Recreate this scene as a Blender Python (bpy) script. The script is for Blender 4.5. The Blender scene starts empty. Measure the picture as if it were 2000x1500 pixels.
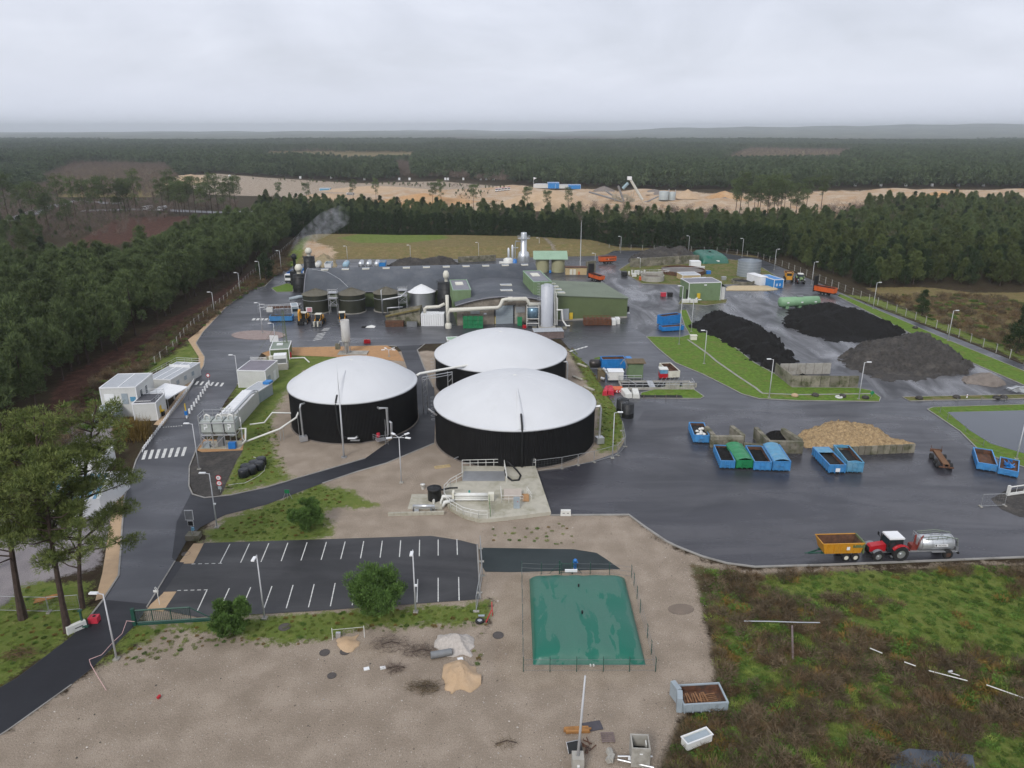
import bpy, bmesh, math, random
import numpy as np
from mathutils import Vector, Matrix, noise as mnoise

R = math.radians
SC = bpy.context.scene
COL = SC.collection

# ---------------------------------------------------------------- camera
CAM_H, PITCH, FPX = 52.0, R(18.92), 1450.0       # drone height (m), tilt below level, focal length (px at 2000 wide)
cd = bpy.data.cameras.new('camera'); cam = bpy.data.objects.new('camera', cd); COL.objects.link(cam)
cam.location = (0, 0, CAM_H); cam.rotation_euler = (R(90) - PITCH, 0, 0)
cd.sensor_width = 36.0; cd.lens = 36.0 * FPX / 2000.0; cd.clip_start = 0.5; cd.clip_end = 30000
SC.camera = cam

# ---------------------------------------------------------------- sky and sun
SUN_EL, SUN_AZ = R(38), R(205)                    # azimuth clockwise from +Y
w = bpy.data.worlds.new('World'); SC.world = w; w.use_nodes = True
nt = w.node_tree; nt.nodes.clear(); N = nt.nodes; L = nt.links
out = N.new('ShaderNodeOutputWorld'); bg = N.new('ShaderNodeBackground'); bg.inputs['Strength'].default_value = 0.1
sky = N.new('ShaderNodeTexSky'); sky.sky_type = 'NISHITA'; sky.sun_disc = False
sky.sun_elevation = SUN_EL; sky.sun_rotation = SUN_AZ; sky.air_density = 1.0; sky.dust_density = 2.0
tc = N.new('ShaderNodeTexCoord'); sx = N.new('ShaderNodeSeparateXYZ'); L.new(tc.outputs['Generated'], sx.inputs[0])
mz = N.new('ShaderNodeMath'); mz.operation = 'MAXIMUM'; mz.inputs[1].default_value = 0.0; L.new(sx.outputs['Z'], mz.inputs[0])
mz2 = N.new('ShaderNodeMath'); mz2.operation = 'ADD'; mz2.inputs[1].default_value = 0.30; L.new(mz.outputs[0], mz2.inputs[0])
dx = N.new('ShaderNodeMath'); dx.operation = 'DIVIDE'; L.new(sx.outputs['X'], dx.inputs[0]); L.new(mz2.outputs[0], dx.inputs[1])
dy = N.new('ShaderNodeMath'); dy.operation = 'DIVIDE'; L.new(sx.outputs['Y'], dy.inputs[0]); L.new(mz2.outputs[0], dy.inputs[1])
cb = N.new('ShaderNodeCombineXYZ'); L.new(dx.outputs[0], cb.inputs[0]); L.new(dy.outputs[0], cb.inputs[1])
def wnoise(scale, detail, rough, dist, off):
    mp = N.new('ShaderNodeMapping'); mp.inputs['Location'].default_value = off
    L.new(cb.outputs[0], mp.inputs['Vector'])
    n = N.new('ShaderNodeTexNoise'); n.inputs['Scale'].default_value = scale; n.inputs['Detail'].default_value = detail
    n.inputs['Roughness'].default_value = rough; n.inputs['Distortion'].default_value = dist
    L.new(mp.outputs[0], n.inputs['Vector']); return n
n1 = wnoise(1.25, 7, 0.55, 0.6, (3.1, 1.7, 0)); n2 = wnoise(2.6, 6, 0.55, 0.5, (9.3, 4.2, 2))
mx = N.new('ShaderNodeMath'); mx.operation = 'MULTIPLY_ADD'; mx.inputs[1].default_value = 0.4
L.new(n2.outputs['Fac'], mx.inputs[0]); L.new(n1.outputs['Fac'], mx.inputs[2])
cr = N.new('ShaderNodeValToRGB'); L.new(mx.outputs[0], cr.inputs[0])
e = cr.color_ramp.elements
e[0].position = 0.50; e[0].color = (0.60, 0.63, 0.71, 1); e[1].position = 0.90; e[1].color = (0.80, 0.83, 0.93, 1)
k = e.new(0.68); k.color = (0.69, 0.72, 0.815, 1)
sc10 = N.new('ShaderNodeVectorMath'); sc10.operation = 'SCALE'; sc10.inputs['Scale'].default_value = 8.6
L.new(cr.outputs[0], sc10.inputs[0])
mixs = N.new('ShaderNodeMix'); mixs.data_type = 'RGBA'; mixs.inputs[0].default_value = 0.93
L.new(sky.outputs[0], mixs.inputs[6]); L.new(sc10.outputs[0], mixs.inputs[7])
hzr = N.new('ShaderNodeMapRange'); hzr.interpolation_type = 'SMOOTHSTEP'; hzr.inputs[1].default_value = 0.0; hzr.inputs[2].default_value = 0.10; hzr.inputs[3].default_value = 1.0; hzr.inputs[4].default_value = 0.0; L.new(sx.outputs['Z'], hzr.inputs[0])
hmx = N.new('ShaderNodeMix'); hmx.data_type = 'RGBA'; L.new(hzr.outputs[0], hmx.inputs[0]); L.new(mixs.outputs[2], hmx.inputs[6]); hmx.inputs[7].default_value = (6.3, 6.65, 7.6, 1)
L.new(hmx.outputs[2], bg.inputs[0]); L.new(bg.outputs[0], out.inputs[0])

sd = bpy.data.lights.new('sun', 'SUN'); so = bpy.data.objects.new('sun', sd); COL.objects.link(so)
sd.energy = 1.5; sd.angle = R(16); sd.color = (1, 0.965, 0.92); so.location = (0, -50, 120)
_d = Vector((math.sin(SUN_AZ) * math.cos(SUN_EL), math.cos(SUN_AZ) * math.cos(SUN_EL), math.sin(SUN_EL)))
so.rotation_euler = _d.to_track_quat('Z', 'Y').to_euler()

SC.view_settings.view_transform = 'Standard'; SC.view_settings.look = 'None'
SC.view_settings.exposure = 0.35; SC.view_settings.gamma = 1.0; SC.view_settings.use_curve_mapping = False
SC.render.engine = 'CYCLES'; SC.cycles.max_bounces = 5; SC.cycles.diffuse_bounces = 2; SC.cycles.glossy_bounces = 2
SC.cycles.volume_bounces = 4; SC.cycles.transmission_bounces = 4; SC.cycles.transparent_max_bounces = 8
SC.cycles.use_denoising = True; SC.cycles.use_adaptive_sampling = True; SC.cycles.adaptive_threshold = 0.02
SC.cycles.caustics_reflective = False; SC.cycles.caustics_refractive = False

# ---------------------------------------------------------------- survey: photograph pixel -> plan position
_s, _c = math.sin(PITCH), math.cos(PITCH)
def G(px, py, z=0.0):
    """plan position (x, y, z) of a spot at height z seen at pixel (px, py) of the 2000x1500 photograph"""
    u = (px - 1000.0) / FPX; v = (750.0 - py) / FPX
    d = (CAM_H - z) / (_s - v * _c)
    return Vector((u * d, d * (_c + v * _s), z))
def HZ(px, py, top):
    """height of something standing at ground pixel (px, py) whose top shows at row top"""
    Y = G(px, py).y; t = (750.0 - top) / FPX
    return CAM_H - Y * (_s - t * _c) / (_c + t * _s)
def PY(x, y, z):
    D = CAM_H - z; dep = y * _c + D * _s; return 1000 + FPX * x / dep, 750 - FPX * (y * _s - D * _c) / dep
def GP(pts, z=0.0): return [G(p[0], p[1], z) for p in pts]

# ---------------------------------------------------------------- materials
MATS = {}
def _nn(nt, t, **kw):
    n = nt.nodes.new(t)
    for k, v in kw.items():
        if k in n.inputs: n.inputs[k].default_value = v
        else: setattr(n, k, v)
    return n
def mat(name, col, rough=0.6, var=0.12, scale=1.5, metal=0.0, bump=0.0, bscale=20.0, spec=0.5, dirt=None, dirtamt=0.35, dscale=0.6, objrand=0.0, rvar=0.0, stretch=None):
    """weathered surface: base colour with broken-up value, stains of a second colour, varying gloss and fine relief"""
    if name in MATS: return MATS[name]
    m = bpy.data.materials.new(name); m.use_nodes = True; nt = m.node_tree; b = nt.nodes['Principled BSDF']
    L = nt.links.new
    geo = _nn(nt, 'ShaderNodeNewGeometry'); vec = geo.outputs['Position']
    if stretch:
        mp = _nn(nt, 'ShaderNodeMapping'); mp.inputs['Scale'].default_value = stretch; L(vec, mp.inputs['Vector']); vec = mp.outputs[0]
    n = _nn(nt, 'ShaderNodeTexNoise', Scale=scale, Detail=6.0, Roughness=0.6); L(vec, n.inputs['Vector'])
    mr = _nn(nt, 'ShaderNodeMapRange'); mr.inputs[1].default_value = 0.3; mr.inputs[2].default_value = 0.7
    mr.inputs[3].default_value = 1 - var; mr.inputs[4].default_value = 1 + var; L(n.outputs['Fac'], mr.inputs[0])
    val = mr.outputs[0]
    if objrand:
        oi = _nn(nt, 'ShaderNodeObjectInfo'); m2 = _nn(nt, 'ShaderNodeMapRange'); m2.inputs[3].default_value = 1 - objrand; m2.inputs[4].default_value = 1 + objrand
        L(oi.outputs['Random'], m2.inputs[0]); mm = _nn(nt, 'ShaderNodeMath', operation='MULTIPLY'); L(val, mm.inputs[0]); L(m2.outputs[0], mm.inputs[1]); val = mm.outputs[0]
    vm = _nn(nt, 'ShaderNodeVectorMath', operation='SCALE'); vm.inputs[0].default_value = col[:3]; L(val, vm.inputs['Scale'])
    colout = vm.outputs[0]
    if dirt:
        n2 = _nn(nt, 'ShaderNodeTexNoise', Scale=dscale, Detail=8.0, Roughness=0.7); L(vec, n2.inputs['Vector'])
        r2 = _nn(nt, 'ShaderNodeMapRange'); r2.inputs[1].default_value = 0.62 - 0.35 * dirtamt; r2.inputs[2].default_value = 0.78 - 0.3 * dirtamt
        r2.inputs[3].default_value = 0.0; r2.inputs[4].default_value = min(1.0, 0.45 + dirtamt); L(n2.outputs['Fac'], r2.inputs[0])
        mi = _nn(nt, 'ShaderNodeMix', data_type='RGBA'); L(r2.outputs[0], mi.inputs[0]); L(colout, mi.inputs[6]); mi.inputs[7].default_value = (*dirt, 1); colout = mi.outputs[2]
    L(colout, b.inputs['Base Color'])
    b.inputs['Roughness'].default_value = rough; b.inputs['Metallic'].default_value = metal; b.inputs['Specular IOR Level'].default_value = spec
    if rvar:
        n3 = _nn(nt, 'ShaderNodeTexNoise', Scale=scale * 0.4, Detail=5.0); L(vec, n3.inputs['Vector'])
        r3 = _nn(nt, 'ShaderNodeMapRange'); r3.inputs[1].default_value = 0.35; r3.inputs[2].default_value = 0.65; r3.inputs[3].default_value = max(0.05, rough - rvar); r3.inputs[4].default_value = min(1, rough + rvar)
        L(n3.outputs['Fac'], r3.inputs[0]); L(r3.outputs[0], b.inputs['Roughness'])
    if bump:
        nb = _nn(nt, 'ShaderNodeTexNoise', Scale=bscale, Detail=4.0); L(vec, nb.inputs['Vector'])
        bp = _nn(nt, 'ShaderNodeBump', Strength=bump, Distance=0.1); L(nb.outputs['Fac'], bp.inputs['Height']); L(bp.outputs[0], b.inputs['Normal'])
    MATS[name] = m; return m

M = {}
def defmats():
    d = M
    d['white'] = mat('white_paint', (.76, .77, .77), .45, .05, .5, dirt=(.50, .50, .48), dirtamt=.12, dscale=.3)
    d['tankroof'] = mat('tank_membrane', (.60, .61, .62), .6, .035, .15, spec=.2, dirt=(.52, .53, .53), dirtamt=.13, dscale=.10, bump=.15, bscale=.5)
    d['black'] = mat('black_cladding', (.0085, .0085, .009), .6, .25, .6, spec=.18, dirt=(.014, .014, .013), dirtamt=.3, dscale=.2)
    d['blackpl'] = mat('black_plastic', (.016, .017, .018), .5, .2, 2, spec=.35)
    d['steel'] = mat('galvanised_steel', (.50, .51, .52), .42, .12, 1.2, metal=.65, dirt=(.36, .36, .35), dirtamt=.25)
    d['steeldk'] = mat('dull_steel', (.25, .26, .27), .5, .15, 1.2, metal=.5)
    d['silver'] = mat('silver_sheet', (.58, .60, .61), .33, .08, .5, metal=.75, dirt=(.42, .43, .43), dirtamt=.25, dscale=.25)
    d['lampgrey'] = mat('lamp_post_grey', (.50, .51, .52), .5, .06, 1)
    d['concrete'] = mat('concrete', (.36, .345, .305), .85, .14, .9, bump=.3, dirt=(.19, .175, .14), dirtamt=.4, dscale=.5)
    d['concblk'] = mat('mossy_concrete', (.225, .205, .16), .88, .2, 1.2, bump=.3, dirt=(.075, .078, .038), dirtamt=.55, dscale=.6, objrand=.28)
    d['padconc'] = mat('pump_pad_concrete', (.43, .405, .33), .8, .1, .8, bump=.2, dirt=(.25, .235, .16), dirtamt=.42, dscale=.33)
    d['blue'] = mat('container_blue', (.055, .235, .50), .42, .12, 1.2, dirt=(.10, .17, .24), dirtamt=.3, dscale=.8, objrand=.12)
    d['bluebr'] = mat('bright_blue', (.02, .20, .52), .42, .12, 1.2, dirt=(.02, .10, .28), dirtamt=.25, dscale=.8)
    d['rust'] = mat('rusty_inside', (.12, .055, .03), .9, .35, 1.8, dirt=(.05, .035, .028), dirtamt=.45, dscale=1.1, bump=.2)
    d['dark'] = mat('dark_inside', (.012, .012, .012), .9, .3, 2)
    d['compost'] = mat('black_compost', (.013, .0125, .012), .95, .4, 2.5, spec=.15, bump=.8, bscale=5, dirt=(.028, .026, .023), dirtamt=.2, dscale=1.5)
    d['greenpl'] = mat('green_plastic', (.015, .20, .075), .5, .12, 1, objrand=.05)
    d['tarpg'] = mat('green_tarp', (.018, .21, .075), .45, .2, 1.5, bump=.4, bscale=2.5)
    d['tarpb'] = mat('faded_blue_tarp', (.09, .27, .42), .5, .15, 1.5, bump=.4, bscale=2.5, dirt=(.22, .36, .45), dirtamt=.35, dscale=.6)
    d['cladg'] = mat('green_cladding', (.115, .15, .064), .6, .08, .4, dirt=(.075, .095, .045), dirtamt=.3, dscale=.12)
    d['cladl'] = mat('pale_green_cladding', (.155, .225, .115), .6, .08, .6, dirt=(.11, .16, .085), dirtamt=.3, dscale=.4)
    d['roofg'] = mat('green_grey_roof', (.155, .185, .13), .65, .08, .2, dirt=(.12, .14, .10), dirtamt=.35, dscale=.12)
    d['roofl'] = mat('light_green_roof', (.27, .40, .28), .6, .08, .4)
    d['roofd'] = mat('dark_fibre_roof', (.074, .083, .096), .6, .14, .25, spec=.4, dirt=(.12, .128, .14), dirtamt=.42, dscale=.15, bump=.2, bscale=3)
    d['roofgy'] = mat('grey_roof_felt', (.20, .20, .22), .7, .1, .6)
    d['wallc'] = mat('weathered_wall_boards', (.235, .205, .165), .85, .2, .8, dirt=(.12, .10, .075), dirtamt=.4, dscale=.5, objrand=.18)
    d['dkgreen'] = mat('dark_olive_tank', (.024, .026, .014), .55, .2, .6, dirt=(.045, .045, .028), dirtamt=.3, dscale=.4, stretch=(1, 1, .3))
    d['cone'] = mat('olive_cone_roof', (.115, .105, .075), .7, .12, .8, dirt=(.17, .155, .12), dirtamt=.3)
    d['pipe'] = mat('cream_pipe', (.60, .58, .50), .5, .07, .6, dirt=(.42, .40, .32), dirtamt=.22)
    d['cream'] = mat('cream_paint', (.66, .64, .54), .5, .06, .6)
    d['tan'] = mat('tan_wall', (.47, .36, .19), .7, .1, .6)
    d['yellow'] = mat('yellow_paint', (.62, .43, .03), .5, .1, 1)
    d['orange'] = mat('orange_paint', (.62, .11, .02), .45, .15, 1.2, dirt=(.20, .06, .025), dirtamt=.28)
    d['ochre'] = mat('ochre_paint', (.56, .26, .02), .42, .12, 1.2, dirt=(.25, .13, .04), dirtamt=.25)
    d['red'] = mat('red_paint', (.42, .012, .02), .35, .1, 1)
    d['redpl'] = mat('faded_red_plastic', (.50, .03, .055), .5, .12, 1.5)
    d['whitepl'] = mat('white_plastic', (.68, .68, .64), .5, .08, 1.2, dirt=(.45, .45, .38), dirtamt=.25)
    d['tyre'] = mat('tyre_rubber', (.016, .016, .016), .85, .2, 3)
    d['glass'] = mat('dark_glass', (.02, .03, .035), .1, .1, 1)
    d['bag'] = mat('green_bag', (.012, .105, .075), .35, .12, .5, bump=.25, bscale=1.6, dirt=(.008, .075, .05), dirtamt=.35, dscale=.35)
    d['wood'] = mat('weathered_wood', (.20, .10, .045), .85, .3, 2, objrand=.3)
    d['woodgy'] = mat('grey_wood', (.17, .13, .12), .85, .25, 2)
    d['chips'] = mat('wood_chips', (.36, .255, .135), .9, .4, 3.0, bump=1, bscale=6, dirt=(.17, .11, .055), dirtamt=.4, dscale=1.4)
    d['sandy'] = mat('pale_sand', (.44, .31, .19), .95, .12, .7, dirt=(.50, .37, .25), dirtamt=.4, dscale=.15, bump=.25, bscale=3)
    d['sandor'] = mat('orange_sand', (.44, .255, .115), .95, .15, .5, dirt=(.48, .34, .21), dirtamt=.4, dscale=.08)
    d['gravelw'] = mat('pale_gravel', (.47, .43, .39), .95, .15, 4, bump=.8, bscale=10)
    d['gravelg'] = mat('grey_gravel', (.20, .17, .145), .95, .25, 2, bump=.8, bscale=7, dirt=(.12, .10, .085), dirtamt=.4, dscale=.5)
    d['greyheap'] = mat('grey_soil', (.042, .038, .034), .95, .45, 1.6, bump=1, bscale=4, dirt=(.10, .088, .075), dirtamt=.35, dscale=.3)
    d['bark'] = mat('pine_bark', (.055, .036, .028), .9, .35, 2.5, bump=.6, bscale=9)
    d['bale'] = mat('wrapped_bale', (.011, .013, .017), .3, .3, 3, bump=.7, bscale=4)
    d['modwall'] = mat('pale_module_wall', (.58, .585, .56), .55, .05, .5, dirt=(.46, .46, .43), dirtamt=.2)
    d['modroof'] = mat('grey_module_roof', (.40, .42, .44), .5, .1, .6, dirt=(.29, .31, .33), dirtamt=.35)
    d['bluegrey'] = mat('blue_grey_container', (.30, .35, .38), .5, .1, .8)
    d['paint'] = mat('road_paint', (.60, .60, .57), .7, .15, 3, dirt=(.30, .30, .29), dirtamt=.35, dscale=2)
    d['kerb'] = mat('kerb_stone', (.29, .28, .26), .85, .14, 1.2, dirt=(.16, .15, .13), dirtamt=.4)
    d['tanpath'] = mat('tan_bound_path', (.45, .315, .19), .85, .08, .8, bump=.2, dirt=(.36, .26, .17), dirtamt=.3)
    d['brick'] = mat('orange_gravel_bed', (.42, .235, .105), .9, .12, 1.5, bump=.3, dirt=(.33, .19, .095), dirtamt=.35, dscale=.5)
    d['fence'] = mat('fence_grey', (.33, .34, .34), .6, .1, 1, metal=.3)
    d['post'] = mat('concrete_post', (.36, .35, .32), .8, .1, 1, objrand=.1)
    d['gateg'] = mat('gate_green', (.012, .065, .045), .5, .1, 1)
    d['water'] = mat('still_water', (.05, .06, .075), .12, .15, .12, rvar=.08)
    d['sludge'] = mat('basin_liquid', (.11, .085, .065), .35, .2, .5)
    d['tancone'] = mat('pale_olive_tank', (.33, .32, .19), .7, .08, .6)
    d['tankgr'] = mat('green_tank', (.19, .34, .19), .5, .08, .5)
    d['bluebox'] = mat('machine_blue', (.02, .17, .50), .4, .1, 1)
    d['teal'] = mat('teal_paint', (.02, .25, .22), .5, .1, 1)
    d['reed'] = mat('golden_reed', (.17, .10, .03), .9, .4, 2, objrand=.1)
    d['wire'] = mat('grey_wire_mesh', (.20, .21, .215), .6, .1, 1, metal=.3)
defmats()

# ---------------------------------------------------------------- mesh helpers
class MB:
    def __init__(s): s.v = []; s.f = []
    def add(s, vs, fs):
        o = len(s.v); s.v += [tuple(p) for p in vs]; s.f += [tuple(o + i for i in f) for f in fs]; return s
    def box(s, c, d, rz=0.0, tilt=None):
        hx, hy, hz = d[0] / 2, d[1] / 2, d[2] / 2; ca, sa = math.cos(rz), math.sin(rz); vs = []
        for X, Y, Z in ((-1,-1,-1),(1,-1,-1),(1,1,-1),(-1,1,-1),(-1,-1,1),(1,-1,1),(1,1,1),(-1,1,1)):
            p = Vector((X * hx, Y * hy, Z * hz))
            if tilt: p = Matrix.Rotation(tilt[1], 3, tilt[0]) @ p
            vs.append((c[0] + p.x * ca - p.y * sa, c[1] + p.x * sa + p.y * ca, c[2] + p.z))
        return s.add(vs, ((3,2,1,0),(4,5,6,7),(0,1,5,4),(1,2,6,5),(2,3,7,6),(3,0,4,7)))
    def bx(s, x0, x1, y0, y1, z0, z1): return s.box(((x0+x1)/2, (y0+y1)/2, (z0+z1)/2), (abs(x1-x0), abs(y1-y0), abs(z1-z0)))
    def rod(s, a, b, r, r2=None, n=6, caps=True):
        a = Vector(a); b = Vector(b); r2 = r if r2 is None else r2
        d = b - a
        if d.length < 1e-6: return s
        d.normalize(); u = d.orthogonal().normalized(); v = d.cross(u); vs = []
        for c, rr in ((a, r), (b, r2)):
            for i in range(n):
                t = 2 * math.pi * i / n; vs.append(c + (u * math.cos(t) + v * math.sin(t)) * rr)
        fs = [(i, (i+1) % n, n + (i+1) % n, n + i) for i in range(n)]
        if caps: fs += [tuple(range(n-1, -1, -1)), tuple(range(n, 2*n))]
        return s.add(vs, fs)
    def tube(s, pts, r, n=8, caps=True):
        pts = [Vector(p) for p in pts]; rs = r if isinstance(r, (list, tuple)) else [r] * len(pts); vs = []; u = None
        for i, p in enumerate(pts):
            d = (pts[min(i+1, len(pts)-1)] - pts[max(i-1, 0)]).normalized()
            u = d.orthogonal().normalized() if u is None else (u - d * u.dot(d)).normalized()
            v = d.cross(u)
            k = 1.0
            if 0 < i < len(pts) - 1:
                a1 = (p - pts[i-1]).normalized(); k = 1 / max(0.5, math.sqrt(max(0.25, (1 + a1.dot((pts[i+1] - p).normalized())) / 2)))
            for j in range(n):
                t = 2 * math.pi * j / n; vs.append(p + (u * math.cos(t) + v * math.sin(t)) * rs[i] * k)
        fs = []
        for i in range(len(pts) - 1):
            for j in range(n): fs.append((i*n + j, i*n + (j+1) % n, (i+1)*n + (j+1) % n, (i+1)*n + j))
        if caps: fs += [tuple(range(n-1, -1, -1)), tuple(range((len(pts)-1)*n, len(pts)*n))]
        return s.add(vs, fs)
    def lathe(s, prof, n=32, c=(0, 0, 0), cap0=False, cap1=False):
        vs = []; fs = []
        for r, z in prof:
            for i in range(n):
                t = 2 * math.pi * i / n; vs.append((c[0] + r * math.cos(t), c[1] + r * math.sin(t), c[2] + z))
        for k in range(len(prof) - 1):
            for i in range(n): fs.append((k*n + i, k*n + (i+1) % n, (k+1)*n + (i+1) % n, (k+1)*n + i))
        if cap0: fs.append(tuple(range(n-1, -1, -1)))
        if cap1: fs.append(tuple(range((len(prof)-1)*n, len(prof)*n)))
        return s.add(vs, fs)
    def hcyl(s, x0, x1, r, cz, cy=0, n=16, bulge=0.0):
        """lying cylinder along local x with optional domed ends"""
        prof = [(x0 - bulge, r * .02), (x0 - bulge * .75, r * .6), (x0, r), (x1, r), (x1 + bulge * .75, r * .6), (x1 + bulge, r * .02)] if bulge else [(x0, r * .001), (x0, r), (x1, r), (x1, r * .001)]
        vs = []; fs = []
        for x, rr in prof:
            for i in range(n):
                t = 2 * math.pi * i / n; vs.append((x, cy + rr * math.cos(t), cz + rr * math.sin(t)))
        for k in range(len(prof) - 1):
            for i in range(n): fs.append((k*n + i, (k+1)*n + i, (k+1)*n + (i+1) % n, k*n + (i+1) % n))
        return s.add(vs, fs)
    def sheet(s, poly, z): return s.add([(p[0], p[1], z) for p in poly], [tuple(range(len(poly)))])
    def prism(s, poly, z0, z1, bottom=False):
        n = len(poly); a = sum(poly[i][0] * poly[(i+1) % n][1] - poly[(i+1) % n][0] * poly[i][1] for i in range(n))
        if a < 0: poly = list(poly)[::-1]
        vs = [(p[0], p[1], z0) for p in poly] + [(p[0], p[1], z1) for p in poly]
        fs = [(i, (i+1) % n, n + (i+1) % n, n + i) for i in range(n)] + [tuple(range(n, 2*n))]
        if bottom: fs.append(tuple(range(n-1, -1, -1)))
        return s.add(vs, fs)
    def strip(s, path, wd, z0, z1):
        """kerb: a low wall of width wd that follows a path"""
        path = [Vector((p[0], p[1], 0)) for p in path]; n = len(path); l = []; r = []
        for i, p in enumerate(path):
            d = (path[min(i+1, n-1)] - path[max(i-1, 0)]).normalized(); q = Vector((-d.y, d.x, 0)) * wd / 2
            l.append(p + q); r.append(p - q)
        vs = []
        for a, b in zip(l, r): vs += [(a.x, a.y, z0), (a.x, a.y, z1), (b.x, b.y, z1), (b.x, b.y, z0)]
        fs = []
        for i in range(n - 1):
            o = i * 4; q = o + 4
            fs += [(o, q, q+1, o+1), (o+1, q+1, q+2, o+2), (o+2, q+2, q+3, o+3)]
        fs += [(0, 1, 2, 3), ((n-1)*4+3, (n-1)*4+2, (n-1)*4+1, (n-1)*4)]
        return s.add(vs, fs)
    def mesh(s, name, m, smooth=False):
        me = bpy.data.meshes.new(name); me.from_pydata(s.v, [], s.f); me.materials.append(m)
        if smooth: me.polygons.foreach_set('use_smooth', [True] * len(me.polygons))
        me.update(); return me
    def build(s, name, m, parent=None, smooth=False, loc=None, rz=0.0):
        return link(name, s.mesh(name, M[m] if isinstance(m, str) else m, smooth), parent, loc, rz)
def link(name, me, parent=None, loc=None, rz=0.0):
    o = bpy.data.objects.new(name, me); COL.objects.link(o); o.parent = parent
    if loc is not None: o.location = loc
    if rz: o.rotation_euler.z = rz
    return o
def tag(o, label=None, cat=None, group=None, kind=None):
    if label: o['label'] = label
    if cat: o['category'] = cat
    if group: o['group'] = group
    if kind: o['kind'] = kind
    return o
def thing(name, label, cat, loc=(0, 0, 0), rz=0.0, group=None):
    o = bpy.data.objects.new(name, None); COL.objects.link(o); o.location = loc; o.rotation_euler.z = rz
    o.empty_display_size = 0.3
    return tag(o, label, cat, group)
def struct(name, mb, m, smooth=False, parent=None):
    o = mb.build(name, m, parent, smooth)
    if parent is None: tag(o, kind='structure')
    return o
def copytree(o, parent=None):
    c = o.copy(); COL.objects.link(c); c.parent = parent
    for ch in o.children: copytree(ch, c)
    return c
def B(name, m, t, *boxes, **kw):
    """a part made of axis-aligned boxes x0,x1,y0,y1,z0,z1 in the thing's own frame"""
    mb = MB()
    for b in boxes: mb.bx(*b)
    return mb.build(name, m, t, **kw)
def at2(a, b, za=0.0):
    """frame from two ground pixels along a thing's front foot line: middle, width, turn"""
    A = G(*a); Bq = G(*b); d = Bq - A; return (A + Bq) / 2, d.length, math.atan2(d.y, d.x)
def text(body, size, m, parent, loc, rot, name='lettering', ext=0.01, align='CENTER'):
    cu = bpy.data.curves.new('t', 'FONT'); cu.body = body; cu.size = size; cu.extrude = ext; cu.align_x = align; cu.align_y = 'CENTER'
    ob = bpy.data.objects.new('t', cu); COL.objects.link(ob)
    me = bpy.data.meshes.new_from_object(ob); bpy.data.objects.remove(ob); bpy.data.curves.remove(cu)
    me.materials.clear(); me.materials.append(M[m]); o = link(name, me, parent, loc); o.rotation_euler = rot; return o
# ---------------------------------------------------------------- ground with its zones
def inpoly(X, Y, poly):
    ins = np.zeros(X.shape, bool); n = len(poly)
    for i in range(n):
        x0, y0 = poly[i][0], poly[i][1]; x1, y1 = poly[(i+1) % n][0], poly[(i+1) % n][1]
        if y0 == y1: continue
        c = ((y0 > Y) != (y1 > Y)) & (X < (x1 - x0) * (Y - y0) / (y1 - y0) + x0); ins ^= c
    return ins
def sdist(X, Y, poly):
    """signed distance to a polygon, positive inside"""
    n = len(poly); d = np.full(X.shape, 1e9)
    for i in range(n):
        x0, y0 = poly[i][0], poly[i][1]; ex, ey = poly[(i+1) % n][0] - x0, poly[(i+1) % n][1] - y0
        t = np.clip(((X - x0) * ex + (Y - y0) * ey) / max(1e-9, ex*ex + ey*ey), 0, 1)
        d = np.minimum(d, (X - x0 - t*ex)**2 + (Y - y0 - t*ey)**2)
    d = np.sqrt(d); return np.where(inpoly(X, Y, poly), d, -d)
def axis(lo, hi, step, flo, fhi, mid, far):
    a = list(np.arange(lo, hi + 1e-6, step))
    def grow(x, sgn, lim1, lim2):
        s = step; o = []
        while abs(x) < abs(lim2) if lim2 * sgn > 0 else x * sgn < lim2 * sgn:
            s = min(s * 1.12, mid) if x * sgn < lim1 * sgn else s * 1.12
            x += sgn * s; o.append(x)
        return o
    return np.array(grow(a[0], -1, flo[0], flo[1])[::-1] + a + grow(a[-1], 1, fhi[0], fhi[1]))
gx = axis(-80, 120, 0.85, (-420, -15000), (520, 15000), 5.0, 9000)
gy = axis(40, 345, 0.85, (20, -250), (950, 14800), 5.0, 9400)
GX, GY = np.meshgrid(gx, gy); VX, VY = GX.ravel(), GY.ravel()
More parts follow.
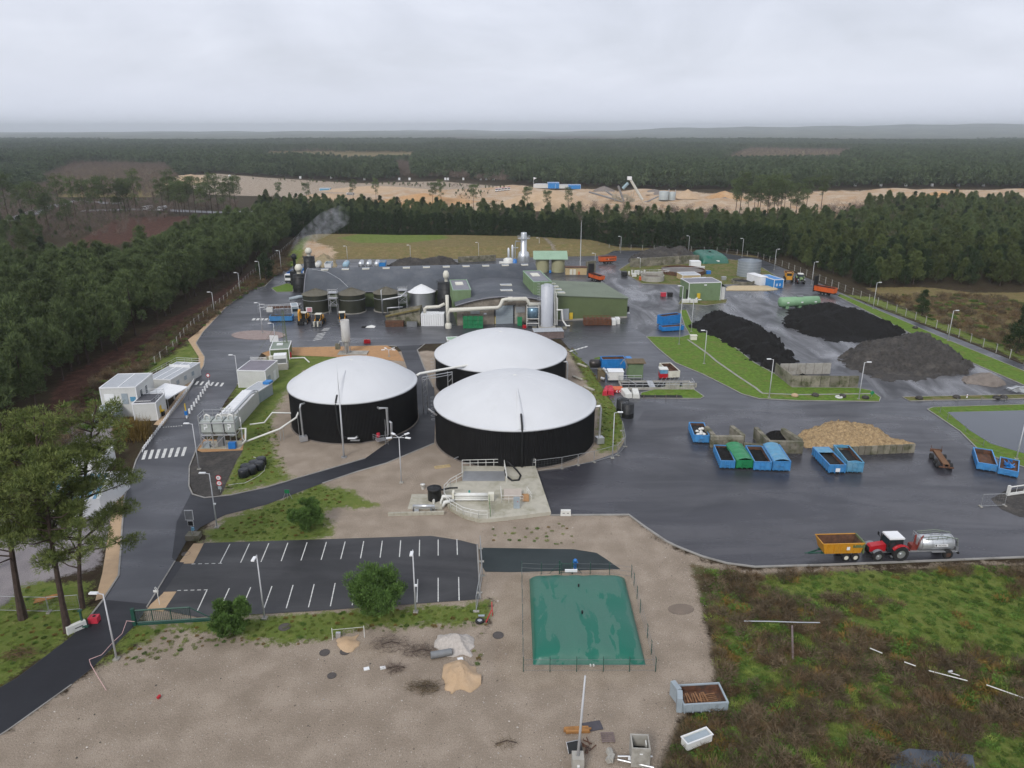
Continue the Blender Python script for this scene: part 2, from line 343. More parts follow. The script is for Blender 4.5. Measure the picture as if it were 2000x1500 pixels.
ZONES = {
 'grass': [
  [(392,1060),(400,1040),(440,1012),(520,985),(620,943),(690,958),(740,990),(640,995),(650,1050),(560,1062)],
  [(430,966),(462,885),(470,850),(440,800),(470,745),(520,700),(560,690),(770,688),(600,722),(560,770),(535,810),(530,860),(545,905),(570,935),(500,957)],
  [(255,1222),(600,1197),(940,1177),(960,1170),(955,1215),(830,1222),(700,1225),(650,1245),(560,1258),(430,1235),(330,1228),(250,1275),(190,1306)],
  [(-60,1380),(0,1343),(130,1247),(172,1205),(175,1140),(60,1135),(-30,1210)],
  [(1112,672),(1150,715),(1205,780),(1226,840),(1205,880),(1168,886),(1170,800),(1120,700)],
  [(300,702),(340,690),(430,625),(480,582),(530,552),(550,528),(575,490),(592,466),(607,470),(592,500),(560,532),(545,547),(500,577),(440,614),(386,668),(392,700),(362,722)],
  [(660,478),(720,467),(860,469),(880,478),(800,488),(700,488)],
  [(1640,574),(1700,592),(1850,648),(2000,705),(2100,745),(2100,730),(2000,690),(1850,634),(1700,580)],
  [(180,800),(300,690),(330,680),(320,720),(230,745),(190,790)],
  [(1480,1135),(1560,1125),(1700,1112),(1990,1118),(2000,1160),(1800,1180),(1680,1160),(1500,1160)],
  [(1650,1200),(1800,1150),(2050,1150),(2050,1290),(1900,1270),(1760,1260),(1660,1230)],
  [(1640,1330),(1700,1318),(1735,1335),(1720,1362),(1650,1365)],
  [(1400,1200),(1450,1220),(1500,1300),(1560,1330),(1520,1350),(1440,1320),(1410,1280)],
  [(1920,1440),(2040,1420),(2040,1540),(1930,1540)],[(1600,1400),(1700,1400),(1720,1440),(1620,1450)],
 ],
 'dirt': [
  [(240,1300),(290,1192),(400,1045),(430,962),(468,862),(460,780),(520,692),(1105,680),(1228,850),(1225,1004),(940,1180),(960,1240),(600,1270)],
  [(845,700),(1100,690),(1165,760),(1200,860),(1165,900),(1050,922),(880,900),(850,800)],
  [(-300,1560),(17,1425),(140,1337),(180,1308),(245,1270),(330,1240),(430,1252),(500,1268),(650,1250),(830,1230),(945,1238),(960,1170),(938,1171),(934,1064),(842,1046),(655,1050),(640,1000),(760,1003),(860,1005),(1075,1007),(1228,1006),(1320,1070),(1385,1098),(1475,1113),(1700,1108),(2100,1092),(2100,1096),(1500,1122),(1380,1130),(1375,1180),(1400,1290),(1400,1340),(1330,1400),(1290,1500),(1250,1700),(-300,1700)],
  [(540,905),(550,850),(562,790),(600,780),(820,790),(845,850),(700,912),(620,945),(565,932)],
  [(640,945),(750,905),(850,862),(870,890),(1050,925),(1075,1008),(760,1003),(700,960)],
  [(820,690),(850,690),(852,770),(835,735)],
  [(1480,520),(1380,520),(1360,540),(1480,545)],
 ],
 'tan': [
  [(1000,1122),(1230,1112),(1285,1305),(1240,1340),(1020,1352),(965,1320),(955,1200)],
  [(690,1250),(640,1275),(720,1290),(800,1270)],[(640,948),(700,925),(760,905),(760,915),(690,945)],
  [(400,380),(340,347),(420,339),(520,347),(700,358),(860,354),(1000,366),(900,380),(600,386)]],
 'sand': [
  [(330,352),(360,340),(400,343),(410,352)],[(560,385),(680,378),(860,372),(1000,364),(1140,368),(1300,373),(1500,377),(1640,371),(1800,369),(2150,374),(2150,402),(1900,408),(1720,412),(1640,418),(1440,416),(1250,418),(900,410),(700,402),(600,392)],
  [(600,515),(575,470),(600,480),(655,500),(640,515)],
 ],
 'bramble': [[(1345,1098),(1475,1120),(1700,1112),(2100,1097),(2500,1085),(2500,1900),(1240,1900),(1290,1500),(1330,1405),(1400,1345),(1400,1290),(1372,1180)]],
 'dry': [
  [(1690,562),(1800,560),(1900,572),(2100,570),(2400,700),(2200,770),(2000,700),(1850,640)],
  [(560,522),(600,461),(640,457),(1000,465),(1150,480),(1310,487),(1480,500),(1480,506),(1300,497),(1130,502),(900,517),(600,522)],
  [(80,350),(150,325),(320,330),(345,350),(300,385),(120,385)],
  [(500,312),(520,294),(830,294),(815,312)],
  [(1390,312),(1460,284),(1690,290),(1640,312)],
  [(1620,420),(1800,400),(1850,425),(1650,440)],
  [(570,880),(520,850),(550,905)],
 ],
 'bracken': [[(120,490),(230,425),(370,422),(340,452),(200,485)],[(560,480),(520,510),(480,560),(380,650),(260,760),(200,800),(60,840),(120,740),(300,640),(430,570)]],
 'grey': [[(-120,1180),(-60,1000),(225,985),(212,1050),(190,1110),(100,1130),(0,1190)],[(100,860),(190,800),(230,860),(120,900)],
          [(1150,560),(1000,420),(1010,425)]],
}
rng = np.random.default_rng(7)
ground_z = np.zeros(VX.shape)
PLATEAU = [(v.x, v.y) for v in GP([(572,500),(600,466),(1010,470),(1180,480),(1150,494),(900,500)])]
sd_p = sdist(VX, VY, PLATEAU); ground_z += 3.2 * np.clip((sd_p + 9) / 14, 0, 1) ** 1.5
masks = {}
for k, polys in ZONES.items():
    a = np.full(VX.shape, 0.0)
    for pl in polys:
        P2 = [(v.x, v.y) for v in GP(pl)]
        xs = [p[0] for p in P2]; ys = [p[1] for p in P2]; dist = (min(ys) + max(ys)) / 2
        soft = 1.3 + dist * 0.007
        sel = (VX > min(xs) - 3*soft) & (VX < max(xs) + 3*soft) & (VY > min(ys) - 3*soft) & (VY < max(ys) + 3*soft)
        if sel.any(): a[sel] = np.maximum(a[sel], np.clip(0.5 + sdist(VX[sel], VY[sel], P2) / (2*soft), 0, 1))
    masks[k] = a
def lump(x, y, s): return np.sin(x / s + 1.3 * np.sin(y / s * .7)) * np.cos(y / s * 1.1 + .8 * np.sin(x / s * .9))
ground_z += masks['bramble'] * (0.25 * lump(VX, VY, 3.1) + 0.15 * lump(VX + 9, VY, 1.3) - 0.25)
ground_z += np.where(VY > 420, masks['sand'] * (2.2 * lump(VX, VY, 17) + 1.0 * lump(VX + 40, VY, 7)), 0)
ny, nx = GX.shape
idx = np.arange(nx * ny).reshape(ny, nx)
quads = np.stack([idx[:-1, :-1], idx[:-1, 1:], idx[1:, 1:], idx[1:, :-1]], -1).reshape(-1, 4)
me = bpy.data.meshes.new('ground'); me.vertices.add(nx * ny); me.loops.add(quads.size); me.polygons.add(len(quads))
me.vertices.foreach_set('co', np.stack([VX, VY, ground_z], -1).astype(np.float32).ravel())
me.loops.foreach_set('vertex_index', quads.ravel().astype(np.int32))
me.polygons.foreach_set('loop_start', np.arange(0, quads.size, 4, dtype=np.int32))
me.polygons.foreach_set('use_smooth', np.ones(len(quads), bool)); me.update(calc_edges=True)
for k, a in masks.items():
    at = me.attributes.new('z_' + k, 'FLOAT', 'POINT'); at.data.foreach_set('value', a.astype(np.float32))
tag(link('ground', me), kind='structure')

def groundmat():
    m = bpy.data.materials.new('natural_ground'); m.use_nodes = True; nt = m.node_tree; b = nt.nodes['Principled BSDF']; L = nt.links.new
    geo = _nn(nt, 'ShaderNodeNewGeometry')
    def noi(sc, det=6.0, ro=.6, dist=0.0):
        n = _nn(nt, 'ShaderNodeTexNoise', Scale=sc, Detail=det, Roughness=ro, Distortion=dist); L(geo.outputs['Position'], n.inputs['Vector']); return n.outputs['Fac']
    nA = noi(.09, 8, .65, .6); nB = noi(.55, 8, .7, .4); nC = noi(3.5, 5, .75); nD = noi(9, 4, .8); nE = noi(.3, 4, .5)
    def ramp(fac, stops):
        r = _nn(nt, 'ShaderNodeValToRGB'); el = r.color_ramp.elements
        for i, (p, c) in enumerate(stops):
            q = el[i] if i < 2 else el.new(p); q.position = p; q.color = (*c, 1)
        L(fac, r.inputs[0]); return r.outputs[0]
    def add(a, bb, k):
        n = _nn(nt, 'ShaderNodeMath', operation='MULTIPLY_ADD'); L(bb, n.inputs[0]); n.inputs[1].default_value = k; L(a, n.inputs[2]); return n.outputs[0]
    mixAB = add(nB, nC, .6)      # 0..1.6, mean .8
    mixAD = add(nA, nC, .8)
    mixCD = add(_mathv(nt, L, nE, 'MULTIPLY', .55), nD, 1.35)
    cur = ramp(mixAB, [(.45, (.030, .020, .013)), (1.15, (.085, .055, .038)), (.8, (.05, .036, .022)), (.95, (.055, .055, .025))])
    cols = {
      'bracken': ramp(mixAB, [(.5, (.032, .018, .013)), (1.1, (.135, .070, .046)), (.8, (.075, .036, .026))]),
      'dry': ramp(mixAB, [(.5, (.075, .080, .025)), (1.15, (.31, .225, .115)), (.68, (.135, .145, .045)), (.80, (.19, .135, .065)), (.95, (.215, .195, .08))]),
      'dirt': ramp(mixCD, [(.45, (.19, .153, .115)), (1.4, (.42, .347, .275)), (.72, (.27, .22, .168)), (.98, (.32, .262, .204))]),
      'grey': ramp(mixCD, [(.5, (.15, .135, .135)), (1.2, (.33, .30, .30)), (.85, (.23, .21, .215))]),
      'bramble': ramp(mixAB, [(.45, (.045, .040, .020)), (1.2, (.19, .13, .075)), (.7, (.075, .095, .028)), (.88, (.115, .085, .05)), (1.0, (.09, .125, .034))]),
      'tan': ramp(mixCD, [(.5, (.19, .15, .11)), (1.35, (.40, .33, .255)), (.9, (.275, .22, .165))]),
      'sand': ramp(mixAD, [(.5, (.30, .19, .10)), (1.2, (.50, .40, .29)), (.75, (.42, .27, .15)), (.95, (.43, .33, .235))]),
      'grass': ramp(mixAB, [(.5, (.075, .105, .022)), (1.15, (.25, .245, .085)), (.72, (.115, .165, .033)), (.95, (.175, .20, .055))]),
    }
    for k in ('bracken', 'dry', 'dirt', 'grey', 'bramble', 'tan', 'sand', 'grass'):
        a = _nn(nt, 'ShaderNodeAttribute'); a.attribute_name = 'z_' + k
        ns = add(_mathv(nt, L, nB, 'SUBTRACT', .5), _mathv(nt, L, nC, 'SUBTRACT', .5), .6)
        f = add(add(a.outputs['Fac'], ns, 1.5 if k in ('grass', 'sand') else 1.0), _mathv(nt, L, nA, 'SUBTRACT', .5), .5)
        r = _nn(nt, 'ShaderNodeMapRange'); r.inputs[1].default_value = .40; r.inputs[2].default_value = .64; L(f, r.inputs[0])
        gate = _nn(nt, 'ShaderNodeMapRange'); gate.inputs[1].default_value = .02; gate.inputs[2].default_value = .2; L(a.outputs['Fac'], gate.inputs[0])
        mu = _nn(nt, 'ShaderNodeMath', operation='MULTIPLY'); L(r.outputs[0], mu.inputs[0]); L(gate.outputs[0], mu.inputs[1])
        mi = _nn(nt, 'ShaderNodeMix', data_type='RGBA'); L(mu.outputs[0], mi.inputs[0]); L(cur, mi.inputs[6]); L(cols[k], mi.inputs[7]); cur = mi.outputs[2]
    # scattered stones and tufts: small light and dark specks
    vo = _nn(nt, 'ShaderNodeTexVoronoi', Scale=2.2); L(geo.outputs['Position'], vo.inputs['Vector'])
    rv = _nn(nt, 'ShaderNodeMapRange'); rv.inputs[1].default_value = .05; rv.inputs[2].default_value = .11; rv.inputs[3].default_value = .5; rv.inputs[4].default_value = 0; L(vo.outputs['Distance'], rv.inputs[0])
    mi = _nn(nt, 'ShaderNodeMix', data_type='RGBA'); L(rv.outputs[0], mi.inputs[0]); L(cur, mi.inputs[6])
    cr = _nn(nt, 'ShaderNodeValToRGB'); cr.color_ramp.elements[0].color = (.05, .04, .03, 1); cr.color_ramp.elements[1].color = (.45, .40, .34, 1); L(vo.outputs['Color'], cr.inputs[0]); L(cr.outputs[0], mi.inputs[7])
    L(mi.outputs[2], b.inputs['Base Color']); b.inputs['Roughness'].default_value = .95; b.inputs['Specular IOR Level'].default_value = .12
    bp = _nn(nt, 'ShaderNodeBump', Strength=.8, Distance=.25); L(add(nC, nD, .5), bp.inputs['Height']); L(bp.outputs[0], b.inputs['Normal'])
    return m
def _mathv(nt, L, a, op, v):
    n = _nn(nt, 'ShaderNodeMath', operation=op); L(a, n.inputs[0]); n.inputs[1].default_value = v; return n.outputs[0]
me.materials.append(groundmat())

def lawnmat():
    m = mat('mown_lawn', (.105, .175, .028), .95, .3, 1.2, spec=.12, dirt=(.17, .15, .055), dirtamt=.3, dscale=.35, bump=.6, bscale=8); return m
M['lawn'] = lawnmat()
M['verge'] = mat('rough_verge', (.10, .125, .028), .95, .35, 1.2, spec=.12, dirt=(.20, .15, .085), dirtamt=.5, dscale=.3, bump=.7, bscale=6)

# ---------------------------------------------------------------- asphalt
def asphalt(name, base, light, rough, spec, wet=.15, streak=(0.12, .5, 1), lightamt=.5):
    m = bpy.data.materials.new(name); m.use_nodes = True; nt = m.node_tree; b = nt.nodes['Principled BSDF']; L = nt.links.new
    geo = _nn(nt, 'ShaderNodeNewGeometry'); mp = _nn(nt, 'ShaderNodeMapping'); mp.inputs['Scale'].default_value = streak; mp.inputs['Rotation'].default_value = (0, 0, .25); L(geo.outputs['Position'], mp.inputs['Vector'])
    n1 = _nn(nt, 'ShaderNodeTexNoise', Scale=.35, Detail=7.0, Roughness=.62, Distortion=1.2); L(mp.outputs[0], n1.inputs['Vector'])
    n2 = _nn(nt, 'ShaderNodeTexNoise', Scale=.06, Detail=5.0, Roughness=.55, Distortion=.8); L(geo.outputs['Position'], n2.inputs['Vector'])
    n3 = _nn(nt, 'ShaderNodeTexNoise', Scale=9.0, Detail=4.0, Roughness=.7); L(geo.outputs['Position'], n3.inputs['Vector'])
    r1 = _nn(nt, 'ShaderNodeMapRange'); r1.inputs[1].default_value = .42; r1.inputs[2].default_value = .75; r1.inputs[4].default_value = lightamt; L(n1.outputs['Fac'], r1.inputs[0])
    mi = _nn(nt, 'ShaderNodeMix', data_type='RGBA'); L(r1.outputs[0], mi.inputs[0]); mi.inputs[6].default_value = (*base, 1); mi.inputs[7].default_value = (*light, 1)
    r2 = _nn(nt, 'ShaderNodeMapRange'); r2.inputs[1].default_value = .3; r2.inputs[2].default_value = .7; r2.inputs[3].default_value = .78; r2.inputs[4].default_value = 1.22; L(n2.outputs['Fac'], r2.inputs[0])
    r3 = _nn(nt, 'ShaderNodeMapRange'); r3.inputs[1].default_value = .25; r3.inputs[2].default_value = .75; r3.inputs[3].default_value = .85; r3.inputs[4].default_value = 1.15; L(n3.outputs['Fac'], r3.inputs[0])
    mu = _nn(nt, 'ShaderNodeMath', operation='MULTIPLY'); L(r2.outputs[0], mu.inputs[0]); L(r3.outputs[0], mu.inputs[1])
    vm = _nn(nt, 'ShaderNodeVectorMath', operation='SCALE'); L(mi.outputs[2], vm.inputs[0]); L(mu.outputs[0], vm.inputs['Scale']); L(vm.outputs[0], b.inputs['Base Color'])
    rr = _nn(nt, 'ShaderNodeMapRange'); rr.inputs[1].default_value = .35; rr.inputs[2].default_value = .66; rr.inputs[3].default_value = rough + .12; rr.inputs[4].default_value = rough - wet
    ad = _nn(nt, 'ShaderNodeMath', operation='MULTIPLY_ADD'); ad.inputs[1].default_value = .5; L(n1.outputs['Fac'], ad.inputs[0])
    hf = _nn(nt, 'ShaderNodeMath', operation='MULTIPLY'); hf.inputs[1].default_value = .5; L(n2.outputs['Fac'], hf.inputs[0]); L(hf.outputs[0], ad.inputs[2]); L(ad.outputs[0], rr.inputs[0]); L(rr.outputs[0], b.inputs['Roughness'])
    b.inputs['Specular IOR Level'].default_value = spec
    bp = _nn(nt, 'ShaderNodeBump', Strength=.12, Distance=.05); L(n3.outputs['Fac'], bp.inputs['Height']); L(bp.outputs[0], b.inputs['Normal'])
    return m
M['asph'] = asphalt('wet_asphalt', (.048, .050, .058), (.105, .106, .115), .34, .42)
M['asphnew'] = asphalt('new_asphalt', (.022, .023, .028), (.036, .037, .043), .50, .30, lightamt=.4)
M['asphpark'] = asphalt('parking_asphalt', (.031, .031, .033), (.085, .085, .085), .48, .35)
M['asphpad'] = asphalt('pad_asphalt', (.034, .034, .041), (.088, .086, .092), .30, .40, streak=(.1, .4, 1), lightamt=.8)
M['asphyard'] = asphalt('muddy_yard', (.030, .030, .033), (.19, .19, .20), .36, .45, wet=.2, streak=(.45, .13, 1), lightamt=1)
M['asphteal'] = asphalt('blue_grey_chippings', (.030, .040, .042), (.050, .058, .058), .7, .2)

YARD = [(-160,1480),(-160,1440),(0,1343),(32,1325),(135,1247),(172,1210),(200,1175),(232,1125),(236,1075),(238,1040),(243,972),(266,900),(280,874),(356,784),(379,745),(398,715),(400,698),(383,671),(396,650),
  (440,602),(487,567),(517,560),(540,537),(556,524),(620,508),(1130,496),(1130,490),(1300,489),(1400,493),(1480,504),(1540,528),(1600,553),(1640,571),(1700,596),(1800,634),(1900,673),(2000,713),(2150,770),(2250,850),(2250,1086),
  (2000,1089),(1820,1096),(1620,1104),(1475,1108),(1420,1101),(1370,1087),(1320,1067),(1300,1057),(1260,1030),(1228,1006),(1075,1007),(1050,921),(1100,915),(1160,900),(1205,884),(1222,860),(1218,830),(1205,800),(1178,760),(1150,715),(1120,690),(1095,662),
  (830,672),(815,676),(782,678),(755,674),(570,678),(540,680),(511,690),(465,750),(440,785),(396,862),(383,880),(370,912),(369,950),(376,966),(392,1028),(380,1040),(365,1055),(342,1097),(287,1187),(265,1220),(180,1305),(140,1337),(17,1425),(-100,1500)]
struct('yard_asphalt', MB().sheet(GP(YARD), .03), 'asph')
# newer, darker surfaces laid on the yard
LOOP = [(374,962),(400,973),(450,968),(520,953),(600,929),(634,918),(713,896),(752,868),(790,840),(817,800),(811,770),(793,713),(783,685),(775,676),(822,674),(815,685),(830,722),(848,760),(851,800),(848,866),(754,905),(698,921),(630,944),(520,986),(440,1006),(392,1030),(365,1056),(342,1097),(336,1090),(345,1020)]
struct('access_loop_road', MB().sheet(GP(LOOP), .045), 'asphnew')
struct('entrance_road_surface', MB().sheet(GP([(-140,1460),(0,1344),(32,1326),(135,1248),(172,1211),(205,1172),(290,1180),(265,1219),(180,1304),(140,1336),(17,1424),(-98,1494)]), .042), 'asphnew')
PAD = [(1075,1006),(1228,1005),(1260,1029),(1300,1056),(1320,1066),(1370,1086),(1420,1100),(1475,1107),(1620,1103),(1820,1095),(2000,1088),(2240,1085),(2240,960),(1990,935),(1900,880),(1800,815),(1600,800),(1400,800),(1260,800),(1226,850),(1206,886),(1160,902),(1100,917),(1052,923)]
struct('pad_asphalt', MB().sheet(GP(PAD), .04), 'asphpad')
STORE = [(1345,640),(1330,612),(1345,598),(1440,575),(1510,566),(1640,583),(1750,630),(1850,672),(2000,737),(2085,774),(1762,777),(1730,783),(1690,740),(1560,700),(1420,650)]
struct('storage_yard_surface', MB().sheet(GP(STORE), .04), 'asphyard')
WET = [(1190,498),(1215,520),(1252,556),(1330,560),(1335,600),(1300,640),(1262,655),(1235,640),(1228,600),(1180,552),(1170,520)]
struct('wet_drive_surface', MB().sheet(GP(WET), .041), 'asphyard')
PARK = [(399,1061),(500,1058),(842,1047),(900,1056),(932,1064),(938,1171),(600,1195),(385,1206),(290,1186),(342,1097),(378,1101)]
lot = struct('car_park', MB().sheet(GP(PARK), .05), 'asphpark')
struct('chippings_patch', MB().sheet(GP([(936,1070),(1000,1071),(1120,1073),(1165,1080),(1185,1093),(1212,1112),(1000,1118),(948,1117),(938,1100)]), .03), 'asphteal')
# painted bay lines, one by one
z2 = lambda x, y: (340 + x / 3.226, 1010 + y / 3.226)
tops = [352,475,597,717,838,960,1078,1195,1312,1428,1547,1664,1782]; bots = [290,420,548,675,800,927,1050,1175,1298,1420,1545,1664,1785]
def line(parent, a, b, wd=.12, z=.062, name='painted_line'):
    mb = MB(); A = G(*a); Bq = G(*b); d = (Bq - A).normalized(); q = Vector((-d.y, d.x, 0)) * wd / 2
    mb.add([(A + q) + Vector((0, 0, z)), (A - q) + Vector((0, 0, z)), (Bq - q) + Vector((0, 0, z)), (Bq + q) + Vector((0, 0, z))], [(0, 1, 2, 3)])
    return mb.build(name, 'paint', parent)
for i in range(13): line(lot, z2(tops[i], 172 - i * 2.6), z2(bots[i], 293 - i * 4.4))
for (a, b), (c2, d2) in zip([(210,457),(348,451),(483,444),(617,437),(750,430),(883,424),(1015,418),(1146,412),(1277,405),(1407,399),(1535,393),(1664,385),(1793,380)],
                            [(145,597),(285,590),(426,583),(567,577),(707,577),(847,571),(985,564),(1122,558),(1260,553),(1395,547),(1530,540),(1664,535),(1796,528)]): line(lot, z2(a, b), z2(c2, d2))
for i in range(5):
    line(lot, z2(110 + i*42, 298 - i), z2(134 + i*42, 297 - i)); line(lot, z2(20 + i*42, 465 - i), z2(44 + i*42, 464 - i))
struct('parking_entry_surface', MB().sheet(GP([(290,1185),(342,1098),(360,1099),(318,1160)]), .056), 'asphnew')
for nm, pl, m in (('tan_bed', [(348,1102),(378,1062),(398,1062),(378,1101)], 'tanpath'), ('tan_bed', [(288,1190),(312,1157),(345,1156),(318,1196)], 'tanpath'),
                  ('sidewalk', [(396,650),(383,668),(400,697),(398,715),(379,745),(372,743),(388,712),(388,697),(367,664),(391,645),(433,600),(480,565),(487,567),(440,602)], 'tanpath'),
                  ('sidewalk', [(243,972),(238,1040),(236,1075),(232,1125),(205,1168),(186,1174),(200,1120),(211,1050),(222,975),(232,950)], 'tanpath'),
                  ('sidewalk', [(379,745),(356,784),(318,832),(300,830),(335,790),(365,748)], 'tanpath'),
                  ('gravel_bed', [(511,690),(540,681),(570,679),(755,675),(775,684),(790,706),(720,700),(560,694),(530,700)], 'brick'),
                  ('gravel_bed', [(398,858),(466,862),(480,845),(474,880),(395,884),(385,880)], 'brick'),
                  ('dark_chippings', [(385,884),(475,880),(462,900),(432,966),(400,972),(378,962),(371,945),(372,912)], 'greyheap')):
    struct(nm, MB().sheet(GP(pl), .055), m)
struct('traffic_island', MB().prism([G(505 + 53*math.cos(t*math.pi/12), 655 + 9*math.sin(t*math.pi/12)) for t in range(24)], .03, .12), mat('island_paving', (.27, .21, .19), .85, .15, .8, dirt=(.35, .30, .27), dirtamt=.3))

# kerbs
def kerb(path, closed=False, wd=.22, z1=.15, name='kerb'):
    p = GP(path + path[:1] if closed else path); return struct(name, MB().strip(p, wd, 0, z1), 'kerb')
kerb([(1075,1007),(1228,1006),(1260,1030),(1300,1057),(1320,1067),(1370,1087),(1420,1101),(1475,1108),(1620,1104),(1820,1096),(2000,1089),(2240,1086)], wd=.3)
kerb([(172,1210),(200,1175),(232,1125),(236,1075),(238,1040),(243,972),(266,900),(280,874),(356,784),(379,745),(398,715),(400,698),(383,671),(396,650),(440,602),(487,567),(517,560),(540,537),(556,524)], wd=.2)
kerb([(511,690),(540,681),(570,679),(755,675),(775,677)], wd=.2); kerb([(396,862),(383,880),(370,912),(369,950),(376,966),(400,973),(450,968),(520,953),(600,929),(713,896)], wd=.2)
kerb([(342,1097),(287,1187)], wd=.16); kerb([(932,1064),(938,1171)], wd=.18); kerb([(140,1337),(17,1425),(-100,1500)], wd=.14, z1=.06)
kerb([(830,672),(815,684),(830,722),(846,757)], wd=.25); kerb([(848,866),(754,905),(698,921),(630,944)], wd=.25, z1=.08)
def island(name, poly, m, z=.12, kerbed=True):
    P = GP(poly); struct(name, MB().prism(P, .0, z), m)
    if kerbed: struct('kerb', MB().strip(P + P[:1], .2, 0, z + .03), 'kerb')
LAWN = [(1262,658),(1284,680),(1319,709),(1372,731),(1416,753),(1449,770),(1482,779),(1560,783),(1717,785),(1720,777),(1700,763),(1672,758),(1547,757),(1515,732),(1473,709),(1438,681),(1394,656),(1350,629),(1341,606),(1328,606),(1337,636),(1347,654),(1329,659)]
island('lawn', LAWN, 'lawn')
island('lawn', [(1762,776),(2100,769),(2100,777),(1777,784)], 'verge')
island('lawn', [(1811,800),(1822,796),(2150,786),(2230,950),(2000,913),(1916,884),(1875,843)], 'lawn')
island('lawn', [(1636,579),(1640,574),(1750,621),(1850,664),(2000,725),(2150,780),(2150,812),(2000,753),(1850,688),(1740,632)], 'lawn')
island('works_ground', [(1209,527),(1232,541),(1253,554),(1330,557),(1418,556),(1500,555),(1522,544),(1490,524),(1445,509),(1370,503),(1230,514)], 'verge')
island('lawn', [(1299,756),(1346,755),(1375,775),(1368,779),(1251,778),(1252,768)], 'lawn')
island('lawn', [(1330,587),(1420,585),(1418,592),(1380,597),(1325,594)], 'verge')
island('lawn', [(530,563),(560,554),(574,556),(572,570),(540,571)], 'lawn')
struct('lawn', MB().sheet(GP([(1160,700),(1172,697),(1180,702),(1165,706)]), .045), 'lawn')
tag(MB().sheet(GP([(1850,806),(2150,799),(2230,900),(2000,887),(1935,868),(1895,843)]), .14).build('pond_water', 'water'), kind='structure')
struct('concrete_drain', MB().strip(GP([(1343,664),(1380,690),(1400,707),(1440,735),(1475,758),(1487,768)]), .5, 0, .17), 'kerb')
struct('concrete_drain', MB().strip(GP([(1487,769),(1560,772),(1700,770)]), .45, 0, .16), 'kerb')
struct('wood_chip_strip', MB().prism(GP([(1418,562),(1430,559),(1508,559),(1520,566),(1505,568),(1418,568)]), 0, .25), mat('pale_chips', (.50, .40, .24), .9, .15, 2))

struct('mud_patch', MB().sheet(GP([(1935,975),(1965,958),(2080,945),(2150,985),(2060,1018),(1990,1010),(1955,995)]), .05), 'greyheap')
# crossings and other road paint
def zebra(name, label_pts, z=.05):
    root = None
    for i, (a, b, wd) in enumerate(label_pts):
        o = line(None, a, b, wd, z)
        o.name = 'painted_line'; tag(o, kind='structure')
zebra('crossing', [((285.5 + i*12.8, 880 - i*1.1), (279.5 + i*12.8, 898 - i*1.1), .5) for i in range(7)])
zebra('crossing', [((387 + i*9.8, 745 + i*.6), (382 + i*9.8, 752 + i*.6), .5) for i in range(6)])
zebra('crossing', [((497 + i*8.2, 622), (494 + i*8.2, 626), .8) for i in range(6)])
zebra('crossing', [((1113 + i*7, 687 - i*2.0), (1119 + i*7, 684.5 - i*2.0), .6) for i in range(5)])
zebra('crossing', [((612 + i*1.9, 665 - i*3.0), (629 + i*1.9, 662 - i*3.0), .45) for i in range(5)])
zebra('crossing', [((628 + i*2, 646 - i*2), (641 + i*2, 645 - i*2), .4) for i in range(3)])
line(None, (382, 757), (407, 756.5), .35, .05).name = 'stop_line'; bpy.data.objects['stop_line']['kind'] = 'structure'
for i in range(8): tag(line(None, (318 + i*5, 835 - i*.4), (321 + i*5, 834.8 - i*.4), .25, .05), kind='structure')
struct('weighbridge_deck', MB().prism(GP([(326,818),(366,817),(405,757),(378,757)]), .03, .09), mat('weighbridge_plate', (.085, .085, .095), .5, .2, 1))
# manhole covers
for (a, b, r) in ((556,1225,.62),(634,1275,.5),(674,1273,.5),(648,1320,.42),(363,1082,.5),(973,1241,.55)):
    p = G(a, b); o = MB().lathe([(r*1.1, 0), (r*1.1, .06), (r, .06), (r, .045), (.01, .045)], 20).build('manhole_cover', mat('manhole_iron', (.075, .065, .06), .8, .2, 3), None, loc=p)
    tag(o, {556: 'round iron manhole cover in grass below the parking bays', 634: 'round iron manhole cover beside small sand patch, of a pair', 674: 'round iron manhole cover beside small sand patch, of a pair', 648: 'dark round drain lid on bare dirt', 363: 'round cover in the tan bed at the parking entry', 973: 'pale round cover near the white gravel heap'}[a], 'manhole cover', 'manhole covers')

# far hills
def ridge(name, dist, tops, depth, base=-1.5):
    xs = np.linspace(-14500, 14500, 360); mb = MB(); vs = []; rows = [(-3.6, 0), (-2.6, .22), (-1.5, .5), (-.6, .8), (0, 1.0), (.4, .7)]
    for fr, hh in rows:
        for i, x in enumerate(xs):
            px = 1000 + FPX * x / (dist * _c); tp = np.interp(px, [t[0] for t in tops], [t[1] for t in tops])
            top = CAM_H - (tp - 253) / FPX * dist * 1.04
            top += 3.5 * math.sin(x / 510 + dist) + 2 * math.sin(x / 150) + 1.6 * math.sin(x / 61.0 + 2)
            vs.append((x, dist + fr * depth + 220 * math.sin(x / 1300), base + (max(top, 12) - base) * hh + (3 * math.sin(x / 150 + fr * 9) if hh else 0)))
    n = len(xs); mb.add(vs, [(r*n + i, r*n + i + 1, (r+1)*n + i + 1, (r+1)*n + i) for r in range(5) for i in range(n - 1)])
    return struct(name, mb, M['hill'], True)
M['hill'] = mat('wooded_hillside', (.10, .115, .085), 1, .6, .006, spec=.05, dirt=(.24, .22, .15), dirtamt=.25, dscale=.003)
ridge('hills', 10000, [(0,258),(300,257),(700,255),(1000,259),(1150,258),(1300,251),(1600,247),(2000,243)], 1500)
ridge('hills', 12300, [(0,262),(500,257),(900,254),(1100,256),(1500,250),(2000,247)], 1600)
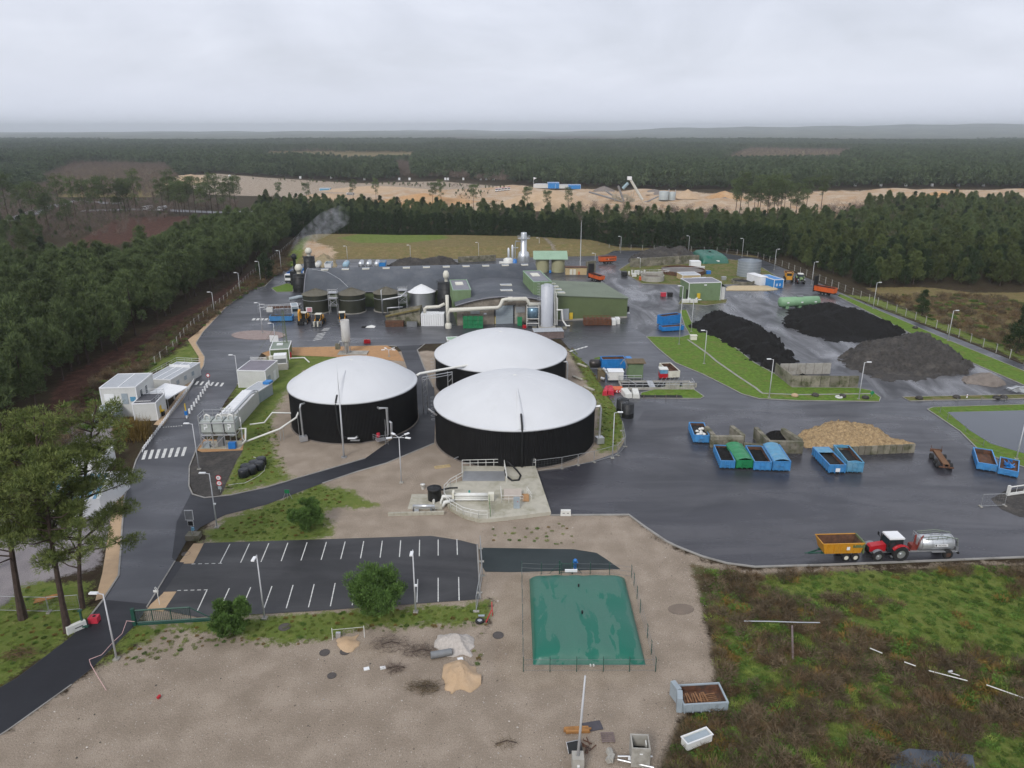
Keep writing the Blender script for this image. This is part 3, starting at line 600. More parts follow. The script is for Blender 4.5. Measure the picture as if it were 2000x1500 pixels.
# ---------------------------------------------------------------- trees
rs = np.random.default_rng(11)
def leafmat(name, col, dark, objrand=.22, var=.5, scale=.8):
    m = bpy.data.materials.new(name); m.use_nodes = True; nt = m.node_tree; b = nt.nodes['Principled BSDF']; L = nt.links.new
    oi = _nn(nt, 'ShaderNodeObjectInfo'); geo = _nn(nt, 'ShaderNodeNewGeometry')
    n = _nn(nt, 'ShaderNodeTexNoise', Scale=scale, Detail=4.0, Roughness=.7); L(geo.outputs['Position'], n.inputs['Vector'])
    r = _nn(nt, 'ShaderNodeMapRange'); r.inputs[1].default_value = .3; r.inputs[2].default_value = .7; L(n.outputs['Fac'], r.inputs[0])
    mi = _nn(nt, 'ShaderNodeMix', data_type='RGBA'); L(r.outputs[0], mi.inputs[0]); mi.inputs[6].default_value = (*dark, 1); mi.inputs[7].default_value = (*col, 1)
    m2 = _nn(nt, 'ShaderNodeMapRange'); m2.inputs[3].default_value = 1 - objrand; m2.inputs[4].default_value = 1 + objrand; L(oi.outputs['Random'], m2.inputs[0])
    vm = _nn(nt, 'ShaderNodeVectorMath', operation='SCALE'); L(mi.outputs[2], vm.inputs[0]); L(m2.outputs[0], vm.inputs['Scale'])
    L(vm.outputs[0], b.inputs['Base Color']); b.inputs['Roughness'].default_value = .8; b.inputs['Specular IOR Level'].default_value = .12
    return m
LM = {
 'pine': leafmat('pine_needles', (0.139, 0.176, 0.070), (0.057, 0.085, 0.036)),
 'bigpine': leafmat('tall_pine_needles', (0.216, 0.250, 0.077), (0.068, 0.099, 0.030), .12),
 'bush': leafmat('young_pine_needles', (0.140, 0.238, 0.059), (0.043, 0.083, 0.024), .08),
 'dark': leafmat('dark_conifer_needles', (0.053, 0.082, 0.034), (0.021, 0.034, 0.016), .2),
 'olive': leafmat('yellow_green_needles', (0.133, 0.162, 0.055), (0.047, 0.065, 0.027), .25),
 'bare': leafmat('bare_twigs', (0.217, 0.169, 0.137), (0.089, 0.068, 0.056), .2),
 'far': leafmat('distant_pine_needles', (0.105, 0.139, 0.070), (0.042, 0.066, 0.036), .28, scale=.05),
 'heath': leafmat('brown_stems', (0.224, 0.148, 0.082), (0.065, 0.048, 0.028), .35),
 'grassy': leafmat('rank_grass', (0.251, 0.307, 0.074), (0.093, 0.130, 0.029), .3),
 'weed': leafmat('green_weed', (0.131, 0.223, 0.046), (0.047, 0.085, 0.019), .3),
 'bramb': leafmat('bramble_twigs', (0.182, 0.136, 0.087), (0.058, 0.048, 0.030), .35),
 'reed': leafmat('reed_stems', (0.288, 0.194, 0.058), (0.108, 0.079, 0.026), .1),
}
def spikes(P, D, ln, wd, rs):
    """needle tufts: one thin triangle per point P along direction D"""
    n = len(P); D = D / np.maximum(1e-6, np.linalg.norm(D, axis=1, keepdims=True))
    s = np.cross(D, rs.normal(size=(n, 3))); s /= np.maximum(1e-6, np.linalg.norm(s, axis=1, keepdims=True))
    ln = ln * rs.uniform(.6, 1.3, (n, 1)); wd = wd * rs.uniform(.6, 1.3, (n, 1))
    V = np.stack([P - s * wd, P + s * wd, P + D * ln], 1).reshape(-1, 3); return V
def crownmesh(name, V, m):
    me = bpy.data.meshes.new(name); n = len(V) // 3
    me.vertices.add(len(V)); me.loops.add(len(V)); me.polygons.add(n)
    me.vertices.foreach_set('co', V.astype(np.float32).ravel()); me.loops.foreach_set('vertex_index', np.arange(len(V), dtype=np.int32))
    me.polygons.foreach_set('loop_start', np.arange(0, len(V), 3, dtype=np.int32)); me.update(calc_edges=True); me.materials.append(m); return me
def clumps(C, rad, per, ln, wd, rs, up=.35, flat=.8):
    """tufts gathered in rounded clumps around the centres C with radii rad"""
    Cs = np.repeat(C, per, 0); Rr = np.repeat(rad, per)[:, None]
    d = rs.normal(size=Cs.shape); d /= np.linalg.norm(d, axis=1, keepdims=True)
    P = Cs + d * Rr * rs.uniform(.45, 1, (len(Cs), 1)) * np.array([1, 1, flat])
    D = d + np.array([0, 0, up]) + rs.normal(size=d.shape) * .35
    return spikes(P, D, ln, wd, rs)
def plantation_crown(seed, H=11.0, z0=3.0, w=2.3, nc=38, per=95, ln=.55, wd=.07, top=.8):
    r = np.random.default_rng(seed); t = r.uniform(0, 1, nc) ** .9; z = z0 + (H - z0 - .6) * t
    prof = w * np.sin(np.pi * np.clip(.22 + .74 * t, 0, 1)) ** top
    a = r.uniform(0, 2*np.pi, nc); q = prof * np.sqrt(r.uniform(.15, 1, nc))
    C = np.stack([q*np.cos(a), q*np.sin(a), z], 1); C[0] = (0, 0, H - .9); C[1] = (0, 0, H - 1.8)
    return clumps(C, r.uniform(.5, .95, nc) * w / 2.3, per, ln, wd, r, up=.85, flat=1.1)
def trunkmesh(name, H, r0, r1, limbs=(), lean=(0, 0), m='bark'):
    mb = MB(); n = 7
    pts = [(lean[0]*(i/n)**1.5*H, lean[1]*(i/n)**1.5*H, H*i/n - .05) for i in range(n+1)]
    mb.tube(pts, [r0 + (r1-r0)*(i/n)**.8 + (r0*.25 if i == 0 else 0) for i in range(n+1)], 8)
    for pth, a, b in limbs: mb.tube(pth, [a + (b-a)*i/(len(pth)-1) for i in range(len(pth))], 5)
    return mb.mesh(name, M[m])
PINE_C = [crownmesh('pine_crown', plantation_crown(20+i, H=9.5+.7*i, w=2.1+.14*(i % 3)), LM['pine']) for i in range(5)]
PINE_T = [trunkmesh('pine_trunk', 8.0+.6*i, .16, .05) for i in range(5)]
OLIVE_C = [crownmesh('woodland_crown', plantation_crown(50+i, H=9+1.2*i, z0=1.5, w=2.6, nc=46, ln=.55, wd=.075), LM['olive' if i % 2 else 'dark']) for i in range(4)]
def hedge_crown(seed, H=13.0):
    r = np.random.default_rng(seed); nc = 46; t = r.uniform(0, 1, nc); z = .6 + (H - 1.2)*t; w = 1.75*(1 - t*.55)**.8
    a = r.uniform(0, 2*np.pi, nc); q = w*np.sqrt(r.uniform(.3, 1, nc)); C = np.stack([q*np.cos(a), q*np.sin(a), z], 1); C[0] = (0, 0, H-.7)
    return clumps(C, r.uniform(.5, .9, nc), 75, .55, .1, r, up=.8)
HEDGE_C = [crownmesh('conifer_crown', hedge_crown(80+i, 11.5+.9*i), LM['dark']) for i in range(4)]
HEDGE_T = trunkmesh('conifer_trunk', 6, .2, .08)
def tall_crown(seed, H, w, nc=26, per=110, ln=.55, wd=.085, spread=.55):
    r = np.random.default_rng(seed); a = r.uniform(0, 2*np.pi, nc); q = w*np.sqrt(r.uniform(.05, 1, nc)); z = H*(1 - spread*r.uniform(0, 1, nc)**1.3) - q*.22
    C = np.stack([q*np.cos(a), q*np.sin(a), z], 1); limbs = []
    for c in C[::2]: limbs.append(([(0, 0, c[2]-1.2), (c[0]*.5, c[1]*.5, c[2]-.7), (c[0], c[1], c[2])], .07, .025))
    return clumps(C, r.uniform(.9, 1.5, nc), per, ln, wd, r, flat=.7), limbs
TALL = []
for i in range(4):
    Hh = 17 + 1.5*i; V, lb = tall_crown(110+i, Hh, 3.1 + .4*(i % 2), nc=34); TALL.append((crownmesh('tall_pine_crown', V, LM['pine']), trunkmesh('tall_pine_trunk', Hh-1.5, .22, .07, lb)))
def bare_tree(seed, H=9):
    r = np.random.default_rng(seed); mb = MB(); limbs = []; tips = []
    for k in range(9):
        z0 = H*r.uniform(.2, .6); a = r.uniform(0, 2*np.pi); l = H*r.uniform(.3, .5); d = np.array([math.cos(a)*.6, math.sin(a)*.6, .85])
        p = [np.array([0, 0, z0]) + d*l*t + r.normal(size=3)*.12*(t > 0) for t in (0, .35, .7, 1)]; limbs.append(([tuple(x) for x in p], .07, .02)); tips += p[1:]
    C = np.array(tips); return clumps(C, np.full(len(C), 1.15), 26, 1.0, .025, r, up=.7), limbs
BARE = []
for i in range(3):
    Hh = 8 + 1.5*i; V, lb = bare_tree(140+i, Hh); BARE.append((crownmesh('bare_crown', V, LM['bare']), trunkmesh('bare_trunk', Hh*.8, .15, .04, lb, m='bark')))

def plant(name, label, cat, group, cr, tr, loc, s=1.0, rz=None, sz=None, lean=0.0):
    t = thing(name, label, cat, loc, rs.uniform(0, 6.28) if rz is None else rz, group); t.scale = (s, s, sz or s)
    if lean: t.rotation_euler.x = lean
    if tr: link('trunk', tr, t)
    link('crown', cr, t); return t
def scatter(polypx, spacing, jitter=.42, z=0.0, exclude=()):
    P = [(v.x, v.y) for v in GP(polypx, z)]; xs = [p[0] for p in P]; ys = [p[1] for p in P]
    X, Y = np.meshgrid(np.arange(min(xs), max(xs), spacing), np.arange(min(ys), max(ys), spacing*.9))
    X = X + (np.arange(X.shape[0]) % 2)[:, None]*spacing*.5
    X = X.ravel() + rs.uniform(-jitter, jitter, X.size)*spacing; Y = Y.ravel() + rs.uniform(-jitter, jitter, Y.size)*spacing
    k = inpoly(X, Y, P)
    for e in exclude: k &= ~inpoly(X, Y, [(v.x, v.y) for v in GP(e)])
    return np.stack([X[k], Y[k]], 1)
def gn_scatter(name, pts, meshes, kinds, scales, zs=None, sxy=None):
    """one mass of plants: points that carry shared plant shapes"""
    me = bpy.data.meshes.new(name); me.vertices.add(len(pts))
    co = np.zeros((len(pts), 3), np.float32); co[:, :2] = pts
    if zs is not None: co[:, 2] = zs
    me.vertices.foreach_set('co', co.ravel())
    def attr(n, t, v, key='value'): a = me.attributes.new(n, t, 'POINT'); a.data.foreach_set(key, v)
    attr('k', 'INT', kinds.astype(np.int32)); sc = np.zeros((len(pts), 3), np.float32); sc[:, 2] = scales; sc[:, 0] = sc[:, 1] = scales if sxy is None else sxy
    attr('s', 'FLOAT_VECTOR', sc.ravel(), 'vector'); rot = np.zeros((len(pts), 3), np.float32); rot[:, 2] = rs.uniform(0, 6.28, len(pts)); attr('r', 'FLOAT_VECTOR', rot.ravel(), 'vector')
    o = link(name, me); ng = bpy.data.node_groups.new(name, 'GeometryNodeTree')
    ng.interface.new_socket('Geometry', in_out='INPUT', socket_type='NodeSocketGeometry'); ng.interface.new_socket('Geometry', in_out='OUTPUT', socket_type='NodeSocketGeometry')
    gi = ng.nodes.new('NodeGroupInput'); go = ng.nodes.new('NodeGroupOutput'); jn = ng.nodes.new('GeometryNodeJoinGeometry')
    def named(n, t): a = ng.nodes.new('GeometryNodeInputNamedAttribute'); a.data_type = t; a.inputs[0].default_value = n; return a.outputs['Attribute']
    ka, sa, ra = named('k', 'INT'), named('s', 'FLOAT_VECTOR'), named('r', 'FLOAT_VECTOR')
    for i, ob in enumerate(meshes):
        oi = ng.nodes.new('GeometryNodeObjectInfo'); oi.inputs[0].default_value = ob
        try: oi.inputs['As Instance'].default_value = True
        except Exception: pass
        ip = ng.nodes.new('GeometryNodeInstanceOnPoints'); cp = ng.nodes.new('FunctionNodeCompare'); cp.data_type = 'INT'; cp.operation = 'EQUAL'
        ia = [s for s in cp.inputs if s.type == 'INT']; ng.links.new(ka, ia[0]); ia[1].default_value = i
        ng.links.new(gi.outputs[0], ip.inputs['Points']); ng.links.new(oi.outputs['Geometry'], ip.inputs['Instance']); ng.links.new(cp.outputs[0], ip.inputs['Selection'])
        ng.links.new(ra, ip.inputs['Rotation']); ng.links.new(sa, ip.inputs['Scale']); ng.links.new(ip.outputs[0], jn.inputs[0])
    ng.links.new(jn.outputs[0], go.inputs[0]); md = o.modifiers.new('plants', 'NODES'); md.node_group = ng
    return tag(o, kind='stuff')
def gz(x, y):
    """ground height at plan positions"""
    i = np.clip(np.searchsorted(gx, x), 0, nx-1); j = np.clip(np.searchsorted(gy, y), 0, ny-1); return ground_z.reshape(ny, nx)[j, i]

# -- the pine plantation beside the access road
def TT(px, py, z):
    p = G(px, py, z); return PY(p.x, p.y, 0)
FOREST = [(-420,930),(-60,870),(40,836),(105,788),(172,738),(235,685),(322,625),(425,560),(515,517),(556,482),(575,458)] + [TT(*p, 13) for p in ((560,402),(490,405),(420,418),(330,447),(235,474),(130,480),(0,486),(-200,505))]
pts = scatter(FOREST, 6.0)
vis = [(p[0], p[1], PY(p[0], p[1], 6)) for p in pts]
inview = np.array([-60 < v[2][0] < 640 for v in vis]); dist = np.hypot(pts[:, 0], pts[:, 1])
order = np.argsort(np.where(inview, dist, 1e6))
first = set(order[:290].tolist())
protos = {}
for i in order[:290]:
    k = int(rs.integers(0, 5)); o = plant('pine_tree', 'green plantation pine in the dense wood beside the access road', 'pine tree', 'pines of the plantation', PINE_C[k], PINE_T[k], (pts[i, 0], pts[i, 1], 0), rs.uniform(1.1, 1.5))
    protos.setdefault('pine%d' % k, [c for c in o.children if c.data.name.startswith('pine_crown')][0])
rest = np.array([i for i in range(len(pts)) if i not in first])
PC = [protos['pine%d' % k] for k in range(5)]
gn_scatter('pine_forest', pts[rest], PC, rs.integers(0, 5, len(rest)), rs.uniform(1.1, 1.5, len(rest)))

# -- dark clipped conifers behind the works
HP = GP([(560,466),(640,458),(760,464),(900,470),(1010,474),(1130,481),(1260,486),(1360,489),(1450,494),(1500,506),(1520,512)])
seg = [(HP[i+1]-HP[i]).length for i in range(len(HP)-1)]; tot = sum(seg); nH = int(tot / 2.15)
hn = 0
for row in range(2):
    for i in range(nH):
        s = tot*(i + .5*row)/nH; j = 0
        while j < len(seg)-1 and s > seg[j]: s -= seg[j]; j += 1
        p = HP[j].lerp(HP[j+1], s/seg[j]) + Vector((rs.uniform(-.4, .4), 4 + row*3.2 + rs.uniform(-.5, .5), 0))
        if row == 1 and i % 2: continue
        o = plant('conifer_tree', 'dark evergreen conifer in the tall screen behind the works', 'conifer', 'conifers of the boundary screen', HEDGE_C[int(rs.integers(0, 4))], HEDGE_T, p, rs.uniform(.82, 1.06)); hn += 1
        protos['hedge'] = [c for c in o.children if 'crown' in c.name][0]

# -- woodland beyond the perimeter road
WOOD = [(1470,480),(1530,506),(1600,535),(1680,558),(1760,575),(1860,570),(1960,585),(2120,600),(2250,560),(2200,470),(1990,440),(1700,440),(1560,450)]
wp = scatter(WOOD, 6.0, exclude=[[(1700,575),(1800,555),(1990,560),(2300,620),(2300,760),(2000,700)]])
dw = np.hypot(wp[:, 0], wp[:, 1]); ow = np.argsort(dw); firstw = ow[:240]
for i in firstw:
    k = int(rs.integers(0, 4)); o = plant('woodland_pine', 'bushy green pine in the wood beyond the perimeter fence', 'pine tree', 'pines beyond the perimeter road', OLIVE_C[k], PINE_T[k], (wp[i, 0], wp[i, 1], 0), rs.uniform(.75, 1.2))
    protos['ol%d' % k] = [c for c in o.children if 'crown' in c.name][0]
OC = [protos['ol%d' % k] for k in range(4)]
for (px, py, s, lb) in ((1800,617,.62,'lone dark conifer standing in the brown meadow by the perimeter road'), (1985,690,.95,'broad dark evergreen at the meadow edge beside the boundary fence'), (1700,562,.8,'dark evergreen at the wood edge near the orange trailer'), (520,548,1.0,'dark evergreen at the plantation corner beside the road lamp')):
    q = plant('evergreen_tree', lb, 'evergreen tree', None, OLIVE_C[0 if px < 1750 else 2], HEDGE_T, G(px, py), s*1.2, sz=s*1.1)

# -- woods behind the screen and on either side: one mass
MIDW = [(560,440),(700,440),(1000,452),(1300,462),(1440,466),(1500,470),(1700,452),(2200,448),(2200,430),(1740,428),(1640,438),(1440,444),(1250,438),(900,424),(700,412),(560,404),(500,410)]
mp_ = scatter(MIDW, 7.0)
LEFTW = [TT(*p, 9) for p in ((-400,520),(0,478),(80,452),(60,420),(-60,400),(-500,420))]
lw = scatter(LEFTW, 8.5, exclude=[[(120,490),(230,428),(370,424),(345,452),(200,485)]])
RIGHTW = [(1690,424),(2300,428),(2300,405),(1900,404),(1690,408)]
rw = scatter(RIGHTW, 6.5)
mid = np.concatenate([mp_, lw, rw, wp[ow[240:]]]); kk = rs.integers(0, 9, len(mid)); 
for i in range(3):
    p = G([300, 1640, 980][i], [392, 436, 445][i]); o = plant('bare_tree', ['leafless grey tree among pines beside the main road', 'leafless grey tree by the quarry ditch', 'leafless grey tree behind the conifer screen'][i], 'bare tree', None, BARE[i][0], BARE[i][1], p, 1.1); protos['bare%d' % i] = [c for c in o.children if 'crown' in c.name][0]
BC = [protos['bare%d' % i] for i in range(3)]
kk = np.where(rs.uniform(size=len(mid)) < .13, 9 + rs.integers(0, 3, len(mid)), kk)
gn_scatter('mixed_woods', mid, PC + OC + BC, kk, rs.uniform(.7, 1.1, len(mid)))

# -- tall bare-stemmed pines
def tall(px, py, label, k=None, s=1.0, group=None):
    k = int(rs.integers(0, 4)) if k is None else k
    return plant('tall_pine', label, 'pine tree', group, TALL[k][0], TALL[k][1], G(px, py), s*1.3, lean=rs.uniform(-.06, .06))
for px in (1437,1441,1458,1471,1480,1484,1495,1500,1511,1516,1525,1532,1540,1555,1563): tall(px + rs.uniform(-2, 2), 424 + rs.uniform(-5, 6), 'tall slim pine in the clump before the gravel pit', s=rs.uniform(.72, 1.1), group='tall pines before the pit')
for px, py in ((1573,418),(1603,412)): tall(px, py, 'tall pine with wide crown standing apart beside the pit' if px < 1600 else 'shorter lone pine beside the pit ditch', s=.95)
for px, py in ((70,455),(95,450),(98,452),(138,462),(150,430),(172,430),(192,432),(212,428),(236,425),(247,423),(255,422),(268,425),(20,440),(45,430),(120,430)): tall(px, py, 'tall pine beside the bracken clearing and main road', s=rs.uniform(.75, 1.1), group='tall pines by the main road')
for px in (322,332,342,345,352,358,362,372,383,395,405,415,428,440,452,462): tall(px, 420 + rs.uniform(-5, 6), 'tall pine in the roadside clump near the sand hill', s=rs.uniform(.7, 1.0), group='tall pines near the sand hill')
for px, py in ((862,404),(845,404),(925,408),(1030,412),(1068,414),(1110,412),(735,396),(690,392),(600,396),(545,394)): tall(px, py, 'ragged pine standing above the conifer screen by the pit', s=rs.uniform(.55, .75), group='pines above the conifer screen')

# -- far forest to the foot of the hills
QP = [(330,349),(420,338),(520,345),(700,355),(860,350),(1000,360),(1140,365),(1300,371),(1500,374),(1640,368),(1800,366),(2350,372),(2350,440),(-400,440),(300,372)]
FX, FY = [], []
Yv = 700.0
while Yv < 3700:
    sp = 6.2 if Yv < 1300 else 6.2*(Yv/1300)**1.15
    hw = .80*Yv + 60; n = int(2*hw/sp); x = -hw + (np.arange(n) + rs.uniform(.1, .9, n))*sp; FX.append(x); FY.append(Yv + rs.uniform(-.45, .45, n)*sp); Yv += sp*.95
FX = np.concatenate(FX); FY = np.concatenate(FY)
keep = np.ones(len(FX), bool)
for pl, z in ((QP, 0), ([(80,352),(150,322),(325,326),(350,352),(300,392),(120,392)], 0), ([(505,311),(525,293),(815,293),(800,309)], 6), ([(1400,311),(1465,287),(1680,291),(1640,309)], 6), ([(770,312),(800,312),(810,352),(780,352)], 6)):
    keep &= ~inpoly(FX, FY, [(v.x, v.y) for v in GP(pl, z)])
FX, FY = FX[keep], FY[keep]
fs = np.maximum(1, FY/1500.0)
def far_crown(seed, H=11.5, w=2.7, nc=12, per=14): return plantation_crown(seed, H, 2.2, w, nc, per, 1.4, .5)
hold = bpy.data.collections.new('shapes')
def proto(name, me):
    o = bpy.data.objects.new(name, me); return o
FARP = [proto('far_pine_crown', crownmesh('far_pine_crown', far_crown(200+i, 10.5+i), LM['far'])) for i in range(4)]
kf = rs.integers(0, 4, len(FX)); br = (np.sin(FX/140 + FY/400) + np.sin(FX/57 - FY/210)) > 1.55; kf = np.where(br & (rs.uniform(size=len(FX)) < .7), 4, kf)
farbare = proto('far_bare_crown', crownmesh('far_bare_crown', clumps(np.array([[0, 0, 5.], [1.2, 0, 4], [-1.2, .3, 4.5], [0, 1.2, 3.5], [.2, -1.2, 4.2]]), np.full(5, 1.9), 22, 1.6, .12, np.random.default_rng(5), up=.7), LM['bare']))
block = 1 + .16*np.sign(np.sin(FX/260 + 1.0)) * np.sign(np.sin(FY/330))
gn_scatter('far_forest', np.stack([FX, FY], 1), FARP + [farbare], kf, rs.uniform(.85, 1.2, len(FX))*block, sxy=rs.uniform(.9, 1.25, len(FX))*fs**.9)
# bare scrub and heath at clearings
sp_ = np.concatenate([scatter([(-80,470),(-60,412),(330,398),(470,402),(470,420),(350,426),(230,470),(90,478)], 10, .5), scatter([(60,388),(80,345),(150,322),(330,326),(350,352),(300,390)], 7), scatter([(1390,316),(1450,284),(1690,288),(1650,316)], 11), scatter([(430,322),(430,296),(510,294),(505,322)], 13), scatter([(770,350),(760,318),(812,318),(815,350)], 8), scatter([(1600,426),(1640,416),(1800,410),(1860,428),(1700,436)], 6), scatter([(1100,430),(1110,412),(1420,420),(1420,432)], 8)])
gn_scatter('leafless_woods', sp_, BC + [farbare], rs.integers(0, 4, len(sp_)), rs.uniform(.6, 1.0, len(sp_)))
pz = np.concatenate([scatter([(-60,462),(-40,400),(300,392),(340,420),(220,440),(140,472)], 6, .5), scatter([(90,385),(150,325),(330,330),(300,388)], 10, .5), scatter([(430,348),(700,360),(900,362),(1000,370),(860,368),(600,358)], 6, .5), scatter([(820,398),(1000,398),(1080,412),(830,408)], 8, .5), scatter([(1440,412),(1640,404),(1720,404),(1690,424),(1450,428)], 7, .5), scatter([(480,385),(560,384),(700,396),(560,402)], 8, .5), scatter([(900,372),(960,376),(930,392),(880,388)], 6, .5)])
gn_scatter('pit_scrub', pz, PC[:2] + BC, rs.integers(0, 5, len(pz)), rs.uniform(.15, .42, len(pz)))
vr = []
for i in range(30):
    Yr = G(660, 312).y + i*17; vr.append(np.stack([np.arange(G(510, 311).x*1.05, G(812, 311).x*1.3, 5.0), np.full(len(np.arange(G(510, 311).x*1.05, G(812, 311).x*1.3, 5.0)), Yr)], 1))
vr = np.concatenate(vr); gn_scatter('vineyard_plants', vr, [farbare], np.zeros(len(vr)), rs.uniform(.22, .3, len(vr)))

# ---------------------------------------------------------------- low growth
def tuft(seed, n, h, w, ln, wd, up): 
    r = np.random.default_rng(seed); a = r.uniform(0, 6.28, n); q = w*np.sqrt(r.uniform(0, 1, n)); P = np.stack([q*np.cos(a), q*np.sin(a), r.uniform(0, h, n)], 1)
    D = np.stack([np.cos(a)*.7, np.sin(a)*.7, np.full(n, up)], 1) + r.normal(size=(n, 3))*.4; return spikes(P, D, ln, wd, r)
TUFT = [proto('grass_tuft', crownmesh('grass_tuft', tuft(300, 130, .15, .75, .5, .035, 1.1), LM['grassy'])),
        proto('weed_tuft', crownmesh('weed_tuft', tuft(301, 150, .3, .8, .28, .09, .5), LM['weed'])),
        proto('heath_tuft', crownmesh('heath_tuft', tuft(302, 150, .6, .7, .7, .02, 1.0), LM['heath'])),
        proto('bramble_tuft', crownmesh('bramble_tuft', tuft(303, 190, .9, .9, .6, .03, .4), LM['bramb'])),
        proto('fern_tuft', crownmesh('fern_tuft', tuft(304, 120, .25, .7, .5, .06, .5), LM['reed']))]
br_ = scatter([(1375,1110),(1475,1124),(1700,1117),(2300,1096),(2300,1560),(1290,1560),(1340,1410),(1408,1350),(1402,1290),(1380,1180)], .82, .5)
gi_ = np.clip(np.searchsorted(gx, br_[:, 0]), 0, nx-1); gj_ = np.clip(np.searchsorted(gy, br_[:, 1]), 0, ny-1)
pat = lump(br_[:, 0], br_[:, 1], 2.6) + .7*lump(br_[:, 0] + 30, br_[:, 1], 1.1) + rs.normal(size=len(br_))*.35
isg = masks['grass'].reshape(ny, nx)[gj_, gi_]*.9 + .32*pat > .5
kb = np.where(isg, np.where(rs.uniform(size=len(br_)) < .6, 1, 0), np.where(pat > .75, 0, np.where(pat > .5, 1, np.where(pat > .2, 2, np.where(pat > -.3, 3, np.where(pat > -.55, 0, np.where(pat > -.8, 2, 4)))))))
kb = np.where((kb == 4) & (rs.uniform(size=len(br_)) < .6), 1, kb)
gn_scatter('rough_vegetation', br_, TUFT, kb, rs.uniform(.55, 1.15, len(br_))*np.where(isg, .6, 1.0), zs=gz(br_[:, 0], br_[:, 1]) - .08)
ug = np.concatenate([scatter([(60,850),(200,730),(300,660),(430,590),(540,500),(575,470),(600,470),(560,530),(470,580),(330,690),(190,800),(120,850)], 1.7, .5), scatter([(1720,580),(1880,575),(2060,600),(2060,700),(1990,695),(1850,638)], 2.2, .5), scatter([(-200,920),(60,850),(190,800),(180,840),(100,900),(0,960)], 1.7, .5)])
gn_scatter('forest_undergrowth', ug, TUFT, np.where(rs.uniform(size=len(ug)) < .25, 1, np.where(rs.uniform(size=len(ug)) < .5, 2, 3)), rs.uniform(.7, 1.6, len(ug)))
gr = np.concatenate([scatter([(400,1050),(520,990),(620,948),(690,965),(640,998),(640,1045),(540,1058)], .9, .5), scatter([(260,1235),(600,1199),(955,1178),(950,1225),(700,1235),(560,1268),(430,1262),(240,1300)], .8, .5), scatter([(-40,1370),(130,1255),(170,1195),(60,1140),(-20,1220)], .9, .5), scatter([(440,955),(480,880),(520,800),(545,860),(560,930)], 1.0, .5), scatter([(1115,675),(1150,718),(1203,785),(1222,840),(1200,878),(1172,880),(1172,800),(1125,705)], .9, .5), scatter([(940,1030),(1120,1022),(1130,1068),(970,1066)], 1.5, .5), scatter([(850,1245),(960,1230),(970,1330),(900,1290)], 2.0, .5)])
gn_scatter('verge_tufts', gr, TUFT, np.where(rs.uniform(size=len(gr)) < .75, 0, np.where(rs.uniform(size=len(gr)) < .5, 1, 4)), rs.uniform(.18, .36, len(gr)))

# ---------------------------------------------------------------- single trees of the front
def bushy(seed, H, w, nc, per, ln=.3, wd=.05):
    r = np.random.default_rng(seed); d = r.normal(size=(nc, 3)); d /= np.linalg.norm(d, axis=1, keepdims=True); q = r.uniform(.35, .9, (nc, 1))
    C = d*q*np.array([w, w, H*.46]) + np.array([0, 0, H*.52]); return clumps(C, r.uniform(.5, .85, nc)*w/2.6, per, ln, wd, r, up=.6)
def bush(px, py, H, w, label, seed, nc=42, tr=.14):
    t = thing('pine_bush', label, 'pine bush', G(px, py)); link('trunk', trunkmesh('bush_trunk', H*.6, tr, .05), t); link('crown', crownmesh('bush_crown', bushy(seed, H, w, nc, 420), LM['bush']), t); return t
bush(458, 1240, 4.6, 2.3, 'small round young pine beside the end of the green gate', 401)
bush(735, 1192, 5.6, 3.6, 'large round young pine covering parking bays', 402, 70)
bush(600, 1033, 4.6, 2.5, 'young pine with bare stem on grass above the car park', 403, 36)
def great_pine(px, py, H, lean, clump_list, label, seed, r0=.36):
    """a tall maritime pine: leaning stem, open limbs, needle sprays gathered in clumps"""
    t = thing('maritime_pine', label, 'pine tree', G(px, py)); r = np.random.default_rng(seed); limbs = []; Cs = []; Rd = []
    def stem(z): q = (z/H)**1.5*H; return np.array([lean[0]*q, lean[1]*q, z])
    for (dx, dy, z, rad, n) in clump_list:
        a = stem(max(1, z - 1.6)); c = stem(z) + np.array([dx, dy, 0]); midp = (a + c)/2 + np.array([0, 0, -.25]) + r.normal(size=3)*.2
        limbs.append(([tuple(a), tuple(midp), tuple(c)], .10, .03))
        for j in range(n):
            o = r.normal(size=3)*np.array([rad, rad, rad*.5])*.62; Cs.append(c + o); Rd.append(r.uniform(.45, .8))
            if j % 2 == 0: limbs.append(([tuple(midp*.4 + c*.6), tuple(c + o*.6), tuple(c + o)], .035, .012))
    V = clumps(np.array(Cs), np.array(Rd)*1.15, 150, .38, .04, r, up=.5, flat=.75)
    link('trunk', trunkmesh('great_trunk', H, r0, .08, limbs, lean), t); link('crown', crownmesh('great_crown', V, LM['bigpine']), t); return t
def rc(n, zlo, zhi, w, seed, lo=(4, 8)):
    r = np.random.default_rng(seed); o = []
    for i in range(n):
        z = r.uniform(zlo, zhi); a = r.uniform(0, 6.28); q = w*math.sqrt(r.uniform(.02, 1))*(1.05 - .55*((z-zlo)/(zhi-zlo))**2); o.append((q*math.cos(a), q*math.sin(a), z, r.uniform(.9, 1.5), int(r.integers(*lo))))
    return o
great_pine(45, 1208, 23.5, (.10, .02), rc(36, 9, 23.5, 4.4, 1), 'thick leaning pine with ivy at its foot beside the gravel lot', 501, .42)
great_pine(133, 1234, 25, (.04, .03), rc(48, 9.5, 25, 4.8, 2), 'dark leaning pine stem next to the white road barrier', 502, .36)
great_pine(161, 1188, 24.5, (.22, .05), rc(48, 6.5, 24.5, 5.0, 3) + [(5.6, 0, 9.0, .9, 5), (5.2, .5, 12.6, .8, 4), (5.0, 1, 15.5, 1.0, 5)], 'forked pine with reddish stem beside the tan sidewalk', 503, .28)
great_pine(-45, 1130, 23, (.02, .02), rc(30, 11, 23, 4.4, 4), 'pine with broad crown behind the leaning pines', 504, .36)

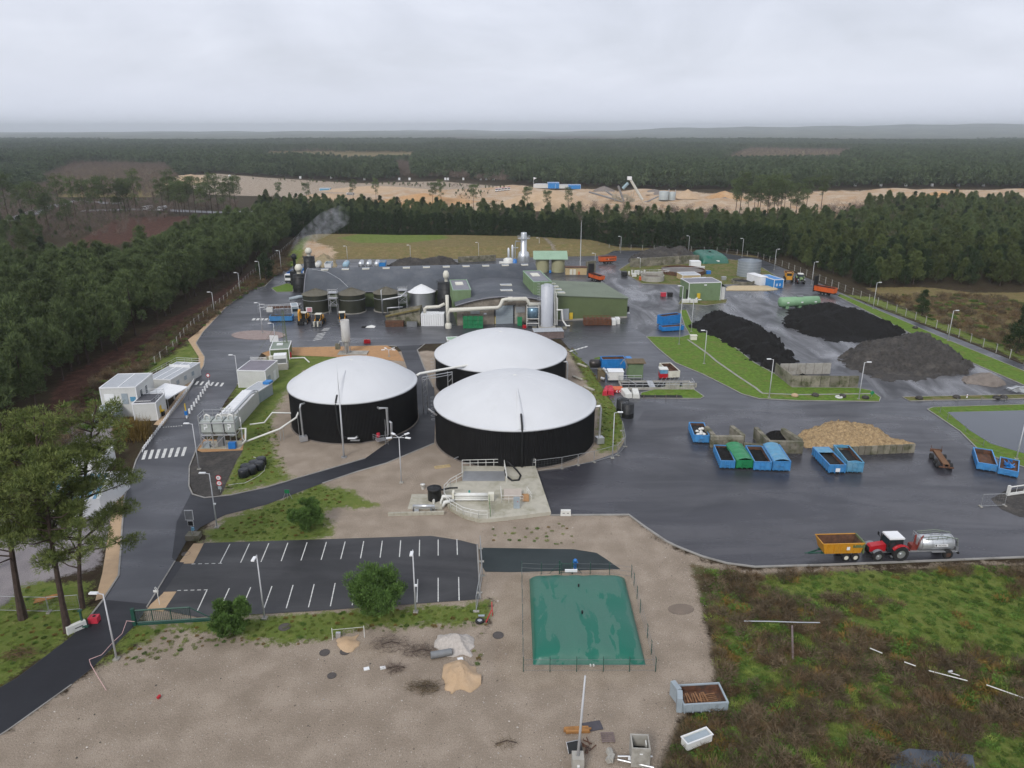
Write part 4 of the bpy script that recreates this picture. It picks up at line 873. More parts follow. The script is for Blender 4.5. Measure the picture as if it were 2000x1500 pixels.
# loose stones on the bare ground
def stone(name, seed, col):
    r = random.Random(seed); mb = MB().lathe([(.02, 0), (.9, .15), (1, .5), (.55, .85), (.02, .95)], 6); mb.v = [(x*r.uniform(.7, 1.3), y*r.uniform(.7, 1.3), z*r.uniform(.8, 1.1)) for x, y, z in mb.v]; return proto(name, mb.mesh(name, mat(name, col, .9, .2, 5, objrand=.35)))
st = scatter([(30,1500),(60,1420),(180,1320),(330,1255),(500,1280),(830,1240),(950,1235),(965,1130),(1010,1360),(1290,1330),(1260,1140),(1200,1060),(950,1050),(870,1020),(1075,1012),(1228,1010),(1320,1075),(1385,1110),(1380,1180),(1400,1290),(1330,1400),(1290,1500),(1280,1560),(20,1560)], .55, .5)
gn_scatter('loose_stones', st, [stone('pale_pebble', 1, (.46, .42, .37)), stone('brown_pebble', 2, (.20, .16, .125)), stone('dark_pebble', 3, (.07, .06, .05))], rs.choice(3, len(st), p=[.5, .4, .1]), rs.uniform(.015, .05, len(st))*np.where(rs.uniform(size=len(st)) < .03, 2, 1))
# ---------------------------------------------------------------- building blocks for the works
def CP(xl, xr, yb, yr):
    """upright cylinder: sides at columns xl, xr; front foot at row yb; front rim at row yr -> centre, radius, height"""
    xm = (xl + xr)/2; y0 = G(xm, yb).y; h = HZ(xm, yb, yr); r = 3.0
    for _ in range(12):
        Y = y0 + r; dep = Y*_c + (CAM_H - h/2)*_s; r = (xr - xl)/2*dep/FPX
    return Vector(((xm - 1000)/FPX*dep, Y, 0)), r, h
def BP(a, b, top):
    """box: front foot line from pixel a to pixel b, top row at its middle -> middle of foot line, width, turn, height"""
    c, w_, rz = at2(a, b); return c, w_, rz, HZ((a[0]+b[0])/2, (a[1]+b[1])/2, top)
def rail(mb, pts, h=1.05, step=1.6, r=.03):
    pts = [Vector(p) for p in pts]
    for a, b in zip(pts, pts[1:]):
        n = max(1, round((b-a).length/step))
        for i in range(n+1): q = a.lerp(b, i/n); mb.rod(q, q + Vector((0, 0, h)), r, n=5)
        for k in (1.0, .55): mb.rod(a + Vector((0, 0, h*k)), b + Vector((0, 0, h*k)), r, n=5)
    return mb
def ladder(mb, p, h, w_=.45, r=.025, dirx=(1, 0)):
    p = Vector(p); d = Vector((dirx[0], dirx[1], 0))*w_/2
    for s in (-1, 1): mb.rod(p + d*s, p + d*s + Vector((0, 0, h)), r, n=5)
    for i in range(int(h/.35)): mb.rod(p - d + Vector((0, 0, .3 + i*.35)), p + d + Vector((0, 0, .3 + i*.35)), r*.8, n=4)
    return mb
def ribwall(mb, x0, y0, x1, y1, z0, z1a, z1b, pitch=.33, dep=.06):
    """profiled sheet between two plan points, top running from z1a to z1b"""
    a = Vector((x0, y0, 0)); b = Vector((x1, y1, 0)); L_ = (b-a).length; u = (b-a)/L_; n_ = Vector((u.y, -u.x, 0)); k = max(2, int(L_/pitch)); vs = []
    for i in range(k+1):
        for t, off in ((0, 0), (.25, 1), (.5, 1), (.75, 0)):
            s = min(L_, (i + t)*L_/k); p = a + u*s + n_*dep*off; z1 = z1a + (z1b - z1a)*s/L_; vs += [(p.x, p.y, z0), (p.x, p.y, z1)]
            if i == k: break
    m = len(vs)//2; return mb.add(vs, [(2*i, 2*i+2, 2*i+3, 2*i+1) for i in range(m-1)])

# ---------------------------------------------------------------- the three digesters
def digester(x, y, r, h, apex, label):
    t = thing('digester_tank', label, 'storage tank', (x, y, 0)); mb = MB(); n = 300; vs = []
    for i in range(n):
        for k, rr in ((0, r), (.3, r - .05), (.5, r - .05), (.8, r)):
            a = 2*math.pi*(i + k)/n; vs += [(rr*math.cos(a), rr*math.sin(a), 0), (rr*math.cos(a), rr*math.sin(a), h)]
    m = len(vs)//2; mb.add(vs, [(2*i, 2*((i+1) % m), 2*((i+1) % m)+1, 2*i+1) for i in range(m)]).build('wall', 'black', t)
    prof = [(r*(1 - i/22), h + .05 + (apex - h)*(1 - (1 - i/22)**2.15)) for i in range(22)] + [(.02, apex)]
    d = MB().lathe([(r + .16, h - .14), (r + .18, h + .02)] + prof, 96).build('dome', 'tankroof', t, True)
    sm = MB()
    for k in range(12):
        a = k*math.pi/6 + .2; sm.tube([(q*math.cos(a), q*math.sin(a), z + .015) for q, z in prof[::3]], .022, 4)
    sm.build('seam', mat('membrane_seam', (.64, .645, .65), .6, .05, .5), d)
    MB().lathe([(r + .20, h - .26), (r + .26, h - .2), (r + .20, h - .12)], 96).build('rim', 'steeldk', t, True)
    MB().lathe([(r + .22, 0), (r + .22, .12), (r - .1, .14)], 64).build('footing', 'gravelg', t)
    MB().lathe([(.35, apex - .06), (.3, apex + .08), (.02, apex + .1)], 12).build('vent', 'whitepl', t); return t
tF = digester(.5, 123, 14.1, 6.9, 11.5, 'large black round tank with white dome, next to the concrete pump pad')
tL = digester(-29.6, 131, 11.7, 7.6, 11.8, 'smallest black round tank with white dome and a lightning mast before it')
tB = digester(-2.4, 152.5, 14.0, 7.0, 11.5, 'black round tank with white dome beside the workshop yard, half hidden')
def onwall(r, deg, z, off=0.0): a = R(deg); return ((r+off)*math.cos(a), (r+off)*math.sin(a), z)
# folds in the membranes where the hose lifts it
for t, r, h, ap, deg in ((tF, 14.1, 6.9, 11.5, -86), (tL, 11.7, 7.6, 11.8, -92)):
    mb = MB(); a = R(deg); vs = []
    for i in range(9):
        q = r*(1.0 - i*.075); z = h + (ap-h)*(1 - (q/r)**2.15) + .05; wd = .75*(1 - i/9)+.05; hh = .42*math.sin(math.pi*(i+1)/10)
        for s, k in ((-1, 0), (-.5, .7), (0, 1), (.5, .7), (1, 0)): vs.append((q*math.cos(a) - s*wd*math.sin(a), q*math.sin(a) + s*wd*math.cos(a), z + hh*k))
    mb.add(vs, [(5*i+j, 5*i+j+1, 5*i+6+j, 5*i+5+j) for i in range(8) for j in range(4)]).build('fold', 'tankroof', t, True)
MB().tube([onwall(14.1, -85.5, h_, o) for h_, o in ((.2, .15), (6.6, .15), (7.6, -.1), (8.2, -1.0), (8.9, -2.0))], .16, 8).build('hose', 'blackpl', tF, True)
MB().tube([onwall(11.7, -93, 8.7, -1.1), onwall(11.7, -93, 8.0, -.2), onwall(11.7, -93, 7.2, .18), onwall(11.7, -92, 3, .2), onwall(11.7, -90, 1.6, .25), onwall(11.7, -85, 1.2, .3)], .17, 8).build('hose', 'blackpl', tL, True)
mb = MB().tube([onwall(11.7, -85, 1.2, .3), onwall(11.7, -79, 1.2, .4), onwall(11.7, -77, 1.5, .5)], .22, 8); mb.box(onwall(11.7, -79, .9, .6), (1.6, .5, .1)); mb.build('valve', 'steel', tL)
mb = MB().tube([onwall(11.7, -124, 6.9, .0), onwall(11.7, -124, 6.9, .9), onwall(11.7, -124, 6.4, 1.1), onwall(11.7, -124, .9, 1.0)], .16, 8); mb.box(onwall(11.7, -124, .6, 1.0), (1.3, 1.0, .9), .5); mb.build('overflow_pipe', 'steel', tL)
mb = MB().tube([onwall(11.7, -58, 6.2, 0), onwall(11.7, -58, 6.2, .6), onwall(11.7, -52, 6.1, .9), onwall(11.7, -52, 1.0, .9)], .18, 8).tube([onwall(11.7, -50, 3.4, .7), onwall(11.7, -49, 3.2, 1.0), onwall(11.7, -49, .3, .9)], .2, 8)
mb.rod(onwall(11.7, -54, .2, .8), onwall(11.7, -54, 4, .8), .05); mb.build('riser_pipe', 'steel', tL)
mb = MB().box(onwall(11.7, -60, .8, 1.6), (1.6, 1.4, .12), .5); rail(mb, [onwall(11.7, -65, .8, 1.0), onwall(11.7, -62, .8, 2.4), onwall(11.7, -56, .8, 2.4)], 1.0, .8); ladder(mb, onwall(11.7, -57, 0, 2.6), 2.6, .5)
mb.build('mixer_platform', 'steel', tL); MB().rod(onwall(11.7, -61, 1.2, 1.2), onwall(11.7, -61, 1.9, 1.2), .3, n=10).build('motor', 'redpl', tL)
mb = MB().tube([onwall(14.1, -12, 6.7, 0), onwall(14.1, -12, 6.9, .9), onwall(14.1, -12, 6.3, 1.1), onwall(14.1, -12, .9, 1.0)], .2, 8); mb.box(onwall(14.1, -13, .7, 1.1), (1.3, 1.2, 1.1), .3); mb.build('overflow_pipe', 'steel', tF)
mb = MB().tube([onwall(14, -22, 6.4, 0), onwall(14, -22, 6.5, .8), onwall(14, -22, 6.0, 1.0), onwall(14, -22, .3, 1.0)], .17, 8); mb.build('overflow_pipe', 'steel', tB)
for t, r, dg in ((tF, 14.1, 172), (tB, 14.0, 195)):
    mb = MB(); p = onwall(r, dg, 0, .35); ladder(mb, p, 6.6, .5, dirx=(0, 1))
    for i in range(7):
        z = 2.4 + i*.7; c = Vector(onwall(r, dg, z, .75)); mb.tube([c + Vector((.4*math.cos(q), .4*math.sin(q), 0)) for q in np.linspace(0, 6.28, 9)], .02, 4)
    mb.build('caged_ladder', 'steel', t)
mb = MB().tube([onwall(14.1, -131, .8, .2), onwall(14.1, -131, .8, 1.1)], .1); mb.build('drain_valve', 'steel', tF)
MB().rod(onwall(14.1, -160, 5.9, .1), onwall(14.1, -160, 7.2, 1.5), .16).build('mixer_arm', 'steel', tF)
mb = MB().tube([onwall(14, 150, 5.5, .1), onwall(14, 150, 6.5, 1.3)], .14); mb.build('mixer_arm', 'steel', tB)
# gas pipe bridge between the tanks
t = thing('pipe_bridge', 'white gas pipe on a steel gantry crossing the dark loop road between tanks', 'pipe', (-17.6, 134, 0))
MB().tube([(-.6, .6, 7.6), (0, .8, 7.9), (10, 8.2, 7.5), (17.5, 8.4, 7.1)], .24, 8).build('gas_pipe', 'whitepl', t, True)
mb = MB()
for p in ((.4, .6), (5.0, 4.1)):
    for dx_ in (0, .9): mb.rod((p[0]+dx_, p[1], 0), (p[0]+dx_, p[1], 7.2), .09)
    for i in range(6): mb.rod((p[0], p[1], .6 + i*1.1), (p[0]+.9, p[1], 1.5 + i*1.1), .04)
mb.tube([(.4, .6, 7.2), (5.9, 4.3, 7.1)], .09).tube([(.4, .6, 6.7), (5.9, 4.3, 6.6)], .07); mb.build('gantry', 'steel', t)

# ---------------------------------------------------------------- main vaulted hall
def vault(t, x0, x1, half, he, hr, name='roof', m='roofd', over=.5, thick=.25, rz=False):
    """shallow barrel roof along local x"""
    mb = MB(); n = 20; vs = []
    for i in range(n+1):
        y = -half - over + (2*half + 2*over)*i/n; z = he + (hr - he)*(1 - (y/(half + over))**2)
        for x in (x0, x1): vs += [(x, y, z), (x, y, z - thick)]
    fs = []
    for i in range(n):
        o = 4*i; q = o + 4; fs += [(o, o+2, q+2, q), (o+1, q+1, q+3, o+3), (o, q, q+1, o+1), (o+2, o+3, q+3, q+2)]
    return mb.add(vs, fs).build(name, m, t, True)
t = hall = thing('vaulted_hall', 'long industrial hall with dark grey barrel roof behind the round tanks', 'building', (-28.8, 240, 0), R(7.9))
hx = 36.5; HB = 12.2; vault(t, -hx, hx, HB, 4.9, 10.1)
w_ = MB(); ribwall(w_, -hx + .3, -HB, hx - .3, -HB, 0, 4.85, 4.85); w_.build('front_wall', 'cladg', t)
for s in (-1, 1):
    w_ = MB(); vs = [(s*(hx - .4), -HB, 0), (s*(hx - .4), HB, 0)] + [(s*(hx - .4), HB - 2*HB*i/14, 4.6 + 5.2*(1 - ((HB - 2*HB*i/14)/(HB + .5))**2)) for i in range(15)]
    w_.add(vs, [tuple(range(len(vs)))]).build('end_wall', 'concblk', t)
MB().tube([(-hx - .05, -12.6 + 25.2*i/16, 4.95 + 5.2*(1 - ((-12.6 + 25.2*i/16)/12.7)**2)) for i in range(17)], .16, 5).build('verge_trim', 'roofgy', t)
MB().tube([(-hx, -12.8, 4.85), (hx - 22, -12.8, 4.85)], .14, 5).build('gutter', 'roofgy', t)
for i in range(11):
    x = -31 + i*6.4; q = B('skylight', 'cream', t, (x - 1.1, x + 1.1, -2.4, -.8, 9.9, 10.22)); B('pane', 'modroof', q, (x - .95, x + .95, -2.25, -.95, 10.21, 10.25))
MB().tube([(-35, -1, 10.2), (-30, -4, 9.7), (-26, -8, 8.1), (-23.5, -11, 6.2)], .07, 5).build('roof_cable', 'steel', t)
B('side_opening', 'cladl', t, (-15.3, -10.4, -12.5, -12.3, 1.5, 4.4))

t = thing('arched_workshop', 'arched roof workshop with roller door and weathered board front', 'building', (-2.0, 204.0, 0), R(7.9))
# local: y points away from the yard, the arch spans x
def arch(t, half, he, hr, y0, y1):
    mb = MB(); n = 20; vs = []
    for i in range(n+1):
        x = -half - .4 + (2*half + .8)*i/n; z = he + (hr - he)*(1 - (x/(half + .4))**2)
        for y in (y0, y1): vs += [(x, y, z), (x, y, z - .3)]
    fs = []
    for i in range(n):
        o = 4*i; q = o + 4; fs += [(o, q, q+2, o+2), (o+1, o+3, q+3, q+1), (o, o+1, q+1, q), (o+2, q+2, q+3, o+3)]
    return mb.add(vs, fs).build('roof', 'roofd', t, True)
arch(t, 13.5, 5.8, 8.0, -.5, 28)
MB().tube([(-13.9 + 27.8*i/20, -.55, 5.75 + 2.2*(1 - ((-13.9 + 27.8*i/20)/13.9)**2)) for i in range(21)], .2, 6).build('arch_trim', 'roofgy', t, True)
xs = [-13.5 + i*1.5 for i in range(19)]
for i in range(18):
    x0, x1 = xs[i], xs[i+1]; zc = lambda x: 5.6 + 2.2*(1 - (x/13.9)**2)
    lo = 5.4 if x0 > -3.1 and x1 < 3.1 else 0
    mb = MB(); mb.add([(x0+.02, 0, lo), (x1-.02, 0, lo), (x1-.02, 0, zc(x1)), (x0+.02, 0, zc(x0)), (x0+.02, .25, lo), (x1-.02, .25, lo), (x1-.02, .25, zc(x1)), (x0+.02, .25, zc(x0))], [(0,1,2,3),(4,7,6,5),(0,4,5,1),(1,5,6,2),(2,6,7,3),(3,7,4,0)]); mb.build('wall_panel', 'wallc', t)
dr = B('roller_door', 'modroof', t, (-2.6, 2.4, .12, .2, 0, 5.3))
for i in range(9): B('slat', 'bluegrey', dr, (-2.55, 2.35, .06, .12, .05 + i*.585, .55 + i*.585))
for x in (-8.4, 4.4): B('window_grille', 'steel', t, (x - 1.3, x + 1.3, -.1, 0, 3.2, 4.9))
B('wall_lamp', 'white', t, (-6.0, -5.2, -.2, 0, 3.0, 3.4)); B('door_surround', 'concrete', t, (2.75, 3.6, -.06, 0, .0, 5.2))
for (x, y) in ((1.5, 8), (2.4, 16)):
    q = B('skylight', 'cream', t, (x - 1.7, x + 1.7, y - 1, y + 1, 7.75, 8.12)); B('pane', 'modroof', q, (x - 1.5, x + 1.5, y - .8, y + .8, 8.11, 8.16))
w_ = MB(); ribwall(w_, -13.5, 28, -13.5, 0, 0, 5.6, 5.6); w_.build('side_wall', 'cladg', t)
def rooftop_box(name, label, x0, x1, y0, y1, z0, z1, rz):
    cx, cy = (x0+x1)/2, y0; t = thing(name, label, 'roof house', (cx, cy, 0), rz); hw = (x1-x0)/2; d = y1-y0; mb = MB()
    for a in ((-hw, 0, hw, 0), (hw, 0, hw, d), (hw, d, -hw, d), (-hw, d, -hw, 0)): ribwall(mb, *a, z0, z1, z1, .4, .05)
    mb.build('wall', 'cladl', t); B('roof', 'roofgy', t, (-hw + .1, hw - .1, .1, d - .1, z1 - .25, z1 - .12))
    MB().strip([(-hw, 0), (hw, 0), (hw, d), (-hw, d), (-hw, 0)], .22, z1 - .1, z1 + .08).build('parapet', 'roofl', t)
    q = B('skylight', 'cream', t, (-hw*.5, hw*.4, d*.5, d*.75, z1 - .12, z1 + .1)); return t
rooftop_box('roof_house', 'small pale green clad roof house above the arched workshop wall', -16.6, -11.6, 206.5, 222, 4.5, 9.2, R(7.9))
rooftop_box('roof_house', 'tall pale green clad roof house between workshop and green hall', 6.2, 11.4, 211, 229, 4.5, 10.7, R(9))
t = thing('green_hall', 'olive green clad hall with sloping grey green roof', 'building', (12.6, 206.9, 0), R(11.6)); W_, D_ = 21.3, 23.0
mb = MB(); ribwall(mb, 0, 0, W_, 0, .5, 7.55, 5.8); ribwall(mb, W_, 0, W_, D_, .5, 5.8, 5.8); ribwall(mb, 0, D_, 0, 0, .5, 7.55, 7.55); ribwall(mb, W_, D_, 0, D_, .5, 5.8, 7.55); mb.build('wall', 'cladg', t)
B('plinth', 'concrete', t, (-.1, W_ + .1, -.12, D_ + .1, 0, .55))
mb = MB(); mb.add([(-.3, -.3, 7.72), (W_ + .3, -.3, 5.92), (W_ + .3, D_ + .3, 5.92), (-.3, D_ + .3, 7.72), (-.3, -.3, 7.5), (W_ + .3, -.3, 5.7), (W_ + .3, D_ + .3, 5.7), (-.3, D_ + .3, 7.5)], [(0,1,2,3),(7,6,5,4),(0,4,5,1),(1,5,6,2),(2,6,7,3),(3,7,4,0)]); rf = mb.build('roof', 'roofg', t)
for i in range(30):
    x = .4 + i*.71; z = 7.72 - 1.8*(x + .3)/(W_ + .6); MB().add([(x-.04, -.28, z), (x+.04, -.28, z), (x+.04, D_+.28, z), (x-.04, D_+.28, z), (x, -.28, z+.05), (x, D_+.28, z+.05)], [(0,4,5,3),(4,1,2,5)]).build('rib', 'roofg', rf)
for i in range(4):
    x = 2.2 + i*.25; y = 3.5 + i*4.6; z = 7.72 - 1.8*(x + .3)/(W_ + .6); q = B('skylight', 'cream', t, (x - 1.1, x + 1.1, y - .8, y + .8, z - .1, z + .25)); B('pane', 'modroof', q, (x - .95, x + .95, y - .65, y + .65, z + .24, z + .29))
B('door', 'modroof', t, (1.3, 3.7, -.16, -.08, .5, 3.6)); B('yellow_panel', 'yellow', t, (3.9, 4.9, -.2, -.1, .45, 2.4)); B('fan_housing', 'blackpl', t, (W_ + .08, W_ + 1.2, 1.5, 3.2, 1.4, 3.0)); B('fan_frame', 'white', t, (W_ + .08, W_ + 1.3, 1.2, 3.4, .9, 1.3))

# ---------------------------------------------------------------- round process tanks before the hall
def process_tank(xl, xr, yb, yr, label, wall, cone, cone_h, band=True):
    c, r, h = CP(xl, xr, yb, yr); t = thing('process_tank', label, 'tank', c)
    MB().lathe([(r, 0), (r, h)], 40).build('wall', wall, t, True)
    k = MB().lathe([(r + .25, h - .05), (r + .28, h + .06), (.35, h + cone_h), (.3, h + cone_h + .15), (.02, h + cone_h + .18)], 40).build('cone_roof', cone, t, False)
    for i in range(14):
        a = 2*math.pi*i/14; MB().rod(((r+.2)*math.cos(a), (r+.2)*math.sin(a), h + .1), (.4*math.cos(a), .4*math.sin(a), h + cone_h + .05), .05, n=4).build('seam', cone, k)
    if band: MB().lathe([(r + .03, h*.72), (r + .1, h*.72 + .06), (r + .03, h*.72 + .12)], 40).build('hoop', 'steel', t)
    MB().lathe([(r + .25, 0), (r + .25, .25), (r, .25)], 32).build('footing', 'concrete', t); return t, c, r, h
pt1 = process_tank(593, 643, 614, 579, 'dark olive round tank with cone roof beside the blue container', 'dkgreen', 'cone', 1.5)
pt2 = process_tank(662, 713, 614, 578, 'dark olive round tank with cone roof behind the two yellow loaders', 'dkgreen', 'cone', 1.6)
pt3 = process_tank(731, 779, 611, 576, 'dark olive round tank with cone roof and white pipe, next to the silver tank', 'dkgreen', 'cone', 1.6)
pt4 = process_tank(798, 850, 602, 574, 'silver round tank with white cone roof', 'silver', 'white', 2.0, False)
for (x, y) in ((653, 612), (788, 606)):
    t = thing('access_tower', 'galvanised access tower with platform between two olive tanks' if x < 700 else 'galvanised access tower beside the silver tank', 'access tower', G(x, y)); mb = MB()
    for sx_ in (-1.2, 1.2):
        for sy_ in (-1, 1): mb.rod((sx_, sy_, 0), (sx_, sy_, 6.4), .1)
    for sy_ in (-1, 1): mb.rod((-1.2, sy_, 2.6), (1.2, sy_, 4.4), .06).rod((1.2, sy_, 2.6), (-1.2, sy_, 4.4), .06).rod((-1.2, sy_, 2.5), (1.2, sy_, 2.5), .07).rod((-1.2, sy_, 4.5), (1.2, sy_, 4.5), .07)
    mb.build('frame', 'steel', t); mb = MB().box((0, 0, 4.6), (2.7, 2.4, .12)).box((0, 0, 6.3), (2.7, 2.4, .1)); mb.build('platform', 'steel', t)
    mb = MB(); rail(mb, [(-1.3, -1.1, 6.35), (1.3, -1.1, 6.35), (1.3, 1.1, 6.35)], 1.0, 1.2); rail(mb, [(-1.3, -1.1, 4.6), (1.3, -1.1, 4.6)], .9, 1.2); mb.build('railing', 'steel', t)
def scrubber(c, r, h1, r2, h2, hs, label, rs_=.55):
    t = thing('scrubber_tower', label, 'scrubber', c); MB().lathe([(r, 0), (r, h1), (r2, h1 + .35), (r2, h2), (rs_, h2 + .3)], 28).build('vessel', 'blackpl', t, True)
    for z in (h1*.35, h1*.7, (h1+h2)/2): MB().lathe([(r + .02 if z < h1 else r2 + .02, z), ((r if z < h1 else r2) + .12, z + .08), ((r if z < h1 else r2) + .02, z + .16)], 28).build('hoop', 'dark', t)
    MB().lathe([(rs_, h2 + .3), (rs_, h2 + hs*.35), (rs_*1.35, h2 + hs*.38), (rs_*1.7, h2 + hs*.52), (rs_*1.7, h2 + hs*.74), (rs_*1.2, h2 + hs*.92), (rs_*.95, h2 + hs), (rs_*.2, h2 + hs*.96)], 18).build('vent_stack', 'cream', t, True)
    mb = MB(); rail(mb, [(r2*1.15*math.cos(a), r2*1.15*math.sin(a), h2 - .4) for a in np.linspace(0, 6.28, 9)], .9, 3); mb.build('railing', 'dark', t); return t
c, r, h = CP(854, 891, 600, 577); scrubber(c, r, h*.6 + 1.2, r*.92, 7.2, 3.6, 'black two-stage scrubber with cream vent stack beside the pale green roof house')
c, r, h = CP(572, 600, 572, 542); scrubber(c, r, 3.6, r*.9, 5.8, 3.4, 'black scrubber with cream vent stack at the hall corner near the blue lorry', .75)
c = G(607, 545); scrubber(c, 2.2, 4.5, 2.0, 8.2, 3.2, 'black scrubber with cream vent stack behind the hall end', .7)
t = thing('dark_exhaust', 'small black exhaust stack giving off steam at the hall end', 'exhaust stack', G(579, 556)); MB().lathe([(.5, 0), (.5, 9.0), (.9, 9.4), (.95, 10.2), (.5, 10.9), (.1, 10.9)], 14).build('stack', 'blackpl', t, True); B('base', 'blackpl', t, (-1.5, 1.5, -1.5, 1.5, 0, 5))

# ---------------------------------------------------------------- silo and pipework in the workshop yard
c, r, h = CP(1056, 1081, 641, 560); t = thing('tall_silo', 'tall pale grey silo with caged ladder standing before the workshop', 'silo', c); h = 13.0 if h < 9 else h
MB().lathe([(r, .2), (r, h), (r*.6, h + .35), (.02, h + .5)], 32).build('vessel', mat('silo_grey', (.46, .48, .52), .45, .06, .4, dirt=(.38, .40, .44), dirtamt=.2), t, True)
B('base', 'concrete', t, (-r - .6, r + .6, -r - .6, r + .6, 0, .3)); mb = MB(); rail(mb, [(1.15*r*math.cos(a), 1.15*r*math.sin(a), h) for a in np.linspace(0, 6.28, 10)], 1.0, 2); mb.build('top_railing', 'cladl', t)
mb = MB(); ladder(mb, (-r - .3, -r*.3, 0), h + .8, .5, dirx=(0, 1))
for i in range(14): mb.tube([(-r - .5 + .45*math.cos(q), -r*.3 + .45*math.sin(q), 2.4 + i*.75) for q in np.linspace(1.2, 5.1, 7)], .03, 4)
mb.build('caged_ladder', 'steel', t)
mb = MB()
for k, x in enumerate((r + .3, r + .7, r + 1.05)): mb.tube([(x, -.4 - .2*k, .6), (x, -.4 - .2*k, h - .4 - k*1.5), (x - .5, -.3, h - .1 - k*1.5)], .1, 6)
mb.tube([(r + .9, -1, 5), (r + 2.3, -1, 5), (r + 2.6, -1, 2), (r + 3.6, -1.4, .6), (r + 4.6, -1.4, .6)], .22, 8); mb.build('side_pipe', 'whitepl', t)
for dx_ in (-3.5, 3.2, 4.8): B('concrete_block', 'concblk', t, (dx_ - .6, dx_ + .6, -r - 1.2, -r - .4, 0, .6))
c, r2, h2 = CP(1029, 1052, 640, 611); t = thing('blue_steel_vessel', 'small blue grey vessel on a steel frame beside the tall silo', 'vessel', c); MB().lathe([(r2, 2.6), (r2, 5.2), (r2*.7, 5.5), (.02, 5.6)], 24, cap0=True).build('vessel', mat('blue_steel', (.16, .26, .34), .3, .1, 1, metal=.5), t, True)
mb = MB()
for a in ((-1, -1), (1, -1), (1, 1), (-1, 1)): mb.rod((a[0]*r2, a[1]*r2, 0), (a[0]*r2, a[1]*r2, 5.8), .09)
for z in (1.2, 2.5, 5.8): mb.tube([(-r2, -r2, z), (r2, -r2, z), (r2, r2, z), (-r2, r2, z), (-r2, -r2, z)], .08)
mb.build('frame', 'whitepl', t); mb = MB().box((0, 0, .9), (r2*1.6, r2*1.4, 1.2)); mb.build('pump', 'steeldk', t); B('crate', 'red', t, (-r2 - 1.2, -r2 - .2, -r2 - .8, -r2 + .2, 0, .8))
p0 = G(876, 641); t = thing('air_duct', 'cream air duct running along the workshop front over the roller door', 'duct', p0)
q = lambda px, py_top: Vector(((px - 876)/6.62, 0, HZ(876, 641, py_top)))
ex = lambda px, py, yo=0.0: (q(px, py).x, yo + (px - 876)*.02, q(px, py).z)
MB().tube([(0, 0, .3), (0, 0, 3.6), ex(879, 606), ex(966, 604), ex(971, 600), ex(976, 589), ex(981, 588), ex(1018, 588), ex(1021, 592), ex(1024, 599), ex(1055, 600)], .52, 10).build('duct', 'pipe', t, True)
MB().lathe([(.9, 0), (.9, 1.2), (.55, 1.6)], 16).build('blower', 'pipe', t, True); MB().rod(ex(985, 588), ex(993, 588), .68, n=10).build('collar', 'pipe', t)
t = thing('filter_unit', 'white louvred filter unit with cream duct and stack', 'filter unit', G(845, 637)); mb = MB(); ribwall(mb, -3.2, 0, 3.2, 0, 0, 3.4, 3.4, .6, .12); mb.bx(-3.2, 3.2, .02, 3.2, 0, 3.4); mb.build('casing', 'white', t)
mb = MB(); rail(mb, [(-1.8, .4, 3.4), (1.8, .4, 3.4)], .7, .6, .04); mb.build('railing', 'white', t)
MB().tube([(-2.2, 1.6, 3.3), (-2.2, 1.6, 4.6), (-1.8, 1.6, 5.0), (1.8, 1.6, 5.2), (3.4, 1.8, 6.0)], .42, 10).build('duct', 'pipe', t, True); MB().rod((4.1, 1.8, 0), (4.1, 1.8, 8.4), .48, n=12).build('stack', 'pipe', t, True)
# sloping bunker ramp beside the filter unit
t = thing('loading_ramp', 'mossy sloping concrete hopper ramp before the silver tank', 'ramp', G(800, 636)); mb = MB()
mb.add([(-6.5, 0, 0), (3, 0, 0), (3, 0, 4.6), (-6.5, 0, 2.6), (-6.5, 6, 0), (3, 6, 0), (3, 6, 4.6), (-6.5, 6, 2.6)], [(0,1,2,3),(7,6,5,4),(0,3,7,4),(1,5,6,2)]); mb.build('wall', 'concblk', t)
mb = MB().add([(-6.6, -.6, 2.9), (3.1, -.6, 5.0), (3.1, .4, 5.0), (-6.6, .4, 2.9), (-6.6, -.6, 2.5), (3.1, -.6, 4.6), (3.1, .4, 4.6), (-6.6, .4, 2.5)], [(0,1,2,3),(7,6,5,4),(0,4,5,1),(1,5,6,2),(2,6,7,3),(3,7,4,0)]); mb.build('edge_beam', mat('mossy_beam', (.16, .13, .045), .85, .25, 1.2), t)
B('trough', 'rust', t, (-6.5, -1.5, -1.6, -.1, 0, 1.6)); B('trough', 'steeldk', t, (-.6, 2.2, -1.4, -.1, 0, 1.3))
t = thing('process_pipes', 'white insulated pipes rising before the last olive tank', 'pipework', G(748, 615)); MB().tube([(0, 0, 0), (0, 0, 4.2), (.3, 0, 4.6), (5.6, .5, 5.4), (7.2, .6, 7.0)], .2, 8).tube([(-.1, -.3, 1.0), (-.1, -.3, 7.4), (.2, 0, 7.6)], .13, 6).tube([(1.5, -.5, .3), (1.5, -.5, 2.2), (6, 0, 2.4)], .16, 6).build('pipe', 'steel', t, True)

